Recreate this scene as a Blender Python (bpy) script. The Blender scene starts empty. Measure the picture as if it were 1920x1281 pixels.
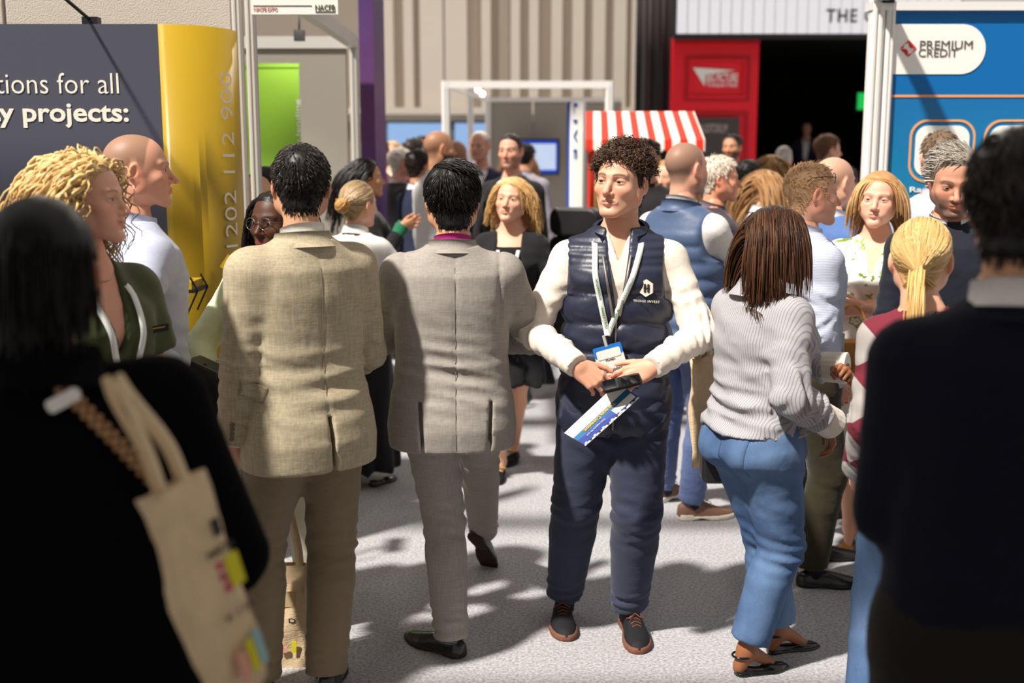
import bpy, math, random
import numpy as np
from mathutils import Vector, Matrix
R = math.radians
random.seed(7); np.random.seed(7)
SC = bpy.context.scene; COL = SC.collection

# ------------------------------------------------------------------ camera, world, sun, exposure
FPX = 2133.3; CAMZ = 1.72; PITCH = R(9.3)
cam_d = bpy.data.cameras.new('camera'); cam = bpy.data.objects.new('camera', cam_d); COL.objects.link(cam)
cam_d.sensor_width = 36; cam_d.lens = 36 * FPX / 1920; cam_d.clip_start = .05; cam_d.clip_end = 200
cam.location = (0, 0, CAMZ); cam.rotation_euler = (R(90) - PITCH, 0, 0)
cam_d.dof.use_dof = True; cam_d.dof.focus_distance = 3.85; cam_d.dof.aperture_fstop = 2.0
SC.camera = cam
SC.view_settings.view_transform = 'Standard'; SC.view_settings.look = 'None'
SC.view_settings.exposure = 0.0; SC.view_settings.gamma = 1.0
SC.view_settings.use_curve_mapping = False
world = bpy.data.worlds.new('hall_daylight'); SC.world = world; world.use_nodes = True
world.node_tree.nodes['Background'].inputs[0].default_value = (1.0, .93, .87, 1)
world.node_tree.nodes['Background'].inputs[1].default_value = .58
SUN_DIR = Vector((.58, .52, -1.04)).normalized()
sun_d = bpy.data.lights.new('sun', 'SUN'); sun_d.energy = 6.8; sun_d.angle = R(2.4); sun_d.color = (1, .94, .86)
sun = bpy.data.objects.new('sun', sun_d); COL.objects.link(sun); sun.location = (-6, -6, 10)
sun.rotation_euler = SUN_DIR.to_track_quat('-Z', 'Y').to_euler()

def ray(px, py):
    c, s = math.cos(PITCH), math.sin(PITCH)
    u = (640.5 - py) / FPX
    return Vector(((px - 960) / FPX, c + u * s, -s + u * c))
def at(px, py, Y):
    r = ray(px, py); return Vector((0, 0, CAMZ)) + r * (Y / r.y)
def ground(px, py):
    r = ray(px, py); return Vector((0, 0, CAMZ)) - r * (CAMZ / r.z)

# ------------------------------------------------------------------ materials
_M = {}
def rgb(r, g, b):
    f = lambda c: (c / 255 / 12.92) if c <= 10 else ((c / 255 + .055) / 1.055) ** 2.4
    return (f(r), f(g), f(b), 1)
def mat(key, col, rough=.7, spec=.3, metal=0, bump=0, bscale=60, stretch=(1, 1, 1), var=0, vscale=None, sheen=0, attr=None, emit=0,
        weave=None, coat=0, sss=0, vcol2=None, trans=0):
    k = (key,)
    if k in _M: return _M[k]
    m = bpy.data.materials.new(key); m.use_nodes = True
    nt = m.node_tree; N = nt.nodes; L = nt.links; b = N['Principled BSDF']
    b.inputs['Base Color'].default_value = col; b.inputs['Roughness'].default_value = rough
    b.inputs['Specular IOR Level'].default_value = spec; b.inputs['Metallic'].default_value = metal
    if sheen: b.inputs['Sheen Weight'].default_value = sheen; b.inputs['Sheen Roughness'].default_value = .5
    if coat: b.inputs['Coat Weight'].default_value = coat
    if trans: b.inputs['Transmission Weight'].default_value = trans
    if sss:
        b.inputs['Subsurface Weight'].default_value = sss; b.inputs['Subsurface Radius'].default_value = (.012, .005, .003)
        b.inputs['Subsurface Scale'].default_value = 1
    if emit: b.inputs['Emission Color'].default_value = col; b.inputs['Emission Strength'].default_value = emit
    src = None
    if attr:
        a = N.new('ShaderNodeAttribute'); a.attribute_name = attr; src = a.outputs['Color']
    if bump or var or weave:
        tc = N.new('ShaderNodeTexCoord'); mp = N.new('ShaderNodeMapping'); mp.inputs['Scale'].default_value = stretch
        L.new(tc.outputs['Object'], mp.inputs[0])
    if var:
        n = N.new('ShaderNodeTexNoise'); n.inputs['Scale'].default_value = vscale or bscale; n.inputs['Detail'].default_value = 5
        L.new(mp.outputs[0], n.inputs['Vector'])
        mx = N.new('ShaderNodeMix'); mx.data_type = 'RGBA'
        if vcol2: c2 = vcol2
        else: c2 = tuple(min(1, c * (1 + var)) for c in col[:3]) + (1,)
        c1 = tuple(c * (1 - var) for c in col[:3]) + (1,) if not vcol2 else col
        mx.inputs['A'].default_value = c1; mx.inputs['B'].default_value = c2
        rp = N.new('ShaderNodeMapRange'); rp.inputs[1].default_value = .32; rp.inputs[2].default_value = .68
        L.new(n.outputs['Fac'], rp.inputs[0]); L.new(rp.outputs[0], mx.inputs['Factor'])
        if src:
            m2 = N.new('ShaderNodeMix'); m2.data_type = 'RGBA'; m2.blend_type = 'MULTIPLY'; m2.inputs['Factor'].default_value = 1
            L.new(src, m2.inputs['A']); L.new(mx.outputs['Result'], m2.inputs['B']); src = m2.outputs['Result']
        else: src = mx.outputs['Result']
    if src: L.new(src, b.inputs['Base Color'])
    if bump:
        n2 = N.new('ShaderNodeTexNoise'); n2.inputs['Scale'].default_value = bscale; n2.inputs['Detail'].default_value = 4
        L.new(mp.outputs[0], n2.inputs['Vector'])
        bp = N.new('ShaderNodeBump'); bp.inputs['Strength'].default_value = min(1, bump); bp.inputs['Distance'].default_value = .004 * max(1, bump)
        L.new(n2.outputs['Fac'], bp.inputs['Height']); L.new(bp.outputs[0], b.inputs['Normal'])
    _M[k] = m; return m

def graph_mat(key, fn):
    """fn(nodes, links, principled) adds its own nodes."""
    if (key,) in _M: return _M[(key,)]
    m = bpy.data.materials.new(key); m.use_nodes = True
    fn(m.node_tree.nodes, m.node_tree.links, m.node_tree.nodes['Principled BSDF'])
    _M[(key,)] = m; return m

# ------------------------------------------------------------------ objects
def prop(o, label=None, cat=None, group=None, kind=None):
    if label: o['label'] = label
    if cat: o['category'] = cat
    if group: o['group'] = group
    if kind: o['kind'] = kind
    return o
def empty(name, loc=(0, 0, 0), rz=0):
    o = bpy.data.objects.new(name, None); COL.objects.link(o); o.location = loc; o.rotation_euler = (0, 0, rz)
    o.empty_display_size = .1; return o
def mesh_np(name, V, Q, smooth=True, mats=(), midx=None, colors=None):
    """V (n,3); Q list of arrays of faces, each array (m,k)."""
    me = bpy.data.meshes.new(name)
    Q = [np.asarray(q, np.int32) for q in (Q if isinstance(Q, (list, tuple)) else [Q])]
    Q = [q for q in Q if len(q)]
    nl = sum(q.size for q in Q); nf = sum(len(q) for q in Q)
    me.vertices.add(len(V)); me.vertices.foreach_set('co', np.ascontiguousarray(V, np.float32).ravel())
    me.loops.add(nl); me.loops.foreach_set('vertex_index', np.concatenate([q.ravel() for q in Q]))
    me.polygons.add(nf)
    tot = np.concatenate([np.full(len(q), q.shape[1], np.int32) for q in Q])
    st = np.concatenate([[0], np.cumsum(tot)[:-1]]).astype(np.int32)
    me.polygons.foreach_set('loop_start', st)
    me.polygons.foreach_set('use_smooth', np.full(nf, smooth, bool))
    for m in mats: me.materials.append(m)
    if midx is not None: me.polygons.foreach_set('material_index', np.asarray(midx, np.int32))
    me.update(calc_edges=True)
    if colors is not None:
        ca = me.color_attributes.new('Col', 'FLOAT_COLOR', 'POINT')
        c = np.ones((len(V), 4), np.float32); c[:, :3] = colors; ca.data.foreach_set('color', c.ravel())
    return me
def link(name, me, parent=None, loc=None, rot=None):
    o = bpy.data.objects.new(name, me); COL.objects.link(o)
    if parent: o.parent = parent
    if loc is not None: o.location = loc
    if rot is not None: o.rotation_euler = rot
    return o
class MB:
    """collects simple solids into one mesh"""
    def __init__(s): s.V = []; s.F = []; s.n = 0
    def add(s, V, F):
        s.V += [tuple(v) for v in V]; s.F += [tuple(i + s.n for i in f) for f in F]; s.n = len(s.V); return s
    def box(s, lo, hi):
        x0, y0, z0 = lo; x1, y1, z1 = hi
        return s.add([(x0, y0, z0), (x1, y0, z0), (x1, y1, z0), (x0, y1, z0), (x0, y0, z1), (x1, y0, z1), (x1, y1, z1), (x0, y1, z1)],
              [(0, 3, 2, 1), (4, 5, 6, 7), (0, 1, 5, 4), (1, 2, 6, 5), (2, 3, 7, 6), (3, 0, 4, 7)])
    def bar(s, a, b, r, n=8, r2=None, caps=True):
        a = Vector(a); b = Vector(b); d = (b - a).normalized()
        u = d.orthogonal().normalized(); v = d.cross(u); V = []; r2 = r if r2 is None else r2
        for p, rr in ((a, r), (b, r2)):
            for i in range(n):
                t = 2 * math.pi * i / n; V.append(p + u * (rr * math.cos(t)) + v * (rr * math.sin(t)))
        F = [(i, (i + 1) % n, n + (i + 1) % n, n + i) for i in range(n)]
        if caps: F += [tuple(range(n))[::-1], tuple(range(n, 2 * n))]
        return s.add(V, F)
    def tube(s, pts, r, n=6):
        V, F = tube_np(np.array(pts, float)[None], np.full((1, len(pts)), r), n)
        return s.add(V.tolist(), F.tolist())
    def prism(s, poly, axis_vec, origin=(0, 0, 0), u=(1, 0, 0), v=(0, 0, 1)):
        """extrude a 2-D polygon given in (u, v) along axis_vec"""
        o = Vector(origin); u = Vector(u); v = Vector(v); a = Vector(axis_vec); n = len(poly)
        V = [o + u * p[0] + v * p[1] for p in poly]; V += [q + a for q in V]
        F = [tuple(range(n))[::-1], tuple(range(n, 2 * n))] + [(i, (i + 1) % n, n + (i + 1) % n, n + i) for i in range(n)]
        return s.add(V, F)
    def build(s, name, m, parent=None, smooth=False, loc=None, rot=None, bevel=0):
        me = bpy.data.meshes.new(name); me.from_pydata(s.V, [], s.F); me.materials.append(m)
        if smooth: me.polygons.foreach_set('use_smooth', [True] * len(me.polygons))
        me.update(); o = link(name, me, parent, loc, rot)
        if bevel:
            b = o.modifiers.new('b', 'BEVEL'); b.width = bevel; b.segments = 2; b.limit_method = 'ANGLE'
        return o
def tube_np(P, Rr, n=4):
    """P (S,K,3) paths, Rr (S,K) radii -> verts, quads"""
    S, K, _ = P.shape
    T = np.gradient(P, axis=1); T /= np.linalg.norm(T, axis=2, keepdims=True) + 1e-9
    ref = np.where(np.abs(T[:, :, 2:3]) < .9, np.array([0, 0, 1.]), np.array([1., 0, 0]))
    ref = np.broadcast_to(ref[:, :1] if K > 1 else ref, T.shape)
    U = np.cross(T, ref); U /= np.linalg.norm(U, axis=2, keepdims=True) + 1e-9
    W = np.cross(T, U)
    a = np.arange(n) * 2 * np.pi / n
    V = P[:, :, None] + Rr[:, :, None, None] * (U[:, :, None] * np.cos(a)[:, None] + W[:, :, None] * np.sin(a)[:, None])
    idx = np.arange(S * K * n).reshape(S, K, n)
    A = idx[:, :-1]; B = idx[:, 1:]
    F = np.stack([A, np.roll(A, -1, 2), np.roll(B, -1, 2), B], -1).reshape(-1, 4)
    return V.reshape(-1, 3), F
def rrect(w, h, r, n=6, cx=0, cz=0, corners=(1, 1, 1, 1)):
    """rounded rectangle outline, corners order: bl, br, tr, tl"""
    P = []
    for k, (sx, sz, a0) in enumerate(((-1, -1, 180), (1, -1, 270), (1, 1, 0), (-1, 1, 90))):
        rr = r if corners[k] else 0
        x = cx + sx * (w / 2 - rr); z = cz + sz * (h / 2 - rr)
        if rr == 0: P.append((x, z)); continue
        for i in range(n + 1):
            t = R(a0 + 90 * i / n); P.append((x + rr * math.cos(t), z + rr * math.sin(t)))
    return P
def text(name, s, o, w, h, m, parent=None, right=(1, 0, 0), up=(0, 0, 1), bold=0, depth=.0015, align='c', shear=0, spacing=1):
    """lettering fitted to a w x h rectangle whose anchor (l, c or r; vertical centre) is o"""
    c = bpy.data.curves.new(name, 'FONT'); c.body = s; c.offset = bold; c.extrude = .001; c.resolution_u = 3; c.shear = shear; c.space_character = spacing
    t = bpy.data.objects.new(name, c); COL.objects.link(t)
    dg = bpy.context.evaluated_depsgraph_get(); me = bpy.data.meshes.new_from_object(t.evaluated_get(dg))
    bpy.data.objects.remove(t); bpy.data.curves.remove(c)
    V = np.zeros(len(me.vertices) * 3); me.vertices.foreach_get('co', V); V = V.reshape(-1, 3)
    lo = V.min(0); hi = V.max(0); sx = w / (hi[0] - lo[0]); sy = h / (hi[1] - lo[1])
    off = {'l': 0, 'c': -w / 2, 'r': -w}[align]
    r = np.array(Vector(right).normalized()); u = np.array(Vector(up).normalized()); nrm = np.cross(r, u)
    z = (V[:, 2] - lo[2]) / max(1e-9, hi[2] - lo[2]) * depth
    X = np.array(o)[None] + r * ((V[:, :1] - lo[0]) * sx + off) + u * ((V[:, 1:2] - lo[1]) * sy - h / 2) + nrm * z[:, None]
    me.vertices.foreach_set('co', X.astype(np.float32).ravel()); me.materials.clear(); me.materials.append(m); me.update()
    return link(name, me, parent)
# ------------------------------------------------------------------ the hall
def _carpet(N, L, b):
    tc = N.new('ShaderNodeTexCoord')
    n = N.new('ShaderNodeTexNoise'); n.inputs['Scale'].default_value = 420; n.inputs['Detail'].default_value = 3
    n3 = N.new('ShaderNodeTexNoise'); n3.inputs['Scale'].default_value = 90; n3.inputs['Detail'].default_value = 5
    L.new(tc.outputs['Object'], n.inputs['Vector']); L.new(tc.outputs['Object'], n3.inputs['Vector'])
    a = N.new('ShaderNodeMath'); a.operation = 'ADD'; L.new(n.outputs['Fac'], a.inputs[0]); L.new(n3.outputs['Fac'], a.inputs[1])
    cr = N.new('ShaderNodeValToRGB'); cr.color_ramp.elements[0].position = .36; cr.color_ramp.elements[1].position = .64
    cr.color_ramp.elements[0].color = rgb(124, 122, 124); cr.color_ramp.elements[1].color = rgb(202, 201, 204)
    h = N.new('ShaderNodeMath'); h.operation = 'MULTIPLY'; h.inputs[1].default_value = .5
    L.new(a.outputs[0], h.inputs[0]); L.new(h.outputs[0], cr.inputs[0]); L.new(cr.outputs[0], b.inputs['Base Color'])
    bp = N.new('ShaderNodeBump'); bp.inputs['Distance'].default_value = .004; bp.inputs['Strength'].default_value = .8
    L.new(h.outputs[0], bp.inputs['Height']); L.new(bp.outputs[0], b.inputs['Normal'])
    b.inputs['Roughness'].default_value = .95; b.inputs['Specular IOR Level'].default_value = .1
CARPET = graph_mat('grey_carpet', _carpet)
prop(MB().box((-14, -6, -.1), (14, 30, 0)).build('floor', CARPET), kind='structure')

ALU = mat('brushed_aluminium', rgb(206, 202, 196), rough=.45, spec=.5, metal=.25)
ALUW = mat('white_aluminium', rgb(226, 224, 220), rough=.45, spec=.5)
FABRIC = mat('loop_nylon_panel', rgb(196, 187, 176), rough=.95, spec=.1, bump=1, bscale=160, var=.05, vscale=220)
FABRIC_G = mat('grey_panel', rgb(150, 143, 134), rough=.95, spec=.1, bump=.6, bscale=120)
WHITE = mat('white_print', rgb(238, 236, 230), rough=.5)
BLACK = mat('black_plastic', rgb(18, 18, 19), rough=.45, spec=.4)
INK = mat('dark_ink', rgb(45, 42, 40), rough=.6)

# pleated back wall of the hall: light slats of uneven width stand proud of a darker wall
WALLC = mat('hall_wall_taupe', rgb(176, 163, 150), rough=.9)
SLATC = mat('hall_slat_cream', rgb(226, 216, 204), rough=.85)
back = MB().box((-14, 24.4, 0), (5.2, 24.7, 9)).build('wall_back', WALLC); prop(back, kind='structure')
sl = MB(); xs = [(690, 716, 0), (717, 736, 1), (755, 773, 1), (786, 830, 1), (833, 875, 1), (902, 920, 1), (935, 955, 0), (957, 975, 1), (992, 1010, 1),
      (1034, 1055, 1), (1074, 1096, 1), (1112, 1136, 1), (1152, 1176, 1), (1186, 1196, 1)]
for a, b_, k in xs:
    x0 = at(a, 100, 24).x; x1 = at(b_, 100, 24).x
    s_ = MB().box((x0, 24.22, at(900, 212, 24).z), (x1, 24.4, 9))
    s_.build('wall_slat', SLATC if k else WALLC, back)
zb = at(900, 213, 24).z; zt = at(900, 228, 24).z
MB().box((-8, 23.85, zb - .02), (3, 24.4, zb + .12)).build('wall_rail', SLATC, back)
MB().box((-8, 24.2, zt), (3, 24.4, zb - .02)).build('wall_band', SLATC, back)
def _winsky(N, L, b):
    b.inputs['Base Color'].default_value = (.02, .03, .05, 1); b.inputs['Roughness'].default_value = .1
    b.inputs['Emission Color'].default_value = rgb(150, 185, 232); b.inputs['Emission Strength'].default_value = .95
WSKY = graph_mat('bright_sky_glass', _winsky)
for i, (a, b_) in enumerate(((696, 722), (724, 846), (850, 990))):
    w = empty('window_%d' % (i + 1), (at((a + b_) / 2, 250, 24.2).x, 24.2, 0)); prop(w, kind='structure')
    hw = at(b_, 250, 24.2).x - at(a, 250, 24.2).x; z0 = at(900, 345, 24.2).z
    MB().box((-hw / 2, 0, z0), (hw / 2, .03, zt)).build('pane', WSKY, w)
    fr = MB()
    for q in ((-hw / 2, -.0), (hw / 2, 0)): fr.box((q[0] - .03, -.04, z0), (q[0] + .03, .05, zt))
    fr.box((-hw / 2, -.04, z0 - .05), (hw / 2, .05, z0)).box((-hw / 2, -.04, zt - .03), (hw / 2, .05, zt + .02))
    fr.build('window_frame', mat('window_grey', rgb(120, 125, 135)), w)

# black drape left of the theatre, modelled as hanging folds
def drape(name, x0, x1, y, z0, z1, m, folds, amp, label):
    n = folds * 10; V = []
    for i in range(n + 1):
        t = i / n; x = x0 + (x1 - x0) * t
        yy = y + amp * math.sin(t * folds * 2 * math.pi) + .3 * amp * math.sin(t * 17)
        V += [(x, yy, z0), (x, yy, z1)]
    for i in range(n + 1):
        V += [(V[2 * i][0], V[2 * i][1] + .02, z0), (V[2 * i][0], V[2 * i][1] + .02, z1)]
    k = 2 * (n + 1)
    F = []
    for i in range(n):
        a = 2 * i; F += [(a, a + 2, a + 3, a + 1), (k + a, k + a + 1, k + a + 3, k + a + 2), (a + 1, a + 3, k + a + 3, k + a + 1), (a, k + a, k + a + 2, a + 2)]
    F += [(0, 1, k + 1, k), (2 * n, k + 2 * n, k + 2 * n + 1, 2 * n + 1)]
    o = MB().add(V, F).build(name, m, smooth=True); prop(o, label, 'drape'); return o
drape('stage_drape', at(1192, 100, 17.6).x, at(1266, 100, 17.6).x, 17.6, 0, 6.5, mat('black_drape', rgb(52, 44, 46), rough=.9, sheen=.3), 3, .06,
      'tall charcoal drape hanging between the slatted wall and the red portal')

# theatre: red portal, black room, LED banner above
th = empty('theatre_portal', (at(1340, 300, 17).x, 17, 0))
prop(th, 'red theatre portal with moulded panels and a white wedge logo', 'portal')
RED = mat('portal_red', rgb(230, 28, 44), rough=.5); REDD = mat('portal_red_moulding', rgb(178, 18, 32), rough=.5)
def lx(px, py=200, Y=17): return at(px, py, Y).x - th.location.x
def lz(py, Y=17): return at(1340, py, Y).z
MB().box((lx(1261), 0, 0), (lx(1420), .3, lz(68))).build('portal_panel', RED, th)
def frame(x0, x1, z0, z1, t, y0, y1, m, name, par):
    f = MB().box((x0, y0, z0), (x0 + t, y1, z1)).box((x1 - t, y0, z0), (x1, y1, z1)).box((x0 + t, y0, z0), (x1 - t, y1, z0 + t)).box((x0 + t, y0, z1 - t), (x1 - t, y1, z1))
    return f.build(name, m, par)
frame(lx(1283), lx(1404), lz(190), lz(106), .05, -.03, 0, REDD, 'moulding', th)
frame(lx(1290), lx(1396), lz(184), lz(112), .03, -.05, -.03, RED, 'moulding', th)
frame(lx(1283), lx(1404), .3, lz(210), .05, -.03, 0, REDD, 'moulding', th)
MB().box((lx(1261), -.05, lz(82)), (lx(1420), 0, lz(76))).build('moulding', REDD, th)
pl = [(lx(1297), lz(127)), (lx(1377), lz(132)), (lx(1321), lz(140)), (lx(1320), lz(162))]
MB().prism(pl, (0, .01, 0), (0, -.02, 0)).build('logo_wedge', WHITE, th)
text('logo_lettering', 'BIG PICTURE', (lx(1352), -.03, lz(146)), lx(1381) - lx(1323), lz(137) - lz(154), WHITE, th, bold=.02)
text('logo_lettering', 'THEATRE', (lx(1352), -.03, lz(160)), lx(1380) - lx(1324), lz(157) - lz(163), WHITE, th, bold=.03, spacing=1.3)
MB().box((lx(1290), -.06, .5), (lx(1386), 0, lz(221))).build('notice_board', mat('notice_grey', rgb(72, 66, 66), rough=.6), th)
text('notice_lettering', 'AUDITORIUM', (lx(1338), -.065, lz(241)), lx(1363) - lx(1312), lz(233) - lz(250), mat('notice_print', rgb(170, 155, 150)), th, bold=.02)
tr = empty('theatre_room', (at(1530, 300, 19).x, 19, 0)); prop(tr, 'dark theatre room behind the red portal', 'room')
DARK = mat('theatre_black', rgb(20, 17, 10), rough=.9, spec=.1)
X0 = at(1419, 200, 17).x - tr.location.x; X1 = X0 + 5.2
MB().box((X0, 5, 0), (X1, 5.2, 4)).build('back_panel', DARK, tr)
MB().box((X0 - .15, -1.9, 0), (X0, 5, 4)).build('side_panel', DARK, tr)
MB().box((X1, -1.9, 0), (X1 + .2, 5, 4)).build('side_panel', DARK, tr)
MB().box((X0 - .15, -1.9, lz(66)), (X1 + .2, 5.2, lz(66) + .08)).build('ceiling_panel', DARK, tr)
MB().box((X0, 2.0, 0), (X1, 5, .5)).build('stage', DARK, tr)
led = empty('led_screen', (at(1600, 30, 16.6).x, 16.6, 0)); prop(led, 'white video wall of upright tiles with dark capitals over the dark theatre opening', 'screen')
LEDM = mat('led_tile_lit', rgb(204, 202, 206), rough=.4, emit=.8); LEDF = mat('led_frame', rgb(40, 40, 42))
ex = lambda px: at(px, 30, 16.6).x - led.location.x
ez = lambda py: at(1600, py, 16.6).z
tw = ex(1289) - ex(1268.5); z0 = ez(64); th_ = 0.52
tile = MB().box((.006, -.02, .006), (tw - .006, 0, th_ - .006)).build('led_tile', LEDM, led)
tile.location = (ex(1268.5), 0, z0); first = True
for i in range(26):
    for j in range(3):
        if i == 0 and j == 0: continue
        c = tile.copy(); COL.objects.link(c); c.location = (ex(1268.5) + i * tw, 0, z0 + j * th_)
MB().box((ex(1266), .001, z0 - .06), (ex(1268.5) + 26.1 * tw, .2, z0 + 3 * th_ + .05)).build('screen_frame', LEDF, led)
text('screen_lettering', 'THE ONE', (ex(1548), -.025, ez(30)), (ex(1633) - ex(1548)) * 1.62, ez(17) - ez(43), INK, led, bold=.025, align='l', spacing=1.15)

# ------------------------------------------------------------------ left stand: fabric walls, posts, fascia, pop-up display
st = empty('exhibition_stand', (at(460, 300, 5.05).x, 5.05, 0)); prop(st, 'beige fabric shell stand behind the navy and yellow display', 'stand')
for i in range(4):
    x1 = -.04 - i * .98
    MB().box((x1 - .965, 0, .03), (x1, .04, 2.46)).build('wall_panel', FABRIC, st, bevel=.004)
def post(par, x, y, z0=0, z1=2.5, m=ALU, t=.022, name='post'):
    p = MB()                                      # octagonal extrusion with a groove on each face
    ring = []
    for k in range(4):
        a = R(90 * k)
        for (u, v) in ((t, -t * .55), (t, -t * .22), (t * .72, -t * .2), (t * .72, t * .2), (t, t * .22), (t, t * .55)):
            ring.append((u * math.cos(a) - v * math.sin(a), u * math.sin(a) + v * math.cos(a)))
    p.prism(ring, (0, 0, z1 - z0), (x, y, z0), (1, 0, 0), (0, 1, 0))
    return p.build(name, m, par)
post(st, -.01, -.005); post(st, .05, -.02)
for i in range(1, 4): post(st, -.035 - i * .98 + .01, .045)
MB().box((-4, -.02, 2.46), (.06, .06, 2.52)).build('top_rail', ALU, st)
# fascia board with lettering
fa = empty('fascia_board', (at(552, 10, 4.95).x, 4.95, 0)); prop(fa, 'white name board with small capitals fixed above the aluminium post', 'sign')
fz0 = at(552, 27, 4.95).z; fw = (at(633, 10, 4.95).x - at(470, 10, 4.95).x)
MB().box((-fw / 2, 0, fz0), (fw / 2, .02, fz0 + .3)).build('board', WHITE, fa)
text('board_lettering', 'NACFB EXPO', (-fw / 2 + .012, -.002, at(552, 17, 4.95).z), .098, .017, mat('brick_red_ink', rgb(190, 110, 95)), fa, align='l')
text('board_lettering', 'NACFB', (fw / 2 - .012, -.002, at(552, 14.5, 4.95).z), .083, .024, mat('olive_ink', rgb(72, 82, 50)), fa, align='r', bold=.01)
MB().box((fw / 2 - .095, -.003, at(552, 23, 4.95).z), (fw / 2 - .012, 0, at(552, 21.4, 4.95).z)).build('underline', mat('olive_ink', rgb(72, 82, 50)), fa)
MB().box((-fw / 2 + .01, -.003, at(552, 11, 4.95).z), (fw / 2 - .11, 0, at(552, 10.3, 4.95).z)).build('hairline', INK, fa)

# curved pop-up display: navy panel, yellow wrap-round end
pop = empty('popup_display', (0, 0, 0)); prop(pop, 'navy and yellow pop-up display with white lettering and a phone number', 'display')
NAVYP = mat('display_slate', rgb(74, 76, 90), rough=.38, spec=.4); YEL = mat('display_yellow', rgb(176, 143, 26), rough=.38, spec=.4)
PZ1 = at(150, 45, 4.45).z
def sheet(path, z0, z1, th=.012):
    V = []; n = len(path)
    for (x, y) in path: V += [(x, y, z0), (x, y, z1)]
    for (x, y) in path: V += [(x, y + th, z0), (x, y + th, z1)]
    k = 2 * n; F = []
    for i in range(n - 1):
        a = 2 * i; F += [(a, a + 2, a + 3, a + 1), (k + a, k + a + 1, k + a + 3, k + a + 2), (a + 1, a + 3, k + a + 3, k + a + 1), (a, k + a, k + a + 2, a + 2)]
    F += [(0, 1, k + 1, k), (2 * n - 2, k + 2 * n - 2, k + 2 * n - 1, 2 * n - 1)]
    return V, F
xj = at(303, 200, 4.45).x; xl = at(-420, 200, 4.45).x
V, F = sheet([(xl + (xj - xl) * i / 12, 4.45) for i in range(13)], .12, PZ1)
MB().add(V, F).build('slate_panel', NAVYP, pop, smooth=False)
xe = at(436, 200, 4.6).x
cur = [(xj, 4.45)] + [(xj + (xe - xj) * math.sin(R(90 * i / 14)), 4.45 + .26 * (1 - math.cos(R(90 * i / 14)))) for i in range(1, 15)]
V, F = sheet(cur, .12, PZ1); MB().add(V, F).build('yellow_panel', YEL, pop, smooth=True)
for x in (xl, xj): post(pop, x, 4.6, 0, PZ1 - .05, BLACK, .014, 'frame_post')
MB().box((xl, 4.58, .0), (xj, 4.62, .1)).build('frame_foot', BLACK, pop)
OFFW = mat('display_offwhite', rgb(236, 228, 212), rough=.6)
text('display_lettering', 'Finance solutions for all', (at(221, 156, 4.44).x, 4.4485, at(150, 156, 4.44).z), .98, at(0, 137, 4.44).z - at(0, 176, 4.44).z, OFFW, pop, align='r', bold=-.006)
text('display_lettering', 'property projects:', (at(240, 217, 4.44).x, 4.4485, at(150, 217, 4.44).z), .86, at(0, 197, 4.44).z - at(0, 243, 4.44).z, OFFW, pop, align='r', bold=.022)
# phone number runs up the yellow end, laid on the curve
nx = xj + (xe - xj) * math.sin(R(64)); ny = 4.45 + .26 * (1 - math.cos(R(64)))
tang = Vector(((xe - xj) * math.cos(R(64)), .26 * math.sin(R(64)), 0)).normalized()
text('display_lettering', 'T:  01202 112 900', (nx + .003, ny - .006, at(420, 365, 4.6).z), at(0, 140, 4.6).z - at(0, 590, 4.6).z, .072, OFFW, pop, right=(0, 0, 1), up=(-tang.x, -tang.y, 0), bold=-.01)
# literature rack on the display (wire brackets holding yellow leaflets)
rk = empty('leaflet_rack', (at(362, 600, 4.2).x, 4.25, 0)); prop(rk, 'folding black wire rack with yellow leaflets beside the pale blue shirt', 'rack')
wz = lambda py: at(362, py, 4.2).z
rp = MB()
for a, b_ in (((358, 520), (372, 545)), ((372, 545), (352, 590)), ((358, 620), (374, 645)), ((374, 645), (352, 700)), ((356, 715), (376, 738)), ((352, 800), (379, 850)), ((379, 850), (352, 905))):
    for dy in (-.06, .08):
        rp.bar((at(a[0], a[1], 4.2).x - rk.location.x, dy, wz(a[1])), (at(b_[0], b_[1], 4.2).x - rk.location.x, dy, wz(b_[1])), .004, 6)
rp.bar((-.05, .0, 0), (-.05, .0, wz(500)), .008, 8); rp.box((-.16, -.12, 0), (.04, .14, .015))
rp.build('wire_frame', BLACK, rk)
for py in (548, 742):
    MB().box((-.06, -.08, wz(py)), (.022, .1, wz(py) + .012)).build('shelf', BLACK, rk)
    MB().box((-.05, -.07, wz(py) + .012), (.006, .09, wz(py) + .04)).build('leaflet_stack', YEL, rk)
# spot lamp arms reaching over the walls
def spot_arm(x, y, z, label, dx=-.14, out=.5):
    o = empty('spot_lamp', (x, y, z)); prop(o, label, 'lamp', 'stand spot lamps')
    MB().bar((0, 0, 0), (dx, -out, .22), .007, 8).build('arm', BLACK, o)
    MB().bar((dx - .02, -out - .03, .2), (dx + .05, -out + .05, .27), .035, 14, r2=.05).build('lamp_head', BLACK, o)
    MB().box((-.03, -.012, -.05), (.03, .03, .012)).build('clip', BLACK, o)
p = at(170, 38, 4.47); spot_arm(p.x, 4.47, p.z, 'black spot lamp arm clipped to the top of the navy display')

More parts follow.
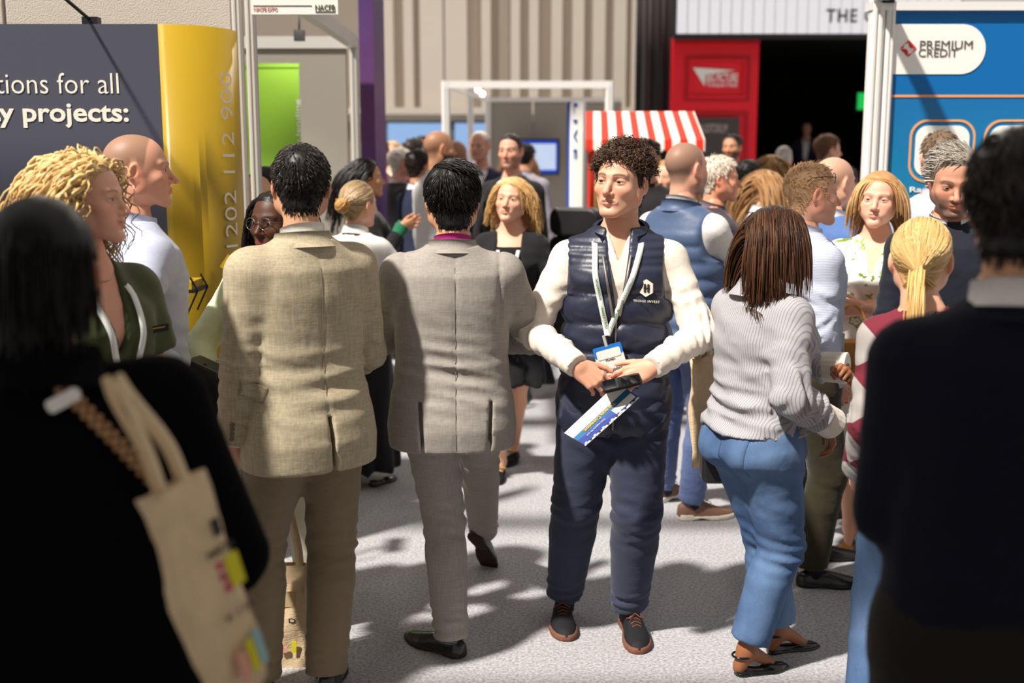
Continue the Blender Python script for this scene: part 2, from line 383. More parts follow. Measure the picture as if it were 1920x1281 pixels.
# second stand with the green banner
s2 = empty('exhibition_stand', (at(668, 300, 8.0).x, 8.0, 0)); prop(s2, 'grey panelled shell stand with open front behind the green banner', 'stand')
for i in range(3): MB().box((-.04 - .98 * (i + 1), 0, .03), (-.055 - .98 * i, .04, 2.44)).build('wall_panel', FABRIC_G, s2, bevel=.004)
post(s2, 0, 0, t=.03); post(s2, -1.0, .03); post(s2, -1.98, .03)
MB().box((-3, -.02, 2.44), (.02, .05, 2.52)).build('top_rail', ALU, s2)
MB().box((-.03, -2.55, 2.44), (.03, -.02, 2.52)).build('side_beam', ALU, s2)
post(s2, -3.0, 0)
p = at(557, 33, 7.0); spot_arm(at(557, 33, 6.9).x, 6.95, 2.44, 'small black spot lamp under the aluminium beam of the green banner stand', dx=.02, out=.05)
sl_ = bpy.data.lights.new('stand_spot', 'SPOT'); sl_.energy = 34; sl_.spot_size = R(75); sl_.spot_blend = .6; sl_.color = (1, .9, .78); sl_.shadow_soft_size = .04; so_ = bpy.data.objects.new('stand_spot', sl_); COL.objects.link(so_); so_.location = (at(557, 33, 6.9).x + .02, 6.88, 2.6); so_.rotation_euler = Vector((-.35, .5, -1.1)).to_track_quat('-Z', 'Y').to_euler()
gb = empty('roller_banner', (at(518, 300, 7.3).x, 7.3, 0)); prop(gb, 'lime green roller banner inside the grey shell stand', 'banner')
gw = at(565, 300, 7.3).x - at(455, 300, 7.3).x; gz = at(518, 122, 7.3).z
LIME = mat('lime_print', rgb(146, 196, 66), rough=.5)
MB().box((-gw * .57, 0, .1), (gw * .43, .006, gz)).build('banner_sheet', LIME, gb)
MB().box((-gw * .6, -.07, 0), (gw * .46, .09, .1)).build('cassette', ALU, gb); MB().bar((0, .03, .1), (0, .03, gz), .008).build('banner_pole', ALU, gb)
MB().box((-gw * .58, -.008, gz - .015), (gw * .44, .014, gz + .01)).build('top_clip', LIME, gb)
text('banner_lettering', 'www.lending', (gw * .40, -.003, at(518, 250, 7.3).z), .42, .035, WHITE, gb, right=(0, 0, 1), up=(-1, 0, 0), bold=.01)
pu = empty('purple_banner', (at(689, 200, 8.2).x, 8.2, 0)); prop(pu, 'tall violet banner standing beside the aluminium post', 'banner')
pw = at(703, 200, 8.2).x - at(676, 200, 8.2).x
def _viol(N, L, b):
    tc = N.new('ShaderNodeTexCoord'); sp = N.new('ShaderNodeSeparateXYZ'); L.new(tc.outputs['Generated'], sp.inputs[0])
    cr = N.new('ShaderNodeValToRGB'); L.new(sp.outputs['Z'], cr.inputs[0])
    for p_, c in zip((.3, .62, .95), (rgb(96, 66, 150), rgb(105, 58, 112), rgb(62, 36, 100))):
        e = cr.color_ramp.elements[0] if p_ == .3 else cr.color_ramp.elements.new(p_)
        e.position = p_; e.color = c
    cr.color_ramp.elements.remove(cr.color_ramp.elements[-1]) if len(cr.color_ramp.elements) > 3 else None
    L.new(cr.outputs[0], b.inputs['Base Color']); b.inputs['Roughness'].default_value = .5
MB().box((-pw / 2, 0, .08), (pw / 2, .7, 3.2)).build('printed_sheet', graph_mat('violet_print', _viol), pu)
MB().box((-pw / 2 - .02, -.03, 0), (pw / 2 + .02, .73, .08)).build('base', ALU, pu)

# middle open-frame stand far back with monitor
s3 = empty('exhibition_stand', (at(985, 300, 12.9).x, 12.9, 0)); prop(s3, 'white open-frame stand with grey rear wall and a monitor', 'stand')
q = lambda px, Y, py=170: at(px, py, Y).x - s3.location.x
zf = at(985, 152, 12.9).z
for px in (836, 1143): post(s3, q(px, 12.9), 0, 0, zf, ALUW, .045)
MB().box((q(831, 12.9), -.04, zf - .08), (q(1148, 12.9), .04, zf)).build('front_beam', ALUW, s3)
Yb = 16.2
for px in (882, 915): post(s3, q(px, Yb - (1 if px == 882 else 0)), Yb - 12.9 - (1 if px == 882 else 0), 0, zf, ALUW, .04)
V0 = Vector((q(836, 12.9), 0, zf - .04)); V1 = Vector((q(915, Yb), Yb - 12.9, zf - .04)); MB().bar(V0, V1, .04, 4).build('side_beam', ALUW, s3)
for a, b_ in ((917, 998), (1001, 1082), (1085, 1166)):
    MB().box((q(a, Yb), Yb - 12.9, .03), (q(b_, Yb), Yb - 12.86, at(985, 191, Yb).z)).build('wall_panel', FABRIC_G, s3)
MB().box((q(915, Yb), Yb - 12.95, at(985, 191, Yb).z), (q(1166, Yb), Yb - 12.85, at(985, 183, Yb).z)).build('top_rail', ALUW, s3)
mo = empty('monitor', (at(1006, 293, 15.9).x, 15.9, at(1006, 328, 15.9).z)); prop(mo, 'wall monitor with a blue framed page on the grey rear wall', 'monitor')
mw = at(1048, 293, 15.9).x - at(962, 293, 15.9).x; mh = at(1006, 260, 15.9).z - at(1006, 328, 15.9).z
MB().box((-mw / 2, 0, 0), (mw / 2, .06, mh)).build('housing', BLACK, mo)
MB().box((-mw / 2 + .025, -.004, .025), (mw / 2 - .025, 0, mh - .025)).build('screen', mat('screen_blue', rgb(24, 62, 178), emit=.6), mo)
MB().box((-mw / 2 + .06, -.007, .07), (mw / 2 - .05, -.004, mh - .07)).build('screen_page', mat('screen_page_white', rgb(190, 208, 236), emit=.55), mo)
MB().bar((0, .06, mh / 2), (0, .3, mh / 2), .04).build('bracket', BLACK, mo)
def spots(px, py, Y):
    a = at(px, py, Y); o = empty('twin_spot_lamp', (a.x, Y, a.z)); prop(o, 'lit twin spot lamp under the white frame', 'lamp')
    gl = mat('lamp_lit', (1, .85, .6, 1), emit=6)
    for dx, dz in ((0, 0), (.055, -.05)):
        MB().bar((dx, .12, dz + .03), (dx, 0, dz), .03, 12, r2=.04).build('lamp_can', BLACK, o)
        MB().bar((dx, -.002, dz), (dx, -.01, dz - .002), .034, 12).build('lamp_face', gl, o)
    MB().bar((0.03, .1, 0), (0.03, .1, .12), .01).build('stem', BLACK, o)
spots(896, 168, 14.2)

# white totem with blue side print
tt = empty('totem_sign', (at(1083, 300, 8.9).x, 8.9, 0)); prop(tt, 'slim white totem with blue capitals running down its edge', 'sign')
tw_ = at(1098, 300, 8.9).x - at(1068, 300, 8.9).x; tz = at(1083, 190, 8.9).z
pr = [(-tw_ / 2, 0), (-tw_ * .1, -.03), (tw_ * .3, -.04), (tw_ / 2, .02), (tw_ / 2, .3), (-tw_ / 2, .3)]
MB().prism(pr, (0, 0, tz - .05), (0, 0, .05), (1, 0, 0), (0, 1, 0)).build('panel', WHITE, tt)
MB().box((-tw_ / 2 - .03, -.08, 0), (tw_ / 2 + .03, .34, .05)).build('base', ALU, tt)
MB().box((-tw_ / 2 - .012, .01, .05), (-tw_ / 2, .3, tz)).build('edge_strip', mat('blue_ink', rgb(50, 80, 170)), tt)
text('totem_lettering', 'L I V E', (-tw_ * .18, -.034, at(1083, 246, 8.9).z), .42, .028, mat('blue_ink', rgb(50, 80, 170)), tt, right=(0, 0, -1), up=(1, 0, 0), bold=.03)

# striped awning cart
ct = empty('popcorn_cart', (at(1205, 300, 9.6).x, 9.6, 0)); prop(ct, 'treat cart with red and white striped awning', 'cart')
cx = lambda px: at(px, 240, 9.6).x - ct.location.x
cz = lambda py: at(1205, py, 9.6).z
STR_R = mat('awning_red', rgb(214, 48, 30), rough=.6); STR_W = mat('awning_white', rgb(240, 234, 222), rough=.6)
n = 15; x0, x1 = cx(1104), cx(1311)
for i in range(n):
    a = i / n; b_ = (i + 1) / n
    xa, xb = x0 + (x1 - x0) * a, x0 + (x1 - x0) * b_
    fl = lambda t: (t - .5) * .06
    # slope then scalloped valance
    P = [(xa, .36, cz(206)), (xb, .36, cz(206)), (xb + fl(b_), -.06, cz(262)), (xa + fl(a), -.06, cz(262)), (xb + fl(b_), -.07, cz(280)), (xa + fl(a), -.07, cz(280)), ((xa + xb) / 2 + fl((a + b_) / 2), -.07, cz(287))]
    V = P + [(x_, y_ + .012, z_ - .006) for x_, y_, z_ in P]; k = 7
    F = [(0, 3, 2, 1), (3, 5, 6, 4, 2), (k, k + 1, k + 2, k + 3), (k + 3, k + 2, k + 4, k + 6, k + 5), (0, 1, k + 1, k), (0, k, k + 3, 3), (1, 2, k + 2, k + 1), (3, k + 3, k + 5, 5), (2, 4, k + 4, k + 2), (5, k + 5, k + 6, 6), (6, k + 6, k + 4, 4)]
    MB().add(V, F).build('awning_stripe', STR_R if i % 2 == 0 else STR_W, ct)
for sgn, xx in ((-1, x0), (1, x1)):
    V = [(xx, .36, cz(206)), (xx + sgn * .03, -.06, cz(262)), (xx + sgn * .03, -.07, cz(284)), (xx + sgn * .02, .36, cz(284))]
    V += [(a + .01 * sgn, b_, c) for a, b_, c in V]
    MB().add(V, [(0, 1, 2, 3), (4, 7, 6, 5), (0, 4, 5, 1), (1, 5, 6, 2), (2, 6, 7, 3), (3, 7, 4, 0)]).build('awning_cheek', STR_R if sgn < 0 else STR_W, ct)
for px in (1112, 1300):
    for yy in (0, .34): MB().bar((cx(px), yy, .0), (cx(px), yy, cz(262)), .018, 8).build('awning_pole', STR_R, ct)
MB().box((cx(1108), -.02, .35), (cx(1304), .38, .95)).build('cart_body', STR_R, ct, bevel=.01)
MB().box((cx(1104), -.04, .95), (cx(1308), .40, .985)).build('counter', mat('cart_yellow', rgb(212, 190, 110)), ct)
MB().box((cx(1118), .0, .985), (cx(1135), .36, 1.5)).build('side_case', mat('cart_yellow', rgb(212, 190, 110)), ct)
for xx in (cx(1120), cx(1292)):
    w_ = MB(); pts = [(xx, -.05, .3 + .0)]; ring = [(.26 * math.cos(t * math.pi / 14), .26 * math.sin(t * math.pi / 14)) for t in range(28)]
    w_.tube([(xx, -.06 + a * .0 + .2 * 0, .27) if False else (xx + a, -.06, .28 + b_) for a, b_ in ring] + [(xx + .26, -.06, .28)], .014, 6)
    for t in range(8): w_.bar((xx, -.06, .28), (xx + .26 * math.cos(t * math.pi / 4), -.06, .28 + .26 * math.sin(t * math.pi / 4)), .006, 5)
    w_.build('cart_wheel', STR_W, ct)
# black padded treatment chair beside the cart
ch = empty('padded_chair', (at(1122, 400, 8.3).x, 8.3, 0), R(150)); prop(ch, 'black padded high-back chair behind the young man in the navy vest', 'chair')
LEA = mat('black_leather', rgb(34, 32, 34), rough=.4, spec=.5)
def pad(w, d, h, r=.05):
    return [(x_, z_) for x_, z_ in rrect(w, h, r)]
MB().prism(pad(.5, 0, .12), (0, .5, 0), (0, -.25, .48)).build('seat', LEA, ch, bevel=.02)
for i, z in enumerate((.62, .84, 1.06, 1.26)):
    MB().prism(pad(.5 - .04 * i, 0, .2, .07), (0, .12, 0), (0, .2 + .03 * i, z)).build('back_cushion', LEA, ch, bevel=.02)
MB().bar((0, 0, .06), (0, 0, .44), .04).build('pedestal', ALU, ch); MB().bar((0, 0, 0), (0, 0, .06), .26, 24).build('base', ALU, ch)
for s_ in (-1, 1): MB().box((s_ * .27 - .03, -.2, .64), (s_ * .27 + .03, .2, .69)).box((s_ * .27 - .02, .1, .45), (s_ * .27 + .02, .16, .65)).build('armrest', LEA, ch, bevel=.01)

# right stand with blue graphic wall
s4 = empty('exhibition_stand', (at(1635, 200, 5.75).x, 5.75, 0)); prop(s4, 'blue printed shell stand with rounded white boxes and orange outlines', 'stand')
b4 = lambda px, py=200: at(px, py, 5.74).x - s4.location.x
z4 = lambda py, px=1780: at(px, py, 5.74).z
post(s4, 0, 0, t=.035, m=ALUW); post(s4, .065, -.01, 0, 2.46, t=.022, m=ALUW)
MB().box((-.04, -.03, z4(20)), (3.2, .05, z4(4))).build('top_rail', ALUW, s4)
MB().box((-.03, -2.0, z4(2)), (.04, -.03, z4(-14))).build('side_beam', ALUW, s4)
def _blue(N, L, b):
    tc = N.new('ShaderNodeTexCoord'); sp = N.new('ShaderNodeSeparateXYZ'); L.new(tc.outputs['Generated'], sp.inputs[0])
    cr = N.new('ShaderNodeValToRGB'); L.new(sp.outputs['Z'], cr.inputs[0])
    cr.color_ramp.elements[0].position = .35; cr.color_ramp.elements[0].color = rgb(0, 142, 156)
    cr.color_ramp.elements[1].position = 1; cr.color_ramp.elements[1].color = rgb(2, 106, 168)
    e = cr.color_ramp.elements.new(.78); e.color = rgb(2, 122, 166)
    L.new(cr.outputs[0], b.inputs['Base Color']); b.inputs['Roughness'].default_value = .45
BLUE = graph_mat('blue_gradient_print', _blue)
zc = at(1780, 180, 5.74).z
MB().box((.09, 0, zc + .004), (3.1, .03, z4(21))).build('wall_panel', mat('royal_blue_print', rgb(6, 102, 170), rough=.45), s4)
MB().box((.09, 0, .06), (3.1, .03, zc - .004)).build('wall_panel', BLUE, s4)
ORG = mat('orange_line', rgb(224, 160, 108), rough=.5)
MB().box((.09, -.004, zc - .006), (3.1, .02, zc + .006)).build('divider_line', ORG, s4)
w_ = b4(1842) - .09; h_ = z4(45) - z4(139)
MB().prism(rrect(w_, h_, h_ / 2, 12, corners=(0, 1, 1, 0)), (0, .003, 0), (.09 + w_ / 2, -.004, (z4(45) + z4(139)) / 2)).build('logo_plate', WHITE, s4)
GREY = mat('logo_grey', rgb(92, 84, 78))
text('logo_lettering', 'PREMIUM', (b4(1719), -.006, z4(84)), b4(1817) - b4(1719), z4(76.5) - z4(92), GREY, s4, align='l')
text('logo_lettering', 'CREDIT', (b4(1717), -.006, z4(99)), b4(1790) - b4(1717), z4(91.5) - z4(106.5), GREY, s4, align='l')
lg = MB(); lc = (b4(1698), z4(91)); u_ = (b4(1714) - b4(1682)) / 2
LRED = mat('logo_red', rgb(206, 44, 34))
for k in range(4):
    a = R(90 * k)
    rot = lambda p: (lc[0] + p[0] * math.cos(a) - p[1] * math.sin(a), lc[1] + p[0] * math.sin(a) + p[1] * math.cos(a))
    arc = [(.16 + .40 * math.cos(R(t)), .16 + .40 * math.sin(R(t)) - .1) for t in range(0, 91, 18)] if k % 2 else [(.1, .1), (.48, .1)]
    lg.prism([rot((p[0] * u_, p[1] * u_)) for p in ([(.94, .04), (.04, .94), (.04, .62), (.34, .58), (.58, .36), (.62, .04)] if k % 2 else [(.94, .04), (.04, .94), (.04, .3), (.3, .04)])], (0, .002, 0), (0, -.007, 0))
lg.build('logo_mark', LRED, s4)
# rounded icon boxes
bw = b4(1834) - b4(1710); bh = z4(224) - z4(342)
for i in range(4):
    for j in range(2):
        cx_ = b4(1772) + i * (b4(1850) - b4(1710)); cz_ = (z4(224) + z4(342)) / 2 - j * (bh + .19)
        o_ = MB(); A = rrect(bw, bh, .085, 8, cx_, cz_); B = rrect(bw - .022, bh - .022, .078, 8, cx_, cz_); n = len(A)
        V = [(x_, -.004, z_) for x_, z_ in A] + [(x_, -.004, z_) for x_, z_ in B] + [(x_, 0, z_) for x_, z_ in A] + [(x_, 0, z_) for x_, z_ in B]
        F = []
        for k in range(n):
            m_ = (k + 1) % n; F += [(k, m_, n + m_, n + k), (k, 2 * n + k, 2 * n + m_, m_), (n + k, n + m_, 3 * n + m_, 3 * n + k)]
        o_.add(V, F).build('icon_outline', ORG, s4)
        MB().prism(rrect(bw - .06, bh - .06, .06, 8, cx_, cz_), (0, .004, 0), (0, -.004, 0)).build('icon_plate', WHITE, s4)
text('panel_lettering', 'Rapid finance', (b4(1715), -.004, z4(357)), .33, .036, WHITE, s4, align='l', bold=.02)
a = at(1650, 30, 5.6)
spot_arm(b4(1690) + s4.location.x - .1, 5.72, 2.5, 'black spot lamp arm above the blue printed wall', dx=-.3, out=.6)
ex_ = empty('exit_sign', (at(1620, 192, 20).x, 20, at(1620, 192, 20).z)); prop(ex_, 'small lit green sign glowing in the dark theatre', 'sign')
MB().box((-.1, 0, -.12), (.12, .05, .16)).build('lit_face', mat('exit_green', rgb(20, 170, 70), emit=1.2), ex_)
MB().box((-.12, .05, -.14), (.14, .09, .18)).build('housing', BLACK, ex_)

# unseen, added to block sun: slab shades the foreground, bars cast floor bands
SUNBLOCK = mat('sun_block_grey', rgb(120, 118, 116), rough=.8)
rf = MB().box((-9, -6, 4.6), (9, .55, 4.8)).build('sun_block_slab', SUNBLOCK); prop(rf, kind='structure')  # slab added overhead to keep sun off the nearest figures
for lx_ in (-6, -2, 2, 6):  # fill lamps added out of view to brighten the back wall
    hl_ = empty('fill_lamp', (lx_, 17.5, 8.7)); prop(hl_, 'added round fill lamp lighting the back wall, out of view, %s' % {-6: 'far left', -2: 'left of centre', 2: 'right of centre', 6: 'far right'}[lx_], 'lamp', 'added fill lamps for the back wall')
    MB().bar((0, 0, .12), (0, 0, 0), .16, 20, r2=.36).build('lamp_shade', BLACK, hl_); MB().bar((0, 0, .4), (0, 0, .12), .012, 8).build('lamp_rod', BLACK, hl_); MB().bar((0, 0, .0), (0, 0, -.01), .33, 20).build('lamp_diffuser', mat('fill_lamp_lit', (1, .9, .78, 1), emit=4), hl_)
    al_ = bpy.data.lights.new('fill_lamp_light', 'AREA'); al_.shape = 'DISK'; al_.size = .6; al_.energy = 260; al_.color = (1, .92, .82); ao_ = bpy.data.objects.new('fill_lamp_light', al_); COL.objects.link(ao_); ao_.parent = hl_; ao_.location = (0, 0, -.03)
MB().box((-14, 11.2, 9.1), (14, 30, 9.3)).build('sun_block_deck', SUNBLOCK, rf)  # added out of view to keep the sun off the back wall
for i, (y, w_) in enumerate(((1.02, .14), (2.80, .12), (4.8, .22), (5.8, .3), (7.6, .4), (9.8, .5))):
    MB().box((-9, y, 4.6), (9, y + w_, 4.70)).build('sun_block_bar', SUNBLOCK, rf)  # unseen bars, spaced so sunlight falls in bands
# ------------------------------------------------------------------ implicit surfaces for bodies and clothes
f4 = np.float32
def _smin(a, b, k):
    h = np.clip(.5 + .5 * (b - a) / k, 0, 1); return b + (a - b) * h - k * h * (1 - h)
def _smax(a, b, k): return -_smin(-a, -b, k)
class Sdf:
    def __init__(s, lo, hi, vox):
        s.lo = np.array(lo, float); s.vox = vox
        n = np.ceil((np.array(hi, float) - s.lo) / vox).astype(int) + 1
        s.ax = [(s.lo[i] + vox * np.arange(n[i])).astype(f4) for i in range(3)]
        s.D = np.full(n, 1., f4)
    def box(s, lo, hi):
        sl = []
        for i in range(3):
            a = int(np.floor((lo[i] - s.lo[i]) / s.vox)); b = int(np.ceil((hi[i] - s.lo[i]) / s.vox)) + 1
            a = max(0, a); b = min(len(s.ax[i]), b)
            if b <= a: return None
            sl.append(slice(a, b))
        return tuple(sl)
    def P(s, sl=None):
        sl = sl or (slice(None),) * 3
        return s.ax[0][sl[0]][:, None, None], s.ax[1][sl[1]][None, :, None], s.ax[2][sl[2]][None, None, :]
    def put(s, sl, d, k, sub=False):
        if sub: s.D[sl] = _smax(s.D[sl], -d, k)
        else: s.D[sl] = _smin(s.D[sl], d, k)
    def cone(s, a, b, ra, rb, k=.02, sub=False, squash=None, kf=None, flat=False):
        a = np.array(a, float); b = np.array(b, float); kk = k if kf is None else .06
        m = max(ra, rb) + 2 * kk + .03
        sl = s.box(np.minimum(a, b) - m, np.maximum(a, b) + m)
        if sl is None: return s
        x, y, z = s.P(sl); ab = b - a; L2 = max(1e-9, float(ab @ ab))
        px, py, pz = x - f4(a[0]), y - f4(a[1]), z - f4(a[2])
        h0 = (px * f4(ab[0]) + py * f4(ab[1]) + pz * f4(ab[2])) / f4(L2); h = np.clip(h0, 0, 1)
        dx, dy, dz = px - h * f4(ab[0]), py - h * f4(ab[1]), pz - h * f4(ab[2])
        if squash is not None:      # (axis, factor): flatten along an axis
            ax, fc = squash; ax = np.array(ax, float); ax /= np.linalg.norm(ax)
            q = dx * f4(ax[0]) + dy * f4(ax[1]) + dz * f4(ax[2]); q2 = q * f4(fc - 1)
            dx, dy, dz = dx + q2 * f4(ax[0]), dy + q2 * f4(ax[1]), dz + q2 * f4(ax[2])
        d = np.sqrt(dx * dx + dy * dy + dz * dz) - (f4(ra) + f4(rb - ra) * h)
        if flat: d = np.maximum(d, (h0 - 1) * f4(L2 ** .5))
        if kf is not None:
            c, r, k0, k1 = kf
            rr = np.sqrt((x - f4(c[0])) ** 2 + (y - f4(c[1])) ** 2 + (z - f4(c[2])) ** 2)
            k = f4(k0) + f4(k1 - k0) * np.clip(rr / f4(r), 0, 1)
        s.put(sl, d, k, sub); return s
    def ell(s, c, r, k=.02, sub=False, rot=None):
        c = np.array(c, float); r = np.array(r, float); m = r.max() + 2 * k + .03
        sl = s.box(c - m, c + m)
        if sl is None: return s
        x, y, z = s.P(sl); px, py, pz = x - f4(c[0]), y - f4(c[1]), z - f4(c[2])
        if rot is not None:
            M = np.array(rot.transposed(), float)
            px, py, pz = (f4(M[i, 0]) * px + f4(M[i, 1]) * py + f4(M[i, 2]) * pz for i in range(3))
        k0 = np.sqrt((px / f4(r[0])) ** 2 + (py / f4(r[1])) ** 2 + (pz / f4(r[2])) ** 2)
        k1 = np.sqrt((px / f4(r[0] ** 2)) ** 2 + (py / f4(r[1] ** 2)) ** 2 + (pz / f4(r[2] ** 2)) ** 2) + f4(1e-6)
        s.put(sl, k0 * (k0 - 1) / k1, k, sub); return s
    def loft(s, keys, n=2.4, tw=None, k=.02, ztop=None, zbot=None):
        """keys rows: z, cx, cy, a, b"""
        K = np.array(keys, float); z = s.ax[2]
        g = lambda i: np.interp(z, K[:, 0], K[:, i]).astype(f4)
        cx, cy, a, b = g(1), g(2), g(3), g(4)
        x = s.ax[0][:, None, None] - cx; y = s.ax[1][None, :, None] - cy
        if tw is not None:
            t = np.interp(z, tw[0], tw[1]).astype(f4); c_, s_ = np.cos(t), np.sin(t)
            x, y = x * c_ + y * s_, -x * s_ + y * c_
        q = (np.abs(x) / a) ** n + (np.abs(y) / b) ** n
        d = (q ** f4(1 / n) - 1) * np.minimum(a, b)
        zt = K[-1, 0] if ztop is None else ztop; zb = K[0, 0] if zbot is None else zbot
        d = np.maximum(d, np.maximum(z - f4(zt), f4(zb) - z))
        s.D = _smin(s.D, d.astype(f4), k); return s
    def cut(s, p, nrm, box=None):
        sl = s.box(*box) if box else (slice(None),) * 3
        if sl is None: return s
        x, y, z = s.P(sl); nrm = np.array(nrm, float); nrm /= np.linalg.norm(nrm)
        d = (x - f4(p[0])) * f4(nrm[0]) + (y - f4(p[1])) * f4(nrm[1]) + (z - f4(p[2])) * f4(nrm[2])
        s.D[sl] = np.maximum(s.D[sl], d); return s
    def folds(s, c, rad, amp, axis=(0, 0, 1), wl=.05, seed=0):
        c = np.array(c, float); rad = np.broadcast_to(np.array(rad, float), 3)
        sl = s.box(c - 1.5 * rad, c + 1.5 * rad)
        if sl is None: return s
        x, y, z = s.P(sl); rn = np.random.RandomState(seed)
        px, py, pz = x - f4(c[0]), y - f4(c[1]), z - f4(c[2])
        w = np.exp(-2 * ((px / f4(rad[0])) ** 2 + (py / f4(rad[1])) ** 2 + (pz / f4(rad[2])) ** 2))
        ax = np.array(axis, float); ax /= np.linalg.norm(ax)
        u = px * f4(ax[0]) + py * f4(ax[1]) + pz * f4(ax[2]); tot = 0
        for i in range(3):
            q = rn.normal(size=3); q /= np.linalg.norm(q); q2 = rn.normal(size=3) * 9
            t = u * f4(2 * np.pi / wl * rn.uniform(.7, 1.4)) + (px * f4(q[0]) + py * f4(q[1]) + pz * f4(q[2])) * f4(26) \
                + f4(rn.uniform(0, 6)) + f4(1.2) * np.sin(px * f4(q2[0]) + py * f4(q2[1]) + pz * f4(q2[2]) + f4(rn.uniform(0, 6)))
            tot = tot + (1 - 1.6 * np.abs(np.sin(t * .5)))
        s.D[sl] += (w * tot * f4(-amp / 1.15)).astype(f4); return s
    def mesh(s):
        D = s.D.copy()
        D[0] = D[-1] = 1; D[:, 0] = D[:, -1] = 1; D[:, :, 0] = D[:, :, -1] = 1
        neg = D < 0
        c = np.zeros(np.array(D.shape) - 1, np.int8)
        for i in (0, 1):
            for j in (0, 1):
                for k in (0, 1): c += neg[i:neg.shape[0] - 1 + i, j:neg.shape[1] - 1 + j, k:neg.shape[2] - 1 + k]
        act = (c > 0) & (c < 8); I = np.argwhere(act)
        idx = np.full(act.shape, -1, np.int32); idx[act] = np.arange(len(I))
        S = np.zeros((len(I), 3)); W = np.zeros(len(I))
        co = [(0, 0, 0), (1, 0, 0), (0, 1, 0), (1, 1, 0), (0, 0, 1), (1, 0, 1), (0, 1, 1), (1, 1, 1)]
        vals = [D[I[:, 0] + a, I[:, 1] + b, I[:, 2] + e] for a, b, e in co]
        for a in range(8):
            for b in range(a + 1, 8):
                if sum(abs(co[a][i] - co[b][i]) for i in range(3)) != 1: continue
                m = (vals[a] < 0) != (vals[b] < 0)
                t = vals[a][m] / (vals[a][m] - vals[b][m])
                pa, pb = np.array(co[a], float), np.array(co[b], float)
                S[m] += pa + (pb - pa) * t[:, None]; W[m] += 1
        V = s.lo + (I + S / W[:, None]) * s.vox
        Q = []
        for ax in range(3):
            b1, b2 = [(1, 2), (2, 0), (0, 1)][ax]
            sa = [slice(None)] * 3; sb = [slice(None)] * 3; sa[ax] = slice(0, -1); sb[ax] = slice(1, None)
            na, nb = neg[tuple(sa)], neg[tuple(sb)]
            for flip in (0, 1):
                m = (na & ~nb) if not flip else (~na & nb)
                E = np.argwhere(m)
                E = E[(E[:, b1] > 0) & (E[:, b2] > 0) & (E[:, b1] < D.shape[b1] - 1) & (E[:, b2] < D.shape[b2] - 1)]
                def at_(o1, o2):
                    e = E.copy(); e[:, b1] += o1; e[:, b2] += o2; return idx[e[:, 0], e[:, 1], e[:, 2]]
                q = np.stack([at_(-1, -1), at_(0, -1), at_(0, 0), at_(-1, 0)], 1)
                Q.append(q[:, ::-1] if flip else q)
        return V, np.concatenate(Q)
def normals(V, Q):
    a, b, c, d = (V[Q[:, i]] for i in range(4)); fn = np.cross(c - a, d - b)
    N = np.zeros_like(V)
    for i in range(4): 
        for j in range(3): N[:, j] += np.bincount(Q[:, i], fn[:, j], len(V))
    return N / (np.linalg.norm(N, axis=1, keepdims=True) + 1e-12)
def relax(V, Q, it=1, lam=.5):
    for _ in range(it):
        S = np.zeros_like(V); C = np.zeros(len(V))
        for i, j in ((0, 1), (1, 2), (2, 3), (3, 0)):
            for p, q in ((i, j), (j, i)):
                C += np.bincount(Q[:, p], minlength=len(V))
                for k in range(3): S[:, k] += np.bincount(Q[:, p], V[Q[:, q], k], len(V))
        V = V + lam * (S / np.maximum(C, 1)[:, None] - V)
    return V
def sstep(a, b, x):
    t = np.clip((x - a) / (b - a), 0, 1); return t * t * (3 - 2 * t)

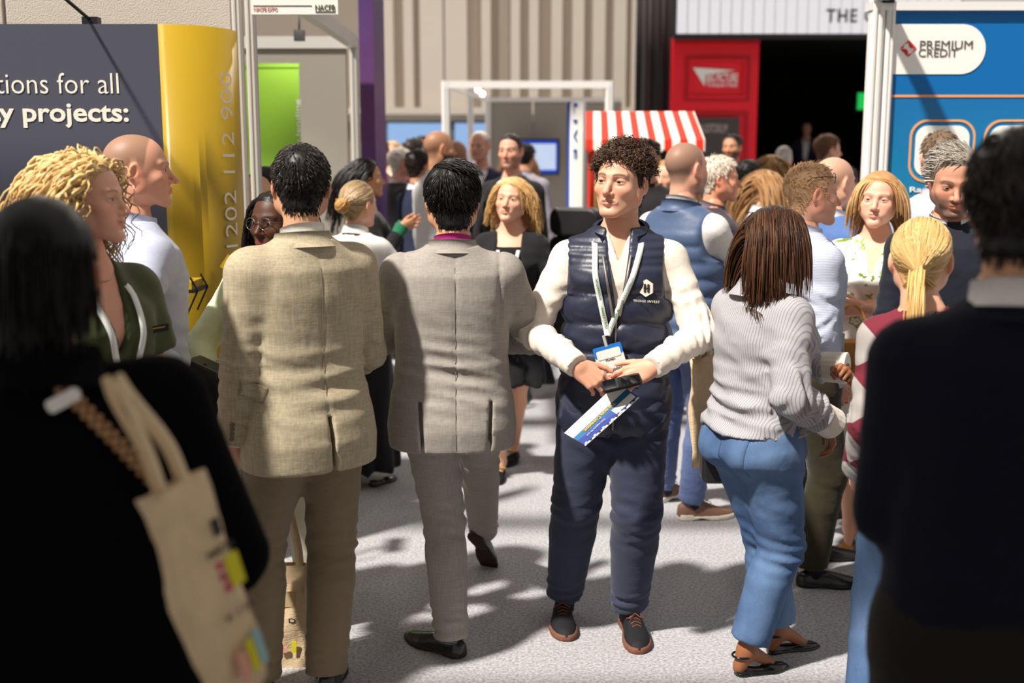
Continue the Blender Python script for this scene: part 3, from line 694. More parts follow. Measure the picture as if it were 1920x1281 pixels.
# ------------------------------------------------------------------ head template (origin between the eyes' level and the ears; +Y is the face)
_HEADS = {}
def head_template(kind, vox):
    if (kind, vox) in _HEADS: return _HEADS[(kind, vox)]
    fem = kind[0] == 'f'; smile = 'smile' in kind; old = 'old' in kind
    s = Sdf((-.105, -.135, -.165), (.105, .13, .14), vox)
    s.ell((0, -.018, .036), (.0755, .094, .083), .01)
    s.ell((0, .026, .002), (.064, .058, .09), .03)                          # forehead to mid-face
    s.ell((0, .030, -.045), (.052 if fem else .055, .050, .058), .03)
    jw = .046 if fem else .053
    for m in (-1, 1):
        s.cone((m * jw, .002, -.052), (m * (.012 if fem else .018), .068, -.101), .020, .017, .025)
        s.cone((m * .058, -.005, -.012), (m * jw, .002, -.055), .020, .019, .03)
        s.ell((m * .043, .056, -.026), (.022, .02, .018), .022)              # cheekbone
        s.ell((m * .034, .058, -.055), (.02, .02, .022), .02) if (smile or old) else None
    s.ell((0, .076, -.1), (.016 if fem else .019, .014, .014), .016)         # chin
    s.ell((0, .068, -.066), (.030, .022, .022), .018)                        # muzzle
    for m in (-1, 1):
        s.cone((m * .012, .0815, .0185), (m * .046, .069, .022), .008 if fem else .0105, .006, .014)   # brow ridge
    for m in (-1, 1): s.ell((m * .0325, .0945, -.001), (.0195, .019, .0125), .012, sub=True)              # sockets
    nl = .104 if fem else .108
    s.cone((0, .078, .010), (0, nl, -.034), .0075, .0105, .012)
    s.ell((0, nl + .001, -.037), (.0095, .009, .0085), .008)
    for m in (-1, 1): s.ell((m * .0125, .0895, -.0405), (.0075, .0105, .0075), .007)
    for m in (-1, 1): s.ell((m * .0065, .0965, -.0495), (.0038, .006, .004), .003, sub=True)
    # eyelids with a slit that leaves the eyeball showing
    ro = .0029 if old else .0038
    for m in (-1, 1):
        s.ell((m * .0325, .0685, .0), (.0172, .0162, .0135), .005)
        s.cone((m * .0205, .0805, -.0016), (m * .0320, .0845, -.0006), .0018, ro, .0012, sub=True)
        s.cone((m * .0320, .0845, -.0006), (m * .0455, .0785, -.0002), ro, .0018, .0012, sub=True)
    mw = .029 if smile else .0275; lift = .006 if smile else 0
    for m in (-1, 1):
        s.cone((m * mw, .0790 - lift * .6, -.0655 + lift), (m * .006, .0890, -.0605), .0028, .0056, .006)
        s.cone((0, .0885, -.0625), (m * .007, .0895, -.0605), .0045, .0052, .005)
        s.cone((m * mw, .0785 - lift * .6, -.0685 + lift), (0, .0885, -.0735), .0028, .0068, .006)
    for m in (-1, 1): s.cone((m * mw, .0815 - lift * .6, -.0668 + lift), (0, .0965, -.0668), .0010, .0018 if not smile else .0035, .0022, sub=True)
    s.ell((0, .0905, -.0845), (.014, .007, .0045), .010, sub=True)
    for m in (-1, 1):                                                       # ears
        rot = Matrix.Rotation(R(-14), 3, 'X') @ Matrix.Rotation(R(m * 22), 3, 'Z')
        s.ell((m * .0795, -.014, -.004), (.0085, .0185, .0315), .006, rot=rot)
        s.ell((m * .0870, -.010, .002), (.0065, .0105, .0195), .004, sub=True, rot=rot)
        s.ell((m * .0765, -.008, -.030), (.006, .009, .010), .006)
    s.cone((0, -.028, -.05), (0, -.045, -.19), .049 if fem else .054, .05, .03)
    V, Q = s.mesh(); V = relax(V, Q, 1, .35)
    _HEADS[(kind, vox)] = (V, Q, normals(V, Q)); return _HEADS[(kind, vox)]
_zl = (np.array([-.14, -.085, -.06, -.045, -.03, -.018, -.002, .008, .02, .032, .046, .06, .08, .12]),
       np.array([-.085, -.085, -.078, -.055, -.015, .022, .022, -.022, -.012, .03, .058, .074, .082, .084]))
def hair_mask(V, recede=0, nape=0):
    """signed height above the hairline"""
    z = np.interp(V[:, 1], *_zl) + recede * sstep(.0, .07, V[:, 1]) + nape * sstep(-.03, -.07, V[:, 1])
    m = V[:, 2] - z - .010 * np.exp(-(V[:, 0] / .02) ** 2) * 0
    ear = (np.abs(V[:, 0]) > .0775) & (V[:, 2] < .028) & (V[:, 1] > -.045)
    return np.where(ear, -.02, m)
def skin_colors(V, N, c):
    skin = np.array(c['skin'][:3]); C = np.tile(skin, (len(V), 1)); x, y, z = np.abs(V[:, 0]), V[:, 1], V[:, 2]
    def mix(w, col): 
        nonlocal C; C = C + w[:, None] * (np.array(col[:3]) - C)
    red = skin * np.array([1.05, .72, .68])
    mix(.45 * np.exp(-((x - .042) / .022) ** 2 - ((z + .032) / .022) ** 2) * (y > .03), red)
    mix(.40 * np.exp(-(x / .014) ** 2 - ((z + .038) / .014) ** 2) * (y > .085), red)
    mix(.45 * (x > .074) * (z < .035) * (y > -.05), red)
    hc = c.get('browc', c.get('hair', (.05, .03, .02)))
    if c.get('beard'):
        bw = sstep(-.030, -.052, z - .10 * np.clip(.045 - y, 0, .05)) * sstep(-.022, .0, y) * sstep(-.135, -.112, z) * (N[:, 2] > -.97)
        up = np.clip(np.exp(-(x / .024) ** 2) * sstep(-.044, -.052, z) * sstep(-.064, -.058, z), 0, 1)
        bw = np.clip(bw * sstep(.013, .03, np.maximum(x, (-.079 - z) * 2 + .013)) + up * (y > .07), 0, 1)
        mix(bw * c['beard'], c.get('beardc', hc))
    if c.get('stubble_scalp'):
        mix(c['stubble_scalp'] * sstep(-.004, .034, hair_mask(V, c.get('recede', 0))), c.get('scalpc', hc))
    zb = .0205 + .0035 * (1 - ((x - .034) / .02) ** 2)
    bt = .0030 if c.get('fem') else .0042
    mix(c.get('brow', .85) * np.exp(-((z - zb) / bt) ** 2) * sstep(.009, .015, x) * sstep(.056, .046, x) * (y > .05), hc)
    lip = np.exp(-((z + .0668 - (.006 if c.get('smile') else 0) * (x / .027) ** 2) / .0082) ** 4) * sstep(.030 if c.get('smile') else .0275, .020, x) * (y > .072)
    mix(lip * c.get('lipw', .6), c.get('lip', skin * np.array([.95, .48, .45])))
    eye = np.exp(-(((x - .0325) / .0165) ** 2 + ((z - .0030) / .0050) ** 2) ** 2) * (y > .06)
    mix(eye * c.get('lash', .45), (.03, .02, .015))
    return C
def eyeballs(gaze, n=12):
    V = []; Q = []; mi = []; off = 0
    g = np.array(gaze, float); g /= np.linalg.norm(g); t1 = np.cross(g, [0, 0, 1.]); t1 /= np.linalg.norm(t1); t2 = np.cross(t1, g)
    th = np.radians([0.1, 14, 28, 34, 48, 62, 80, 110]); ph = np.arange(n) * 2 * np.pi / n
    for m in (-1, 1):
        c = np.array([m * .0325, .0705, .0])
        for t in th:
            for p in ph: V.append(c + .0129 * (g * np.cos(t) + np.sin(t) * (t1 * np.cos(p) + t2 * np.sin(p))))
        for i in range(len(th) - 1):
            for j in range(n):
                Q.append((off + i * n + j, off + i * n + (j + 1) % n, off + (i + 1) * n + (j + 1) % n, off + (i + 1) * n + j)); mi.append(0 if i == 0 else 1 if i < 3 else 2)
        off = len(V)
    return np.array(V), np.array(Q), mi

# ------------------------------------------------------------------ hand template: wrist at origin, fingers +Y, palm -Z, thumb +X
HP = {'relaxed': [(20, 30, 18), (24, 34, 20), (28, 38, 22), (32, 40, 24), .3], 'flat': [(4, 6, 4), (4, 6, 4), (4, 6, 4), (6, 8, 5), .0],
      'grip': [(55, 75, 40), (60, 80, 40), (64, 82, 42), (66, 82, 42), .8], 'hold': [(28, 48, 25), (34, 52, 28), (40, 56, 30), (46, 58, 30), .55],
      'cradle': [(14, 30, 18), (18, 32, 20), (24, 36, 22), (30, 40, 24), .05], 'fist': [(70, 85, 55), (74, 88, 55), (76, 88, 55), (78, 88, 55), 1.0], 'point': [(8, 12, 8), (45, 70, 40), (55, 78, 40), (60, 80, 40), .5]}
_HANDS = {}
def hand_template(pose, vox, spread=1.0):
    if (pose, vox) in _HANDS: return _HANDS[(pose, vox)]
    s = Sdf((-.07, -.075, -.115), (.095, .215, .05), vox)
    bases = [(.031, .090, 0), (.0105, .095, .002), (-.0105, .091, 0), (-.0295, .081, -.003)]
    ln = [.074, .082, .076, .060]; rd = [.0088, .0090, .0085, .0075]; sp = [6, 1, -4, -10]
    for b in bases: s.cone((b[0] * .55, .012, -.003), b, .0150, .0115, .010)
    s.cone((0, -.03, 0), (0, .012, -.001), .0250, .0225, .016, squash=((0, 0, 1), 1.22))
    s.ell((.024, .038, -.012), (.016, .03, .014), .012); s.ell((-.024, .035, -.010), (.013, .03, .012), .012)
    for b, l, r, a, cur in zip(bases, ln, rd, sp, HP[pose]):
        p = np.array(b, float); ang = 0; lat = math.radians(-a * spread)
        for q, (fr, c) in enumerate(zip((.45, .30, .25), cur)):
            ang += math.radians(c); d = np.array([-math.sin(lat) * math.cos(ang), math.cos(lat) * math.cos(ang), -math.sin(ang)])
            e = p + d * l * fr; s.cone(p, e, r * (1.04 - .1 * q), r * (.96 - .1 * q), .0025 if q else .006); p = e
    t = HP[pose][4]
    p0 = np.array([.020, .022, -.008]); p1 = np.array([.046 - .006 * t, .056, -.014 - .016 * t]); p2 = np.array([.062 - .03 * t, .086, -.018 - .030 * t]); p3 = np.array([.068 - .048 * t, .110 - .002 * t, -.020 - .034 * t])
    s.cone(p0, p1, .0145, .0115, .012).cone(p1, p2, .0112, .0098, .003).cone(p2, p3, .0098, .0082, .003)
    V, Q = s.mesh(); V = relax(V, Q, 1, .3); _HANDS[(pose, vox)] = (V, Q); return V, Q

# ------------------------------------------------------------------ shoes: heel at y=-.08, toe at +.20, sole on z=0
_SHOES = {}
SHK = {'derby': dict(w=[(-.085, .0), (-.08, .022), (-.06, .034), (-.02, .034), (.04, .040), (.10, .050), (.15, .047), (.185, .034), (.203, .016), (.208, .0)],
                     h=[(-.085, .07), (-.05, .095), (.0, .098), (.045, .084), (.09, .062), (.14, .048), (.18, .040), (.208, .018)], sole=.024, top=.092),
       'loafer': dict(w=[(-.085, .0), (-.08, .022), (-.06, .032), (-.02, .031), (.04, .036), (.10, .046), (.15, .041), (.19, .026), (.212, .012), (.218, .0)],
                      h=[(-.085, .06), (-.05, .072), (.0, .070), (.045, .070), (.09, .058), (.14, .044), (.18, .034), (.218, .014)], sole=.018, top=.07),
       'flat': dict(w=[(-.080, .0), (-.075, .02), (-.05, .029), (-.01, .027), (.04, .031), (.09, .041), (.13, .038), (.165, .022), (.186, .01), (.192, .0)],
                    h=[(-.08, .05), (-.05, .048), (.0, .034), (.045, .030), (.075, .04), (.12, .036), (.16, .028), (.19, .012)], sole=.012, top=.05)}
def shoe_template(kind, vox=.006):
    if kind in _SHOES: return _SHOES[kind]
    k = SHK[kind]; out = []
    for part in ('upper', 'sole'):
        s = Sdf((-.08, -.11, -.02), (.08, .24, .13), vox if part == 'upper' else .0055)
        x, y, z = s.P(); w = np.interp(s.ax[1], *zip(*k['w'])).astype(f4)[None, :, None]; h = np.interp(s.ax[1], *zip(*k['h'])).astype(f4)[None, :, None]
        xx = x - (.010 * np.sin((s.ax[1] + .08) * 11)).astype(f4)[None, :, None]
        if part == 'upper':
            q = (np.abs(xx) / np.maximum(w, 1e-3)) ** 2.2 + (np.maximum(z, 0) / h) ** 2.6
            d = (q ** f4(1 / 2.4) - 1) * np.minimum(w, h); d = np.maximum(d, -z + k['sole'] * .5)
            d = np.maximum(d, z - k['top'])
        else:
            d = np.maximum(np.abs(xx) - w - .004, np.maximum(-z, z - k['sole'] - .006 * (y < -.02)))
            d = np.maximum(d, np.where(w <= 0, .01, -1))
            arch = np.exp(-((y - .02) / .03) ** 2) * .010 * (k['sole'] > .015)
            d = np.maximum(d, -(z - arch))
        s.D[:] = d; V, Q = s.mesh(); out.append((relax(V, Q, 2, .5), Q))
    _SHOES[kind] = out; return out
# ------------------------------------------------------------------ people
from mathutils.bvhtree import BVHTree
LOD = {0: dict(head=.0036, cloth=.0112, hand=.0048, body=.036), 1: dict(head=.0058, cloth=.0205, hand=.0060, body=.04), 2: dict(head=.009, cloth=.031, hand=.010, body=.044)}
SKIN = mat('skin', (1, 1, 1, 1), rough=.48, spec=.35, attr='Col', bump=.12, bscale=420, sss=.12)
EYEB = mat('pupil', (.008, .006, .005, 1), rough=.1, spec=.6); EYEW = mat('eye_white', rgb(214, 205, 196), rough=.2, spec=.6)
def hairmat(): return mat('hair', (1, 1, 1, 1), rough=.42, spec=.28, attr='Col')
SK = {'fair': rgb(226, 176, 148), 'rosy': rgb(222, 164, 138), 'tan': rgb(200, 146, 112), 'brown': rgb(152, 100, 68), 'dark': rgb(84, 52, 38), 'olive': rgb(206, 154, 120)}
def unit(v): v = np.array(v, float); return v / (np.linalg.norm(v) + 1e-12)
def ik(a, t, l1, l2, pole):
    a = np.array(a, float); t = np.array(t, float); d = t - a; L = np.linalg.norm(d); u = d / L
    L = min(L, (l1 + l2) * .998); w = a + u * L
    x = (l1 * l1 - l2 * l2 + L * L) / (2 * L); hgt = math.sqrt(max(1e-9, l1 * l1 - x * x))
    p = np.array(pole, float); p = p - u * (p @ u); p = unit(p)
    return a + u * x + p * hgt, w
MK = [(.80, .160, .108, -.010), (.88, .172, .120, -.012), (.96, .164, .114, -.008), (1.05, .150, .104, 0), (1.12, .146, .102, .002), (1.22, .154, .110, .002), (1.33, .170, .118, 0), (1.41, .166, .106, -.008), (1.445, .144, .090, -.016), (1.475, .108, .078, -.026), (1.505, .074, .068, -.032), (1.545, .060, .060, -.034)]
FK = [(.80, .160, .112, -.014), (.88, .176, .124, -.016), (.96, .162, .112, -.010), (1.05, .136, .096, 0), (1.12, .126, .092, .004), (1.22, .136, .102, .010), (1.30, .150, .124, .018), (1.37, .148, .108, .004), (1.430, .128, .084, -.014), (1.470, .086, .066, -.026), (1.500, .060, .058, -.031), (1.54, .052, .052, -.034)]
class Person:
    def __init__(p, label, px, Y, h, yaw, sex='m', skin='fair', lod=1, lean=0, side=0, twist=0, girth=1, belly=0, shoulder=1, hs=None, head=(0, 0, 0), hands=None, feet=None,
                 face=None, headkind=None, bare=False, headw=1, hipshift=0, shx=None, eyes=True, hold=None, gaze=(0, 1, 0), shrug=0, py=None, neck=0, hipw=1, bust=1, slim=1, hsh=0, hv=None, handv=None):
        p.lod = lod; p.L = LOD[lod]; p.fem = sex == 'f'; p.h = h; p.s = s = h / 1.78; p.girth = girth; p.belly = belly
        g = at(px, 300 if py is None else py, Y); p.pos = Vector((g.x, Y, 0)); p.yaw = R(yaw)
        p.M = Matrix.Translation(p.pos) @ Matrix.Rotation(p.yaw, 4, 'Z'); p.Mi = p.M.inverted()
        p.lean = lean; p.side = side; p.tw = R(twist); p.hz = .925 * s; p.hipshift = hipshift; p.hipw = hipw; p.bust = bust
        shz = 1.418 * s + shrug; p.shz = shz
        sx = (.168 if not p.fem else .148) * s * shoulder
        p.J = {}
        c = p.spine(shz); ct, st_ = math.cos(p.tw), math.sin(p.tw)
        for k, m in (('L', -1), ('R', 1)):
            p.J['sh' + k] = np.array([c[0] + m * sx * ct + .012 * s * st_, c[1] + m * sx * st_ - .012 * s * ct, shz - .02 * s - m * hsh])
        p.l1, p.l2 = .285 * s, .255 * s
        hands = hands or {}; p.hands = hands; p.wr = {}
        for k, m in (('L', -1), ('R', 1)):
            H = hands.get(k, {}); sh = p.J['sh' + k]
            t = H.get('w'); t = np.array([m * .245 * s * max(1, girth) + c[0], .06 * s + c[1] * .3, .86 * s]) if t is None else (np.array(p.loc(*t)) if H.get('px', 1) else np.array(t))
            pole = H.get('pole', (m * .5, -1, -.2)); e, w = ik(sh, t, p.l1, p.l2, pole)
            p.J['el' + k] = e; p.J['wr' + k] = w
            fd = H.get('f'); fd = unit(w - e) if fd is None else unit(fd)
            pn = unit(H.get('palm', (-m, .15, 0))); pn = unit(pn - fd * (pn @ fd))
            p.wr[k] = (w, fd, pn, H.get('pose', 'relaxed'))
        feet = feet or {}; p.foot = {}
        for k, m in (('L', -1), ('R', 1)):
            F = feet.get(k, {}); g = F.get('g'); x, y = (m * .10 * s, 0) if g is None else ((lambda q: (q[0], q[1]))(p.loc_ground(*g)) if F.get('px', 1) else g)
            ya = R(F.get('yaw', -m * 12)); pi = R(F.get('pitch', 0)); hl = F.get('heel', 0)
            fm = Matrix.Translation((x, y, F.get('z', 0))) @ Matrix.Rotation(ya, 4, 'Z') @ Matrix.Translation((0, .12, 0)) @ Matrix.Rotation(-pi, 4, 'X') @ Matrix.Translation((0, -.12, 0))
            p.foot[k] = fm; ank = np.array(fm @ Vector((0, -.02, .085 * s + hl))); hip = np.array([m * .088 * s * hipw + hipshift, -.005, p.hz])
            kd = F.get('knee', (math.sin(-ya) * 1, math.cos(ya), 0)); kn, an = ik(hip, ank, .432 * s, .425 * s, kd)
            p.J['hip' + k] = hip; p.J['kn' + k] = kn; p.J['an' + k] = ank
        # head
        p.hs = hs or (.965 if p.fem else 1.0); p.headw = headw
        top = p.spine(h); hc = Vector((top[0], top[1] + .012 + neck, h - .118 * p.hs)); piv = Vector((0, -.025, -.085)) * p.hs
        rot = Matrix.Rotation(R(head[0]), 4, 'Z') @ Matrix.Rotation(R(head[1]), 4, 'X') @ Matrix.Rotation(R(head[2]), 4, 'Y')
        p.HM = Matrix.Translation(hc + piv) @ rot @ Matrix.Translation(-piv) @ Matrix.Diagonal((p.hs * headw, p.hs, p.hs, 1))
        p.HMn = np.array(p.HM); p.face = dict(face or {}); p.face['skin'] = SK[skin] if isinstance(skin, str) else skin; p.face['fem'] = p.fem
        p.headkind = headkind or ('f' if p.fem else 'm'); p.face['smile'] = 'smile' in p.headkind
        HV, HQ, HN = head_template(p.headkind, hv or p.L['head']); p.HV, p.HQ, p.HN = HV, HQ, HN
        parts = [(p.h2p(HV), HQ, skin_colors(HV, HN, p.face), np.zeros(len(HQ), int))]
        if lod < 2 and eyes:
            EV, EQ, mi = eyeballs(gaze); parts.append((p.h2p(EV), EQ, np.full((len(EV), 3), .1), np.array(mi) + 1))
        # hands
        sk = np.array(p.face['skin'][:3]) * np.array([1, .93, .9])
        for k, m in (('L', -1), ('R', 1)):
            w, fd, pn, pose = p.wr[k]
            if pose is None: continue
            V, Q = hand_template(pose, handv or p.L['hand']); sc = .97 * s * (.93 if p.fem else 1)
            zx = -pn; yx = fd; xx = np.cross(yx, zx); th = H = hands.get(k, {}).get('thumb', None)
            # right hand, palm down (-z), fingers forward: thumb at -x; mirror when needed
            sg = 1 if k == 'L' else -1
            V2 = V * np.array([sg, 1, 1]) * sc
            X = w + V2[:, :1] * xx + V2[:, 1:2] * yx + V2[:, 2:3] * zx
            parts.append((X, Q[:, ::-1] if sg < 0 else Q, np.tile(sk, (len(X), 1)), np.zeros(len(Q), int)))
        # trunk and limbs
        vox = (.0145 if lod == 0 else .017) if bare else p.L['body']; sh_ = 0 if bare else -.012
        b = Sdf((-.5, -.45, .0), (.5, .62, h * .9), vox)
        b.loft(p.tkeys(sh_, (.90 if bare else .92) * s, 1.53 * s), 2.3, p.twa())
        hb = np.array(p.HM @ Vector((0, -.03, -.085))); nb = p.spine(1.46 * s); nr = .050 if p.fem else .056
        p.neckb = np.array([nb[0], nb[1] - .022, 1.46 * s]); p.neckt = hb
        b.cone(p.neckb, hb, nr * 1.12, nr * .95, .035)
        for k in 'LR':
            sh = p.J['sh' + k]; b.cone(np.array([nb[0], nb[1] - .024, 1.465 * s]), sh, .040, .045 + sh_, .04)
            b.cone(sh, p.J['el' + k], .050 * s + sh_, .040 * s + sh_, .03).cone(p.J['el' + k], p.J['wr' + k], .041 * s + sh_ * .8, .0275 * s + sh_ * .1, .012)
            b.cone(p.J['hip' + k], p.J['kn' + k], .085 * s + sh_, .056 * s + sh_, .03)
            kn, an = p.J['kn' + k], p.J['an' + k]; cf = kn + (an - kn) * .28 + np.array([0, -.012, 0])
            b.cone(kn, cf, .052 * s + sh_, .054 * s + sh_, .02).cone(cf, an, .054 * s + sh_, .034 * s + sh_ * .5, .02)
            fm = p.foot[k]
            if bare: b.cone(an, np.array(fm @ Vector((0, .085, .020))), .032 * s, .016, .02); b.cone(an, np.array(fm @ Vector((0, -.045, .030))), .032 * s, .025, .02)
        V, Q = b.mesh(); parts.append((V, Q, np.tile(np.array(p.face['skin'][:3]) * np.array([1, .95, .93]), (len(V), 1)), np.zeros(len(Q), int)))
        p.skinV, p.skinQ = V, Q
        off = 0; Vs, Qs, Cs, Ms = [], [], [], []
        for V, Q, C, m_ in parts: Vs.append(V); Qs.append(Q + off); Cs.append(C); Ms.append(m_); off += len(V)
        iris = mat('iris_' + (face or {}).get('iris', 'brown'), {'brown': rgb(62, 38, 24), 'blue': rgb(86, 110, 130)}[(face or {}).get('iris', 'brown')], rough=.15, spec=.6)
        me = mesh_np('person', np.concatenate(Vs), [np.concatenate(Qs)], True, (SKIN, EYEB, iris, EYEW), np.concatenate(Ms), np.concatenate(Cs))
        p.o = link('person', me, None, p.pos, (0, 0, p.yaw)); prop(p.o, label, 'person')
    def spine(p, z):
        t = max(0, z - p.hz); return (p.hipshift + p.side * t, p.lean * t)
    def twa(p): return (np.array([p.hz, p.shz]), np.array([0, p.tw]))
    def loc(p, px, py, Y): return p.Mi @ at(px, py, Y)
    def loc_ground(p, px, py): return p.Mi @ ground(px, py)
    def h2p(p, V): return V @ p.HMn[:3, :3].T + p.HMn[:3, 3]
    def tkeys(p, e, zb, zt, boxy=0, flare=0, eb=None):
        out = []; s = p.s; K = FK if p.fem else MK; K = np.array(K); eb = e if eb is None else eb
        zs = sorted(set([zb, zt] + [k * s for k in K[:, 0] if zb < k * s < zt]))
        ach = K[6, 1]; bch = K[6, 2]
        for z in zs:
            u = z / s; a = np.interp(u, K[:, 0], K[:, 1]); b = np.interp(u, K[:, 0], K[:, 2]); cy = np.interp(u, K[:, 0], K[:, 3])
            if u < .98: a *= p.hipw
            if p.fem and 1.18 < u < 1.4: b *= 1 + (p.bust - 1) * math.exp(-((u - 1.3) / .06) ** 2); cy += .06 * (p.bust - 1) * math.exp(-((u - 1.3) / .06) ** 2)
            if boxy and u < 1.33: a = a + (max(a, ach * .985) - a) * boxy; b = b + (max(b, bch * .95) - b) * boxy
            gg = 1 + (p.girth - 1) * sstep(1.5, 1.36, u)
            a *= gg * s; b *= gg * s
            bl = p.belly * math.exp(-((u - 1.08) / .13) ** 2); b += bl; cy = cy * s + bl * .8; a += bl * .4
            fl = flare * sstep(1.05, .6, u); w = sstep(1.5, 1.40, u)
            ee = eb + (e - eb) * sstep(.95, 1.1, u); ee = ee * w + min(ee, .010) * (1 - w)
            c = p.spine(z); out.append((z, c[0], c[1] + cy, a + ee + fl, b + ee + fl * .8))
        return out
    def part(p, name, V, Q, m, parent=None, colors=None, label=None):
        me = mesh_np(name, V, [Q], True, (m,), None, colors); o = link(name, me, parent or p.o)
        if label: o['label'] = label
        return o
    # ---- clothes
    def top(p, name, m, e=.014, zb=None, zt=None, boxy=.3, sleeve=(.058, .050, .040), slen=1.0, flare=0, pad=0, vneck=None, openf=None, n=2.4, fold=1.0, fn=None, eb=None, cuffw=None, sides='LR', neckr=.060, vox=None, shoulder=True, seed=1, label=None):
        s = p.s; zb = (.93 * s if zb is None else zb); zt = (1.505 * s if sleeve else 1.487 * s) if zt is None else zt; vox = vox or p.L['cloth'] * (1.7 if sleeve is None and name == 'shirt' else 1)
        xs = [p.J[k][0] for k in ('shL', 'shR', 'elL', 'elR', 'wrL', 'wrR')]; ys = [p.J[k][1] for k in ('shL', 'shR', 'elL', 'elR', 'wrL', 'wrR')]; zs = [p.J[k][2] for k in ('elL', 'elR', 'wrL', 'wrR')]
        w = .30 * s * p.girth + flare; sp = p.spine(zt)
        lo = (min(xs + [-w, sp[0] - w]) - .09, min(ys + [-.22 * p.girth - flare, sp[1] - .2]) - .06, min([zb] + (zs if sleeve else [])) - .06); hi = (max(xs + [w, sp[0] + w]) + .09, max(ys + [.22 * p.girth + p.belly + flare, sp[1] + .2]) + .06, zt + .06)
        S = Sdf(lo, hi, vox); S.loft(p.tkeys(e, zb - .0, zt, boxy, flare, eb), n, p.twa())
        nb = p.spine(1.46 * s)
        if shoulder:
            for k in 'LR': S.cone(np.array([nb[0], nb[1] - .026, 1.472 * s]), p.J['sh' + k] + np.array([0, 0, pad * .4]), .045 * s, .053 * s + pad, .035)
        if sleeve:
            for k in sides:
                sh, el, wr = p.J['sh' + k], p.J['el' + k], p.J['wr' + k]; r0, r1, r2 = (r * s for r in sleeve)
                sh_ = sh + np.array([0, 0, pad * .4])
                if slen <= .5:
                    e1 = sh + (el - sh) * slen * 2; S.cone(sh_, e1, r0, r0 + (r1 - r0) * slen, 0, flat=True, kf=(sh, .2, .05, .008))
                else:
                    S.cone(sh_, el, r0, r1, 0, kf=(sh, .22, .05, .008)); e2 = el + (wr - el) * ((slen - .5) * 2)
                    S.cone(el, e2, r1, r2 if slen >= .95 else r1 + (r2 - r1) * (slen - .5) * 2, .008, flat=True)
                if fold:
                    ax = wr - el
                    S.folds(el, .10, .0065 * fold, unit(ax) + .4 * unit(sh - el), .042, seed + 3); S.folds(el + (wr - el) * .55, .10, .0045 * fold, ax, .045, seed + 4)
                    S.folds(sh + (el - sh) * .5, .10, .0035 * fold, el - sh, .07, seed + 5); S.folds(sh + (el - sh) * .25 + np.array([0, 0, -.08]), .09, .005 * fold, (0, .4, 1), .05, seed + 6)
        if fold:
            c = p.spine(1.08 * s); S.folds((c[0], c[1] - .1, 1.06 * s), (.22, .14, .16), .0055 * fold, (.25, 0, 1), .075, seed); S.folds((c[0], c[1] + .1, 1.06 * s), (.22, .14, .18), .0050 * fold, (-.2, 0, 1), .075, seed + 1)
            S.folds((c[0], c[1], 1.3 * s), (.24, .2, .14), .0028 * fold, (.5, 0, 1), .11, seed + 2)
        if neckr:
            ax_ = unit(p.neckt - p.neckb); S.cone(p.neckb + ax_ * .02, p.neckb + ax_ * .25, neckr, neckr + .02, .006, sub=True)
        if fn: fn(S)
        if vneck:       # (z of the point, half width at the top, z of the top): open front
            x, y, z = S.P(); zv, hw, zt2 = vneck; c = p.spine(1.3 * s)
            wd = np.interp(S.ax[2], [zv, zt2], [0, hw]).astype(f4)[None, None, :]; wd = np.where(S.ax[2][None, None, :] < zv, -1, wd)
            S.D = np.maximum(S.D, np.where(y > c[1], wd - np.abs(x - c[0]), -1).astype(f4))
        if openf:       # half-width profile of an open front: [(z, w)...]
            x, y, z = S.P(); zz, ww = zip(*openf); c = p.spine(1.2 * s)
            wd = np.interp(S.ax[2], zz, ww).astype(f4)[None, None, :]
            S.D = np.maximum(S.D, np.where(y > c[1], wd - np.abs(x - c[0]), -1).astype(f4))
        V, Q = S.mesh(); V = relax(V, Q, 1, .4)
        o = p.part(name, V, Q, m, label=label); p.last = (V, Q, o); p.tops = getattr(p, 'tops', {}); p.tops[name] = (V, Q, o); return o
    def trousers(p, m, top=None, r=(.094, .072, .058), hem=0., e=.010, fold=1., name='trousers', flare=0, vox=None, seat=1., fn=None, stack=1.):
        s = p.s; top = 1.04 * s if top is None else top; vox = vox or p.L['cloth'] * 1.3
        js = [p.J[a + k] for a in ('hip', 'kn', 'an') for k in 'LR']; X = [j[0] for j in js]; Yv = [j[1] for j in js]
        S = Sdf((min(X + [-.2 * p.girth]) - .13, min(Yv + [-.16 * p.girth]) - .13, min(j[2] for j in js) - .07), (max(X + [.2 * p.girth]) + .13, max(Yv + [.16 * p.girth + p.belly]) + .13, top + .05), vox)
        S.loft(p.tkeys(e, .86 * s, top), 2.3)
        for k, m_ in (('L', -1), ('R', 1)):
            h_, kn, an = p.J['hip' + k], p.J['kn' + k], p.J['an' + k]; r0, r1, r2 = (q * s for q in r); r0 *= (1 + (p.girth - 1) * .7)
            S.ell(h_ + np.array([-m_ * .01, -.055 * s * seat, -.03 * s]), (.082 * s * p.hipw, .075 * s * seat, .085 * s), .03)
            S.cone(h_, kn, r0, r1, .05); mid = kn + (an - kn) * .32 + np.array([0, -.010, 0]); rm = max(r2, r1 * .96)
            en = an + unit(an - kn) * hem; S.cone(kn, mid, r1, rm, .015).cone(mid, en, rm, r2 + flare, .012, flat=True)
            if fold:
                S.folds(kn, (.11, .11, .13), .0065 * fold, (0, .25, 1), .055, 11 + (k == 'R')); S.folds(an + (kn - an) * .12, (.09, .09, .09 * stack), .0075 * fold * min(1, stack), (.1, .2, 1), .045, 13 + (k == 'R'))
                S.folds(h_ + np.array([0, .03, -.06]), .14, .0055 * fold, (-m_ * .8, 0, 1), .06, 15); S.folds(h_ + (kn - h_) * .6, .13, .003 * fold, (m_ * .5, 0, 1), .09, 17)
        if fn: fn(S)
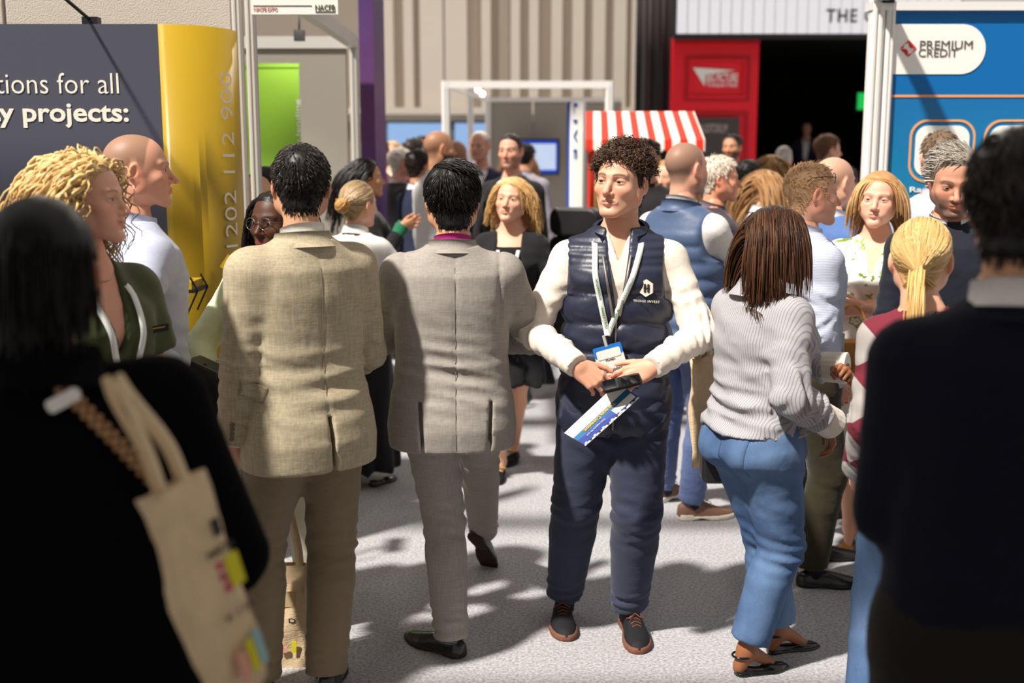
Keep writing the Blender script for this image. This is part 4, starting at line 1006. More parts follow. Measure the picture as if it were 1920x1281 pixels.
        V, Q = S.mesh(); V = relax(V, Q, 1, .4); o = p.part(name, V, Q, m); p.tops = getattr(p, 'tops', {}); p.tops[name] = (V, Q, o); return o
    def skirt(p, m, z0, z1=None, name='skirt', a=(.2, .15), e=.012, fold=1., n=2.2, shift=(0, 0)):
        s = p.s; z1 = 1.05 * s if z1 is None else z1; vox = p.L['cloth']
        S = Sdf((-.42, -.4, z0 - .05), (.42, .4, z1 + .05), vox)
        K = [k for k in p.tkeys(e, .86 * s, z1)]; K = [(z0, shift[0] + p.hipshift, shift[1], a[0], a[1])] + K; S.loft(K, n)
        x, y, z = S.P(); an = np.arctan2(y, x); ph = (np.clip((z1 - z) / (z1 - z0), 0, 1) ** 1.3)
        S.D += (ph * (.012 * np.sin(an * 9 + 2 * np.sin(z * 5)) + .006 * np.sin(an * 17 + 1))).astype(f4) * f4(fold)
        V, Q = S.mesh(); V = relax(V, Q, 1, .4); o = p.part(name, V, Q, m); p.tops = getattr(p, 'tops', {}); p.tops[name] = (V, Q, o); return o
    def shoes(p, kind, m, msole=None, laces=None, scale=None, sides='LR'):
        if 'trousers' in getattr(p, 'tops', {}) and not hasattr(p, 'nosock'):
            for k in sides:
                an = p.J['an' + k]; up_ = unit(p.J['kn' + k] - an); dn = np.array(p.foot[k] @ Vector((0, -.005, .04))); MB().bar(dn, an + up_ * .08, .037 * p.s, 12, r2=.044 * p.s).build('sock', mat('dark_sock', rgb(34, 33, 40), rough=.9), p.o, smooth=True)
        up, so = shoe_template(kind); sc = scale or (.88 if p.fem else 1.0) * p.s
        for k in sides:
            fmm = p.foot[k] @ Matrix.Diagonal((sc * (-1 if k == 'L' else 1), sc, sc, 1)); ms_ = msole or BLACK
            T = lambda V: V
            for nm_, (v_, q_), mm_ in (('shoe', up, m), ('sole', so, ms_)):
                if (kind, nm_, mm_.name) not in _SHOES: _SHOES[(kind, nm_, mm_.name)] = mesh_np(nm_, v_, [q_], True, (mm_,))
            sh = link('shoe', _SHOES[(kind, 'shoe', m.name)], p.o); sh.matrix_local = fmm; link('sole', _SHOES[(kind, 'sole', ms_.name)], sh)
            if laces:
                lb = MB()
                for i, y in enumerate((.045, .06, .075, .09)):
                    h = np.interp(y, *zip(*SHK[kind]['h'])) * .93
                    pts = [(q * .022 + .01, y + abs(q) * .004, h + .006 - .012 * q * q) for q in np.linspace(-1, 1, 7)]
                    lb.tube(T(np.array(pts)).tolist(), .0022, 5)
                for sg in (-1, 1):
                    pts = [(.01 + sg * .03 * math.sin(t), .05 + .02 * math.sin(t * 2), .092 - .012 * t) for t in np.linspace(0, 2.6, 10)]
                    lb.tube(T(np.array(pts)).tolist(), .0020, 5)
                lb.build('shoelace', laces, sh, smooth=True)
    def patch(p, bv, px, py, Y, w, h, rot, m, parent, name, lift=.004, shape=None, n=9):
        """a flap of cloth that follows the garment, centred where the ray to this pixel meets it"""
        o = p.Mi @ cam.location; d = (Vector(p.loc(px, py, Y)) - o).normalized(); hit, nn, _, _ = bv.ray_cast(o, d, 8)
        if hit is None: return None
        nn = nn if nn.dot(d) < 0 else -nn; up = Vector((0, 0, 1)); up = (up - nn * up.dot(nn)).normalized(); rt = up.cross(nn); q = Matrix.Rotation(R(rot), 3, nn); rt = q @ rt; up = q @ up
        V = []
        for j in range(n):
            for i in range(n):
                u = i / (n - 1) - .5; v = j / (n - 1) - .5; sx = w * (shape(v) if shape else 1); g = hit + rt * (u * sx) + up * (v * h); h2, _, _, _ = bv.ray_cast(g + nn * .15, -nn, .3); V.append((h2 if h2 is not None else g) + nn * lift)
        V += [v - nn * (lift + .004) for v in V]; k = n * n; F = []
        for j in range(n - 1):
            for i in range(n - 1): a = j * n + i; F += [(a, a + 1, a + n + 1, a + n), (k + a, k + a + n, k + a + n + 1, k + a + 1)]
        for i in range(n - 1):
            for a, b in ((i, i + 1), (k - n + i + 1, k - n + i), ((i + 1) * n, i * n), (i * n + n - 1, (i + 1) * n + n - 1)): F.append((a, k + a, k + b, b))
        return MB().add([tuple(v) for v in V], F).build(name, m, parent, smooth=True)
    def belt(p, m, z, e=.014, hgt=.034):
        keys = p.tkeys(e, z - hgt, z + hgt)
        n = 40; V = []
        for zz in (z - hgt / 2, z + hgt / 2):
            K = np.array(keys); cx, cy, a, b = (np.interp(zz, K[:, 0], K[:, i]) for i in (1, 2, 3, 4))
            for i in range(n):
                t = 2 * math.pi * i / n; c_, s_ = math.cos(t), math.sin(t); f = (abs(c_) ** 2.3 + abs(s_) ** 2.3) ** (-1 / 2.3); V.append((cx + a * c_ * f, cy + b * s_ * f, zz))
        F = np.array([(i, (i + 1) % n, n + (i + 1) % n, n + i) for i in range(n)])
        return p.part('belt', np.array(V), F, m)
    def collar(p, m, r=.064, hgt=.045, flare=.012, gap=50, z=None, name='collar', tilt=10, fwd=0, drop=.012, thick=.004, point=0, squash=1.0):
        """band round the neck, open at the front by gap degrees"""
        s = p.s; nb = p.neckb; z = (1.478 * s if z is None else z) + .018; ax = unit(np.array(p.neckt) - nb); V = []; n = 40
        c0 = nb + ax * (z - nb[2]) / ax[2] + np.array([0, fwd, 0]); a0 = R(90 + gap / 2); span = R(360 - gap)
        for layer in (0, 1):
            for row, (hh, dr) in enumerate(((0, flare), (.5, flare * .35), (1, 0))):
                for i in range(n + 1):
                    t = a0 + span * i / n; fr = .5 + .5 * math.sin(t); endw = abs(i / n - .5) * 2
                    rr = r + dr + (thick if layer else 0); zz = hgt * hh - drop * 3.2 * fr - (point * sstep(.72, 1, endw) * (1 - hh))
                    V.append(c0 + np.array([rr * math.cos(t), rr * math.sin(t) * squash * 1.05, 0]) + ax * zz)
        V = np.array(V); w = n + 1; F = []
        for layer in (0, 1):
            o = layer * 3 * w
            for r_ in range(2):
                for i in range(n): q = (o + r_ * w + i, o + r_ * w + i + 1, o + (r_ + 1) * w + i + 1, o + (r_ + 1) * w + i); F.append(q if layer else q[::-1])
        o = 3 * w
        for i in range(n): F.append((2 * w + i, 2 * w + i + 1, o + 2 * w + i + 1, o + 2 * w + i)); F.append((i, o + i, o + i + 1, i + 1))
        for r_ in range(2): F.append((r_ * w, (r_ + 1) * w, o + (r_ + 1) * w, o + r_ * w)); F.append((r_ * w + n, o + r_ * w + n, o + (r_ + 1) * w + n, (r_ + 1) * w + n))
        return p.part(name, V, np.array(F), m)
    def bvh(p, names):
        V = []; Q = []; off = 0
        for n_ in names: v, q, _ = p.tops[n_]; V.append(v); Q.append(q + off); off += len(v)
        V = np.concatenate(V); Q = np.concatenate(Q); return BVHTree.FromPolygons(V.tolist(), Q.tolist())
    def drape_line(p, bv, pts, direction, lift=.006, n=24, lo=-1e9):
        """resample a polyline and cast it on to the clothes along direction (person space)"""
        P = np.array(pts, float); L = np.concatenate([[0], np.cumsum(np.linalg.norm(np.diff(P, axis=0), axis=1))]); t = np.linspace(0, L[-1], n)
        P = np.stack([np.interp(t, L, P[:, i]) for i in range(3)], 1); d = Vector(unit(direction)); out = []; prev = None
        for q in P:
            h_, nn, _, dd = bv.ray_cast(Vector(q) - d * .6, d, 1.2)
            if h_ is not None: prev = np.array(h_ - d * lift); out.append(prev)
            elif prev is not None and lo > -1e8: out.append(np.array([q[0], prev[1], q[2]]))
        return np.array(out)
    def ribbon(p, name, pts, w, m, parent=None, nrm=(0, 1, 0), th=.0012, sm=1):
        P = np.array(pts, float)
        for _ in range(sm): P[1:-1] = .25 * P[:-2] + .5 * P[1:-1] + .25 * P[2:]
        T = np.gradient(P, axis=0); T /= np.linalg.norm(T, axis=1, keepdims=True) + 1e-9; N = np.array(unit(nrm)); S = np.cross(T, N); S /= np.linalg.norm(S, axis=1, keepdims=True) + 1e-9
        n = len(P); V = np.concatenate([P - S * w / 2, P + S * w / 2, P - S * w / 2 + N * th, P + S * w / 2 + N * th]); F = []
        for i in range(n - 1):
            F += [(i, n + i, n + i + 1, i + 1), (2 * n + i, 2 * n + i + 1, 3 * n + i + 1, 3 * n + i), (i, i + 1, 2 * n + i + 1, 2 * n + i), (n + i, 3 * n + i, 3 * n + i + 1, n + i + 1)]
        return p.part(name, V, np.array(F), m, parent)
    # ---- hair
    def cap(p, col, thick=.008, recede=0, nape=0, noise=.004, nscale=60, name='hair', edge=.018, seed=0, var=.25, vol=None):
        V, Q, N = p.HV, p.HQ, p.HN; mk = hair_mask(V, recede, nape); keep = (mk[Q] > 0).all(1); q = Q[keep]
        use = np.unique(q); rn = np.random.RandomState(seed)
        k = rn.normal(size=(4, 3)) * nscale; ph = rn.uniform(0, 6, 4)
        nz = sum(np.sin(V @ k[i] + ph[i]) for i in range(4)) / 4
        t = .55 * thick * sstep(0, edge, mk) + noise * nz * sstep(0, .02, mk)
        if vol is not None: t = t + .6 * vol(V) * sstep(0, edge * 1.5, mk)
        X = V + N * np.maximum(t, .0012)[:, None]
        mp = np.full(len(V), -1); mp[use] = np.arange(len(use)); X = X[use]
        C = np.array(col[:3]) * (1 + var * nz[use][:, None])
        me = mesh_np(name, p.h2p(X), [mp[q]], True, (hairmat(),), None, np.clip(C, 0, 1)); o = link(name, me, p.o); p.hair = o; return o
    def grow(p, col, n=700, length=.05, K=8, lift=.5, comb=(0, 1, 0), grav=.2, r=.0022, curl=0, freq=2, jit=.1, recede=0, nape=0, clear=.004, region=None, lenvar=.3, tie=None, sides=3, seed=1, roots=None, var=.35, name='hair_lock', hard=(), cols=None, part=None, stiff=0., bodyclear=True, tipr=.35, hug=0., off=None):
        n = int(n * .68); r = r * 1.15
        rn = np.random.RandomState(seed); V, N = p.HV, p.HN; mk = hair_mask(V, recede, nape)
        if roots is None:
            clear = clear * .7; ok = mk > .005
            if region is not None: ok &= region(V)
            I = np.where(ok)[0]; I = rn.choice(I, n); P0 = V[I] + rn.normal(size=(n, 3)) * .002; N0 = N[I]
        else: P0, N0 = roots; n = len(P0)
        c = np.tile(np.array(comb, float), (n, 1)) if not callable(comb) else comb(P0)
        Rm = p.HMn[:3, :3] / p.hs; gv = np.linalg.inv(Rm) @ np.array([0, 0, -1.])
        d = N0 * lift + c; d /= np.linalg.norm(d, axis=1, keepdims=True) + 1e-9
        ln = length * (1 + lenvar * rn.uniform(-1, 1, n)) if not callable(length) else length(P0) * (1 + lenvar * rn.uniform(-1, 1, n))
        st = (ln / K)[:, None]; X = P0 + N0 * .001; path = [X.copy()]
        cols_ = [((0, -.018, .036), (.0755, .094, .083)), ((0, .02, -.02), (.066, .060, .095)), ((0, -.035, -.11), (.05, .05, .09))]
        if bodyclear: cols_.append(((0, -.045, -.36), (.21, .105, .19)))
        for k in range(K):
            if tie is not None: d = np.array(tie) - X; d /= np.linalg.norm(d, axis=1, keepdims=True) + 1e-9; d = d + N0 * lift * max(0, 1 - k / 3)
            else: d = d * (1 + stiff) + gv * grav + rn.normal(size=(n, 3)) * jit
            d /= np.linalg.norm(d, axis=1, keepdims=True) + 1e-9
            X = X + d * st
            for ci, (cc, rr) in enumerate(cols_ + list(hard)):
                q = (X - np.array(cc)) / (np.array(rr) + clear); m = np.linalg.norm(q, axis=1, keepdims=True); X = np.where(m < 1, np.array(cc) + (np.array(rr) + clear) * q / np.maximum(m, 1e-6), X)
            if hug:
                cc, rr = np.array(cols_[0][0]), np.array(cols_[0][1]) + clear; q = (X - cc) / rr; m = np.linalg.norm(q, axis=1, keepdims=True)
                X = X + hug * (cc + rr * q / np.maximum(m, 1e-6) - X) * (X[:, 2:] > -.10)
            path.append(X.copy())
        P = np.stack(path, 1); t = np.linspace(0, 1, K + 1)
        if curl:
            T = np.gradient(P, axis=1); T /= np.linalg.norm(T, axis=2, keepdims=True) + 1e-9; U = np.cross(T, [.3, .2, .9]); U /= np.linalg.norm(U, axis=2, keepdims=True) + 1e-9; W = np.cross(T, U)
            ph = rn.uniform(0, 6.3, n)[:, None]; fr = (freq * (1 + .25 * rn.uniform(-1, 1, n)))[:, None]; am = curl * np.minimum(1, t * 4)[None] * (1 + .4 * rn.uniform(-1, 1, n))[:, None]
            P = P + (am * np.cos(2 * np.pi * fr * t + ph))[:, :, None] * U + (am * np.sin(2 * np.pi * fr * t + ph))[:, :, None] * W
        if off is not None: P = P + np.array(off)
        rad = r * (1 + .35 * rn.uniform(-1, 1, n))[:, None] * (1 - (1 - tipr) * t[None] ** 2)
        Vv, F = tube_np(P, rad, sides); cl = np.array(col[:3]) * (1 + var * rn.uniform(-1, 1, n))[:, None]
        if cols is not None:
            w = rn.uniform(0, 1, n)[:, None] ** 1.5; cl = cl * (1 - w) + np.array(cols[:3]) * w
        C = np.repeat(cl, (K + 1) * sides, 0)
        me = mesh_np(name, p.h2p(Vv), [F], True, (hairmat(),), None, np.clip(C, 0, 1)); o = link(name, me, getattr(p, 'hair', None) or p.o); o['kind'] = 'stuff'; return o
    def nape(p, col, n=500, r=.0015, length=.013, seed=7, recede=0, nape=0):
        return p.grow(col, n, length, K=3, lift=.45, comb=(0, -.2, -1), grav=.2, r=r, jit=.08, region=lambda V: (V[:, 2] < .0), seed=seed, bodyclear=False, clear=.002, nape=nape - .004, name='nape_hair')
    # ---- lanyard: a thing of its own that hangs on the person
    def lanyard(p, names, label, zb=1.12, w=.018, side=.05, color=None, badge=True, card=None, top=1.50, dx=0, back=False):
        s = p.s; bv = p.bvh(names); root = empty('lanyard', p.pos, p.yaw); prop(root, label, 'lanyard'); m = color or mat('lanyard_white', rgb(228, 230, 226), rough=.6)
        c = p.spine(1.45 * s); d = (0, -1, 0); bot = np.array([c[0] + dx, .3, zb * s])
        for sg in (-1, 1):
            a = np.array([c[0] + sg * side, .3, top * s]); pts = p.drape_line(bv, [a, a * .45 + bot * .55 + np.array([sg * .01, 0, 0]), bot], d, .014)
            nk = np.array([[c[0] + sg * .02, p.neckb[1] - .075, p.neckb[2] + .035], [c[0] + sg * .065, p.neckb[1] - .02, p.neckb[2] + .04]])
            if len(pts) < 3: continue
            pts = np.concatenate([nk, pts]); p.ribbon('strap', pts, w, m, root, sm=3)
        if badge:
            q = p.drape_line(bv, [bot, bot + np.array([0, 0, -.14])], d, .012, 4)
            y = q[:, 1].max() + .004 if len(q) else .15
            b = MB().box((bot[0] - .048, y, zb * s - .16), (bot[0] + .048, y + .003, zb * s - .03)).build('badge', WHITE, root)
            MB().box((bot[0] - .048, y + .003, zb * s - .06), (bot[0] + .048, y + .004, zb * s - .03)).build('badge_header', mat('badge_blue', rgb(40, 120, 205)), b)
            MB().bar((bot[0], y, zb * s - .035), (bot[0], y, zb * s + .005), .005, 8).build('clip', ALU, root)
        return root
# ------------------------------------------------------------------ cloth materials
def cloth(key, c, **k):
    d = dict(rough=.82, spec=.2, bump=.8, bscale=15, stretch=(1, 1, 1.7), var=.05, vscale=30, sheen=.12); d.update(k); return mat(key, rgb(*c), **d)
def stripes(key, c1, c2, scale, axis='X', rough=.8, width=.5):
    def fn(N, L, b):
        tc = N.new('ShaderNodeTexCoord'); sp = N.new('ShaderNodeSeparateXYZ'); nz = N.new('ShaderNodeTexNoise'); nz.inputs['Scale'].default_value = 6
        va = N.new('ShaderNodeVectorMath'); va.operation = 'MULTIPLY_ADD'; va.inputs[1].default_value = (.02,) * 3
        L.new(tc.outputs['Object'], nz.inputs['Vector']); L.new(nz.outputs['Color'], va.inputs[0]); L.new(tc.outputs['Object'], va.inputs[2]); L.new(va.outputs[0], sp.inputs[0])
        m1 = N.new('ShaderNodeMath'); m1.operation = 'MULTIPLY'; m1.inputs[1].default_value = scale; L.new(sp.outputs[axis], m1.inputs[0])
        m2 = N.new('ShaderNodeMath'); m2.operation = 'FRACT'; L.new(m1.outputs[0], m2.inputs[0])
        m3 = N.new('ShaderNodeMath'); m3.operation = 'GREATER_THAN'; m3.inputs[1].default_value = width; L.new(m2.outputs[0], m3.inputs[0])
        mx = N.new('ShaderNodeMix'); mx.data_type = 'RGBA'; mx.inputs['A'].default_value = rgb(*c1); mx.inputs['B'].default_value = rgb(*c2); L.new(m3.outputs[0], mx.inputs['Factor'])
        L.new(mx.outputs['Result'], b.inputs['Base Color']); b.inputs['Roughness'].default_value = rough; b.inputs['Specular IOR Level'].default_value = .2
        n2 = N.new('ShaderNodeTexNoise'); n2.inputs['Scale'].default_value = 26; L.new(tc.outputs['Object'], n2.inputs['Vector'])
        bp = N.new('ShaderNodeBump'); bp.inputs['Strength'].default_value = .35; bp.inputs['Distance'].default_value = .006; L.new(n2.outputs['Fac'], bp.inputs['Height']); L.new(bp.outputs[0], b.inputs['Normal'])
    return graph_mat(key, fn)
def blotch(key, stops, scale, kind='noise', rough=.8, detail=3):
    def fn(N, L, b):
        tc = N.new('ShaderNodeTexCoord'); n = N.new('ShaderNodeTexNoise' if kind == 'noise' else 'ShaderNodeTexVoronoi'); n.inputs['Scale'].default_value = scale
        if kind == 'noise': n.inputs['Detail'].default_value = detail
        L.new(tc.outputs['Object'], n.inputs['Vector']); cr = N.new('ShaderNodeValToRGB'); cr.color_ramp.interpolation = 'CONSTANT'
        el = cr.color_ramp.elements; el[0].position = stops[0][0]; el[0].color = rgb(*stops[0][1]); el[1].position = stops[1][0]; el[1].color = rgb(*stops[1][1])
        for q, c in stops[2:]: e = el.new(q); e.color = rgb(*c)
        L.new(n.outputs[0], cr.inputs[0]); L.new(cr.outputs[0], b.inputs['Base Color']); b.inputs['Roughness'].default_value = rough; b.inputs['Specular IOR Level'].default_value = .2
    return graph_mat(key, fn)
def linen(key, c, c2):       # slubbed linen: fine streaks along and across
    def fn(N, L, b):
        tc = N.new('ShaderNodeTexCoord'); out = []
        for sc in ((190, 190, 14), (24, 24, 330)):
            mp = N.new('ShaderNodeMapping'); mp.inputs['Scale'].default_value = sc; L.new(tc.outputs['Object'], mp.inputs[0]); n = N.new('ShaderNodeTexNoise'); n.inputs['Scale'].default_value = 1; n.inputs['Detail'].default_value = 4; L.new(mp.outputs[0], n.inputs['Vector']); out.append(n.outputs['Fac'])
        a = N.new('ShaderNodeMath'); a.operation = 'ADD'; L.new(out[0], a.inputs[0]); L.new(out[1], a.inputs[1])
        mr = N.new('ShaderNodeMapRange'); mr.inputs[1].default_value = .7; mr.inputs[2].default_value = 1.3; L.new(a.outputs[0], mr.inputs[0])
        mx = N.new('ShaderNodeMix'); mx.data_type = 'RGBA'; mx.inputs['A'].default_value = rgb(*c); mx.inputs['B'].default_value = rgb(*c2); L.new(mr.outputs[0], mx.inputs['Factor']); L.new(mx.outputs['Result'], b.inputs['Base Color'])
        b.inputs['Roughness'].default_value = .85; b.inputs['Specular IOR Level'].default_value = .15
        n2 = N.new('ShaderNodeTexNoise'); n2.inputs['Scale'].default_value = 22; n2.inputs['Detail'].default_value = 4; L.new(tc.outputs['Object'], n2.inputs['Vector'])
        ad = N.new('ShaderNodeMath'); ad.operation = 'MULTIPLY_ADD'; ad.inputs[1].default_value = .12; L.new(a.outputs[0], ad.inputs[0]); L.new(n2.outputs['Fac'], ad.inputs[2])
        bp = N.new('ShaderNodeBump'); bp.inputs['Strength'].default_value = .4; bp.inputs['Distance'].default_value = .006; L.new(ad.outputs[0], bp.inputs['Height']); L.new(bp.outputs[0], b.inputs['Normal'])
    return graph_mat(key, fn)
BLACKC = cloth('black_cloth', (22, 21, 24)); SUITBLK = cloth('black_suiting', (30, 28, 31)); NAVYC = cloth('navy_cloth', (34, 38, 58)); WSHIRT = cloth('white_shirting', (226, 222, 218), rough=.7)
LEATH = mat('black_shoe_leather', rgb(24, 22, 22), rough=.28, spec=.6, bump=.2, bscale=40); TAN = mat('tan_sole', rgb(116, 74, 58), rough=.7)
BUTTON = mat('horn_button', rgb(120, 104, 84), rough=.4)
LAN_TXT = mat('lanyard_green', rgb(70, 140, 74), rough=.6)
ZIP = mat('zip_metal', rgb(150, 140, 132), rough=.35, metal=.6)

def strip_text(p, root, s, bv, a, b, h, m, flip=False, lift=.0105):
    """a line of small lettering laid on the cloth between two points of person space (cast from the front)"""
    P = p.drape_line(bv, [a, b], (0, -1, 0), lift, 6)
    if len(P) < 2: return
    r = P[-1] - P[0]; L = np.linalg.norm(r); c = P.mean(0); u = np.cross(np.array([0, 1., 0]), r); u = unit(u)
    if flip: r, u = -r, -u
    text('lanyard_lettering', s, c + np.array([0, .0035, 0]), L, h, m, root, right=r, up=u, depth=.0006)

# ------------------------------------------------------------------ 1 the young man in the navy quilted vest
y = Person('young man with curly brown hair in a navy quilted vest holding a phone', 1158, 3.86, 1.745, 176, lod=0, hv=.0025, handv=.0027, skin=rgb(222, 168, 140), head=(-27, 4, -3), headkind='m', side=-.02,
           hands={'R': dict(w=(1080, 684, 3.62), pole=(1, -.55, -.25), f=(-.70, .06, -.55), palm=(.15, -.9, -.35), pose='cradle'),
                  'L': dict(w=(1226, 686, 3.60), pole=(-1, -.55, -.25), f=(.85, .08, -.40), palm=(-.15, -.85, -.40), pose='cradle')},
           feet={'R': dict(g=(1058, 1162), yaw=4, pitch=0), 'L': dict(g=(1180, 1184), yaw=8)}, face=dict(hair=rgb(44, 30, 24), browc=rgb(40, 27, 22), lip=rgb(190, 110, 100), lash=.6), gaze=(.08, 1, .02), girth=.98, shoulder=1.03)
s = y.s
VEST = mat('navy_quilt_nylon', rgb(38, 42, 62), rough=.42, spec=.5, bump=.5, bscale=30, stretch=(1, 1, .6)); CREAM = cloth('cream_shirting', (232, 220, 206), rough=.7)
y.top('shirt', CREAM, .006, vox=.008, zb=.95 * s, sleeve=(.062, .056, .043), slen=1.02, fold=1.9, boxy=.2, seed=21, vneck=(1.395 * s, .040, 1.51 * s))
def quilt(S):
    x, yy, z = S.P(); c = S.D
    f = z + .05 * np.abs(x) * (1 - 2 * (z > 1.28 * s)) ; ph = (f - .80 * s) / (.098 * s)
    puff = np.abs(np.sin(np.pi * ph)) ** .55
    wr = .0022 * np.sin(x * 95 + 3 * np.sin(z * 40) + 2 * np.sin(x * 31)) * (1 - puff * .5)
    zipgap = .010 * np.exp(-(x / .012) ** 2) * (yy > 0)
    top_ = sstep(1.40 * s, 1.37 * s, z).astype(f4)
    S.D = (S.D - .013 * puff * top_ - .004 - wr * top_ + zipgap - (1 - top_) * .0025 * np.sin(z * 240)).astype(f4)
    arm = np.interp(S.ax[2], [1.20 * s, 1.27 * s, 1.36 * s, 1.46 * s], [.40, .168, .158, .165]).astype(f4)[None, None, :]       # armholes
    S.D = _smax(S.D, (np.abs(x - .003) - arm).astype(f4), f4(.012))
y.top('vest', VEST, .014, vox=.0068, zb=.80 * s, zt=1.505 * s, boxy=.62, sleeve=None, fold=.8, fn=quilt, openf=[(.8 * s, -1), (1.215 * s, -1), (1.225 * s, .004), (1.40 * s, .030), (1.6 * s, .05)], eb=.012, pad=.010, seed=5, label='navy quilted sleeveless jacket with a stand collar')
y.collar(VEST, .082, .080, .014, 70, z=1.442 * s, drop=.020, thick=.016, name='vest_collar', squash=1.05, tilt=0)
y.collar(CREAM, .066, .042, .012, 58, z=1.474 * s, drop=.020, point=.03, name='shirt_collar', thick=.005)
TR = cloth('navy_linen_trousers', (52, 56, 76), bump=.5, bscale=26)
y.trousers(TR, vox=.0088, r=(.112, .090, .068), fold=2.1, hem=-.005, top=1.0 * s)
y.shoes('derby', mat('black_nubuck', rgb(26, 26, 30), rough=.75), TAN, mat('brown_lace', rgb(124, 66, 50), rough=.7))
hc = rgb(58, 41, 33)
y.cap(hc, .010, noise=.004, nscale=110, vol=lambda V: .014 * sstep(.05, .1, V[:, 2]) + .010 * sstep(.02, .09, V[:, 1]) * sstep(.05, .09, V[:, 2]))
def cmb(P): return np.stack([P[:, 0] * 2, .15 + 9 * np.clip(P[:, 1], 0, 1), -.1 - 5 * np.clip(P[:, 1], 0, 1)], 1)
y.grow(hc, 1700, .038, K=9, lift=.75, comb=cmb, grav=.10, r=.0018, curl=.0075, freq=1.25, jit=.2, region=lambda V: (V[:, 2] > .045) & (V[:, 1] > -.07), seed=3, cols=rgb(112, 84, 66), var=.4, clear=.014, recede=-.004)
y.grow(hc, 500, .024, K=5, lift=.4, comb=(0, -.4, -.6), grav=.3, r=.0020, curl=.003, freq=1.4, jit=.12, region=lambda V: (V[:, 2] < .06), seed=4, var=.4)
bv = y.bvh(['vest', 'shirt'])
# zip down the front, seam of the pocket
zp = y.drape_line(bv, [(0, .3, 1.22 * s), (0.006, .3, .82 * s)], (0, -1, 0), .003, 30); y.ribbon('zip', zp, .007, ZIP, y.tops['vest'][2])
for sg in (-1, 1):
    e = y.drape_line(bv, [(sg * .012, .3, 1.22 * s), (sg * .046, .3, 1.42 * s)], (0, -1, 0), .004, 16)
    if len(e) > 3: y.ribbon('zip', e, .008, ZIP, y.tops['vest'][2])
# logo on his left breast
lp = y.drape_line(bv, [(-.098, .3, 1.315 * s), (-.102, .3, 1.31 * s)], (0, -1, 0), .004, 2)[0]
hx = [(.027 * math.sin(R(60 * k)), .029 * math.cos(R(60 * k))) for k in range(6)]; VL = y.tops['vest'][2]
LOGO = mat('logo_cream', rgb(222, 212, 198), rough=.6)
rt_ = unit((-1, .42, 0)); ny_ = unit((-.42, -1, 0)) * -1
MB().prism(hx, tuple(-.006 * unit((.42, 1, 0)) * -1), lp, tuple(rt_), (0, 0, 1)).build('chest_emblem', LOGO, VL)
for dx in (-.006, .006): MB().prism(rrect(.008, .028, .003, cx=dx), (0, .002, 0), lp + np.array([0, .007, 0]), tuple(rt_), (0, 0, 1)).build('emblem_mark', INK, VL)
MB().prism(rrect(.022, .004, .001), (0, .002, 0), lp + np.array([0, .007, 0]), tuple(rt_), (0, 0, 1)).build('emblem_mark', INK, VL)
text('chest_lettering', 'BRIDGE INVEST', lp + np.array([0, .016, -.042]), .092, .0075, LOGO, VL, right=tuple(rt_), up=(0, 0, 1), spacing=1.2)
# lanyard and badge
ly = empty('lanyard', y.pos, y.yaw); prop(ly, 'white printed lanyard with a name badge on the navy vest', 'lanyard'); LW = mat('lanyard_white', rgb(228, 230, 226), rough=.6)
knot = np.array([.028, .3, 1.155 * s])
for sg, sx in ((1, .072), (-1, -.085)):
    a = np.array([sx, .3, 1.468 * s]); mid = np.array([sx * .95 + .004 if sg > 0 else -.055, .3, 1.36 * s]); pts = y.drape_line(bv, [a, mid, knot], (0, -1, 0), .009, 26)
    nk = np.array([[sg * .03, -.085, 1.485 * s], [sg * .075, -.04, 1.50 * s], [sg * .088, .0, 1.495 * s]])
    y.ribbon('strap', np.concatenate([nk, pts]), .019, LW, ly, sm=4)
    for f0, f1, tx in ((.36, .60, 'THE COMMERCIAL'), (.68, .92, 'MARKETPLACE')):
        q0 = pts[int(f0 * 25)]; q1 = pts[int(f1 * 25)]; strip_text(y, ly, tx, bv, q0, q1, .007, LAN_TXT, flip=sg < 0)
bc = y.drape_line(bv, [knot + np.array([-.012, 0, -.085]), knot + np.array([-.012, 0, -.09])], (0, -1, 0), .016, 2)[0]
ru = Vector((-1, 0, .30)).normalized(); uu = Vector((.30, 0, 1)).normalized()
bd = MB().prism(rrect(.096, .105, .006), (0, .003, 0), bc, ru, uu).build('badge', WHITE, ly)
MB().prism(rrect(.096, .036, .006, cz=.036), (0, .004, 0), bc, ru, uu).build('badge_header', mat('badge_blue', rgb(40, 120, 205), rough=.4), bd)
MB().prism(rrect(.080, .03, .006, cz=.026), (0, .0045, 0), bc, ru, uu).build('badge_card', WHITE, bd)
MB().prism(rrect(.096, .010, .003, cz=-.050), (0, .0045, 0), bc, ru, uu).build('badge_footer', mat('badge_pink', rgb(228, 60, 110), rough=.4), bd)
br = MB(); rn = random.Random(3); xx = -.032
while xx < .032:
    w_ = rn.choice((.0012, .002, .003)); br.prism([(xx, -.036), (xx + w_, -.036), (xx + w_, -.026), (xx, -.026)], (0, .004, 0), bc, ru, uu); xx += w_ + rn.choice((.0012, .002))
o_ = br.build('badge_barcode', INK, bd); o_['kind'] = 'stuff'
text('badge_lettering', 'Visitor', Vector(bc) + Vector((0, .0035, 0)) + uu * .006, .034, .006, INK, bd, right=ru, up=uu)
MB().bar(Vector(bc) + uu * .05, Vector(bc) + uu * .088, .0055, 8).build('clip', ALU, ly)
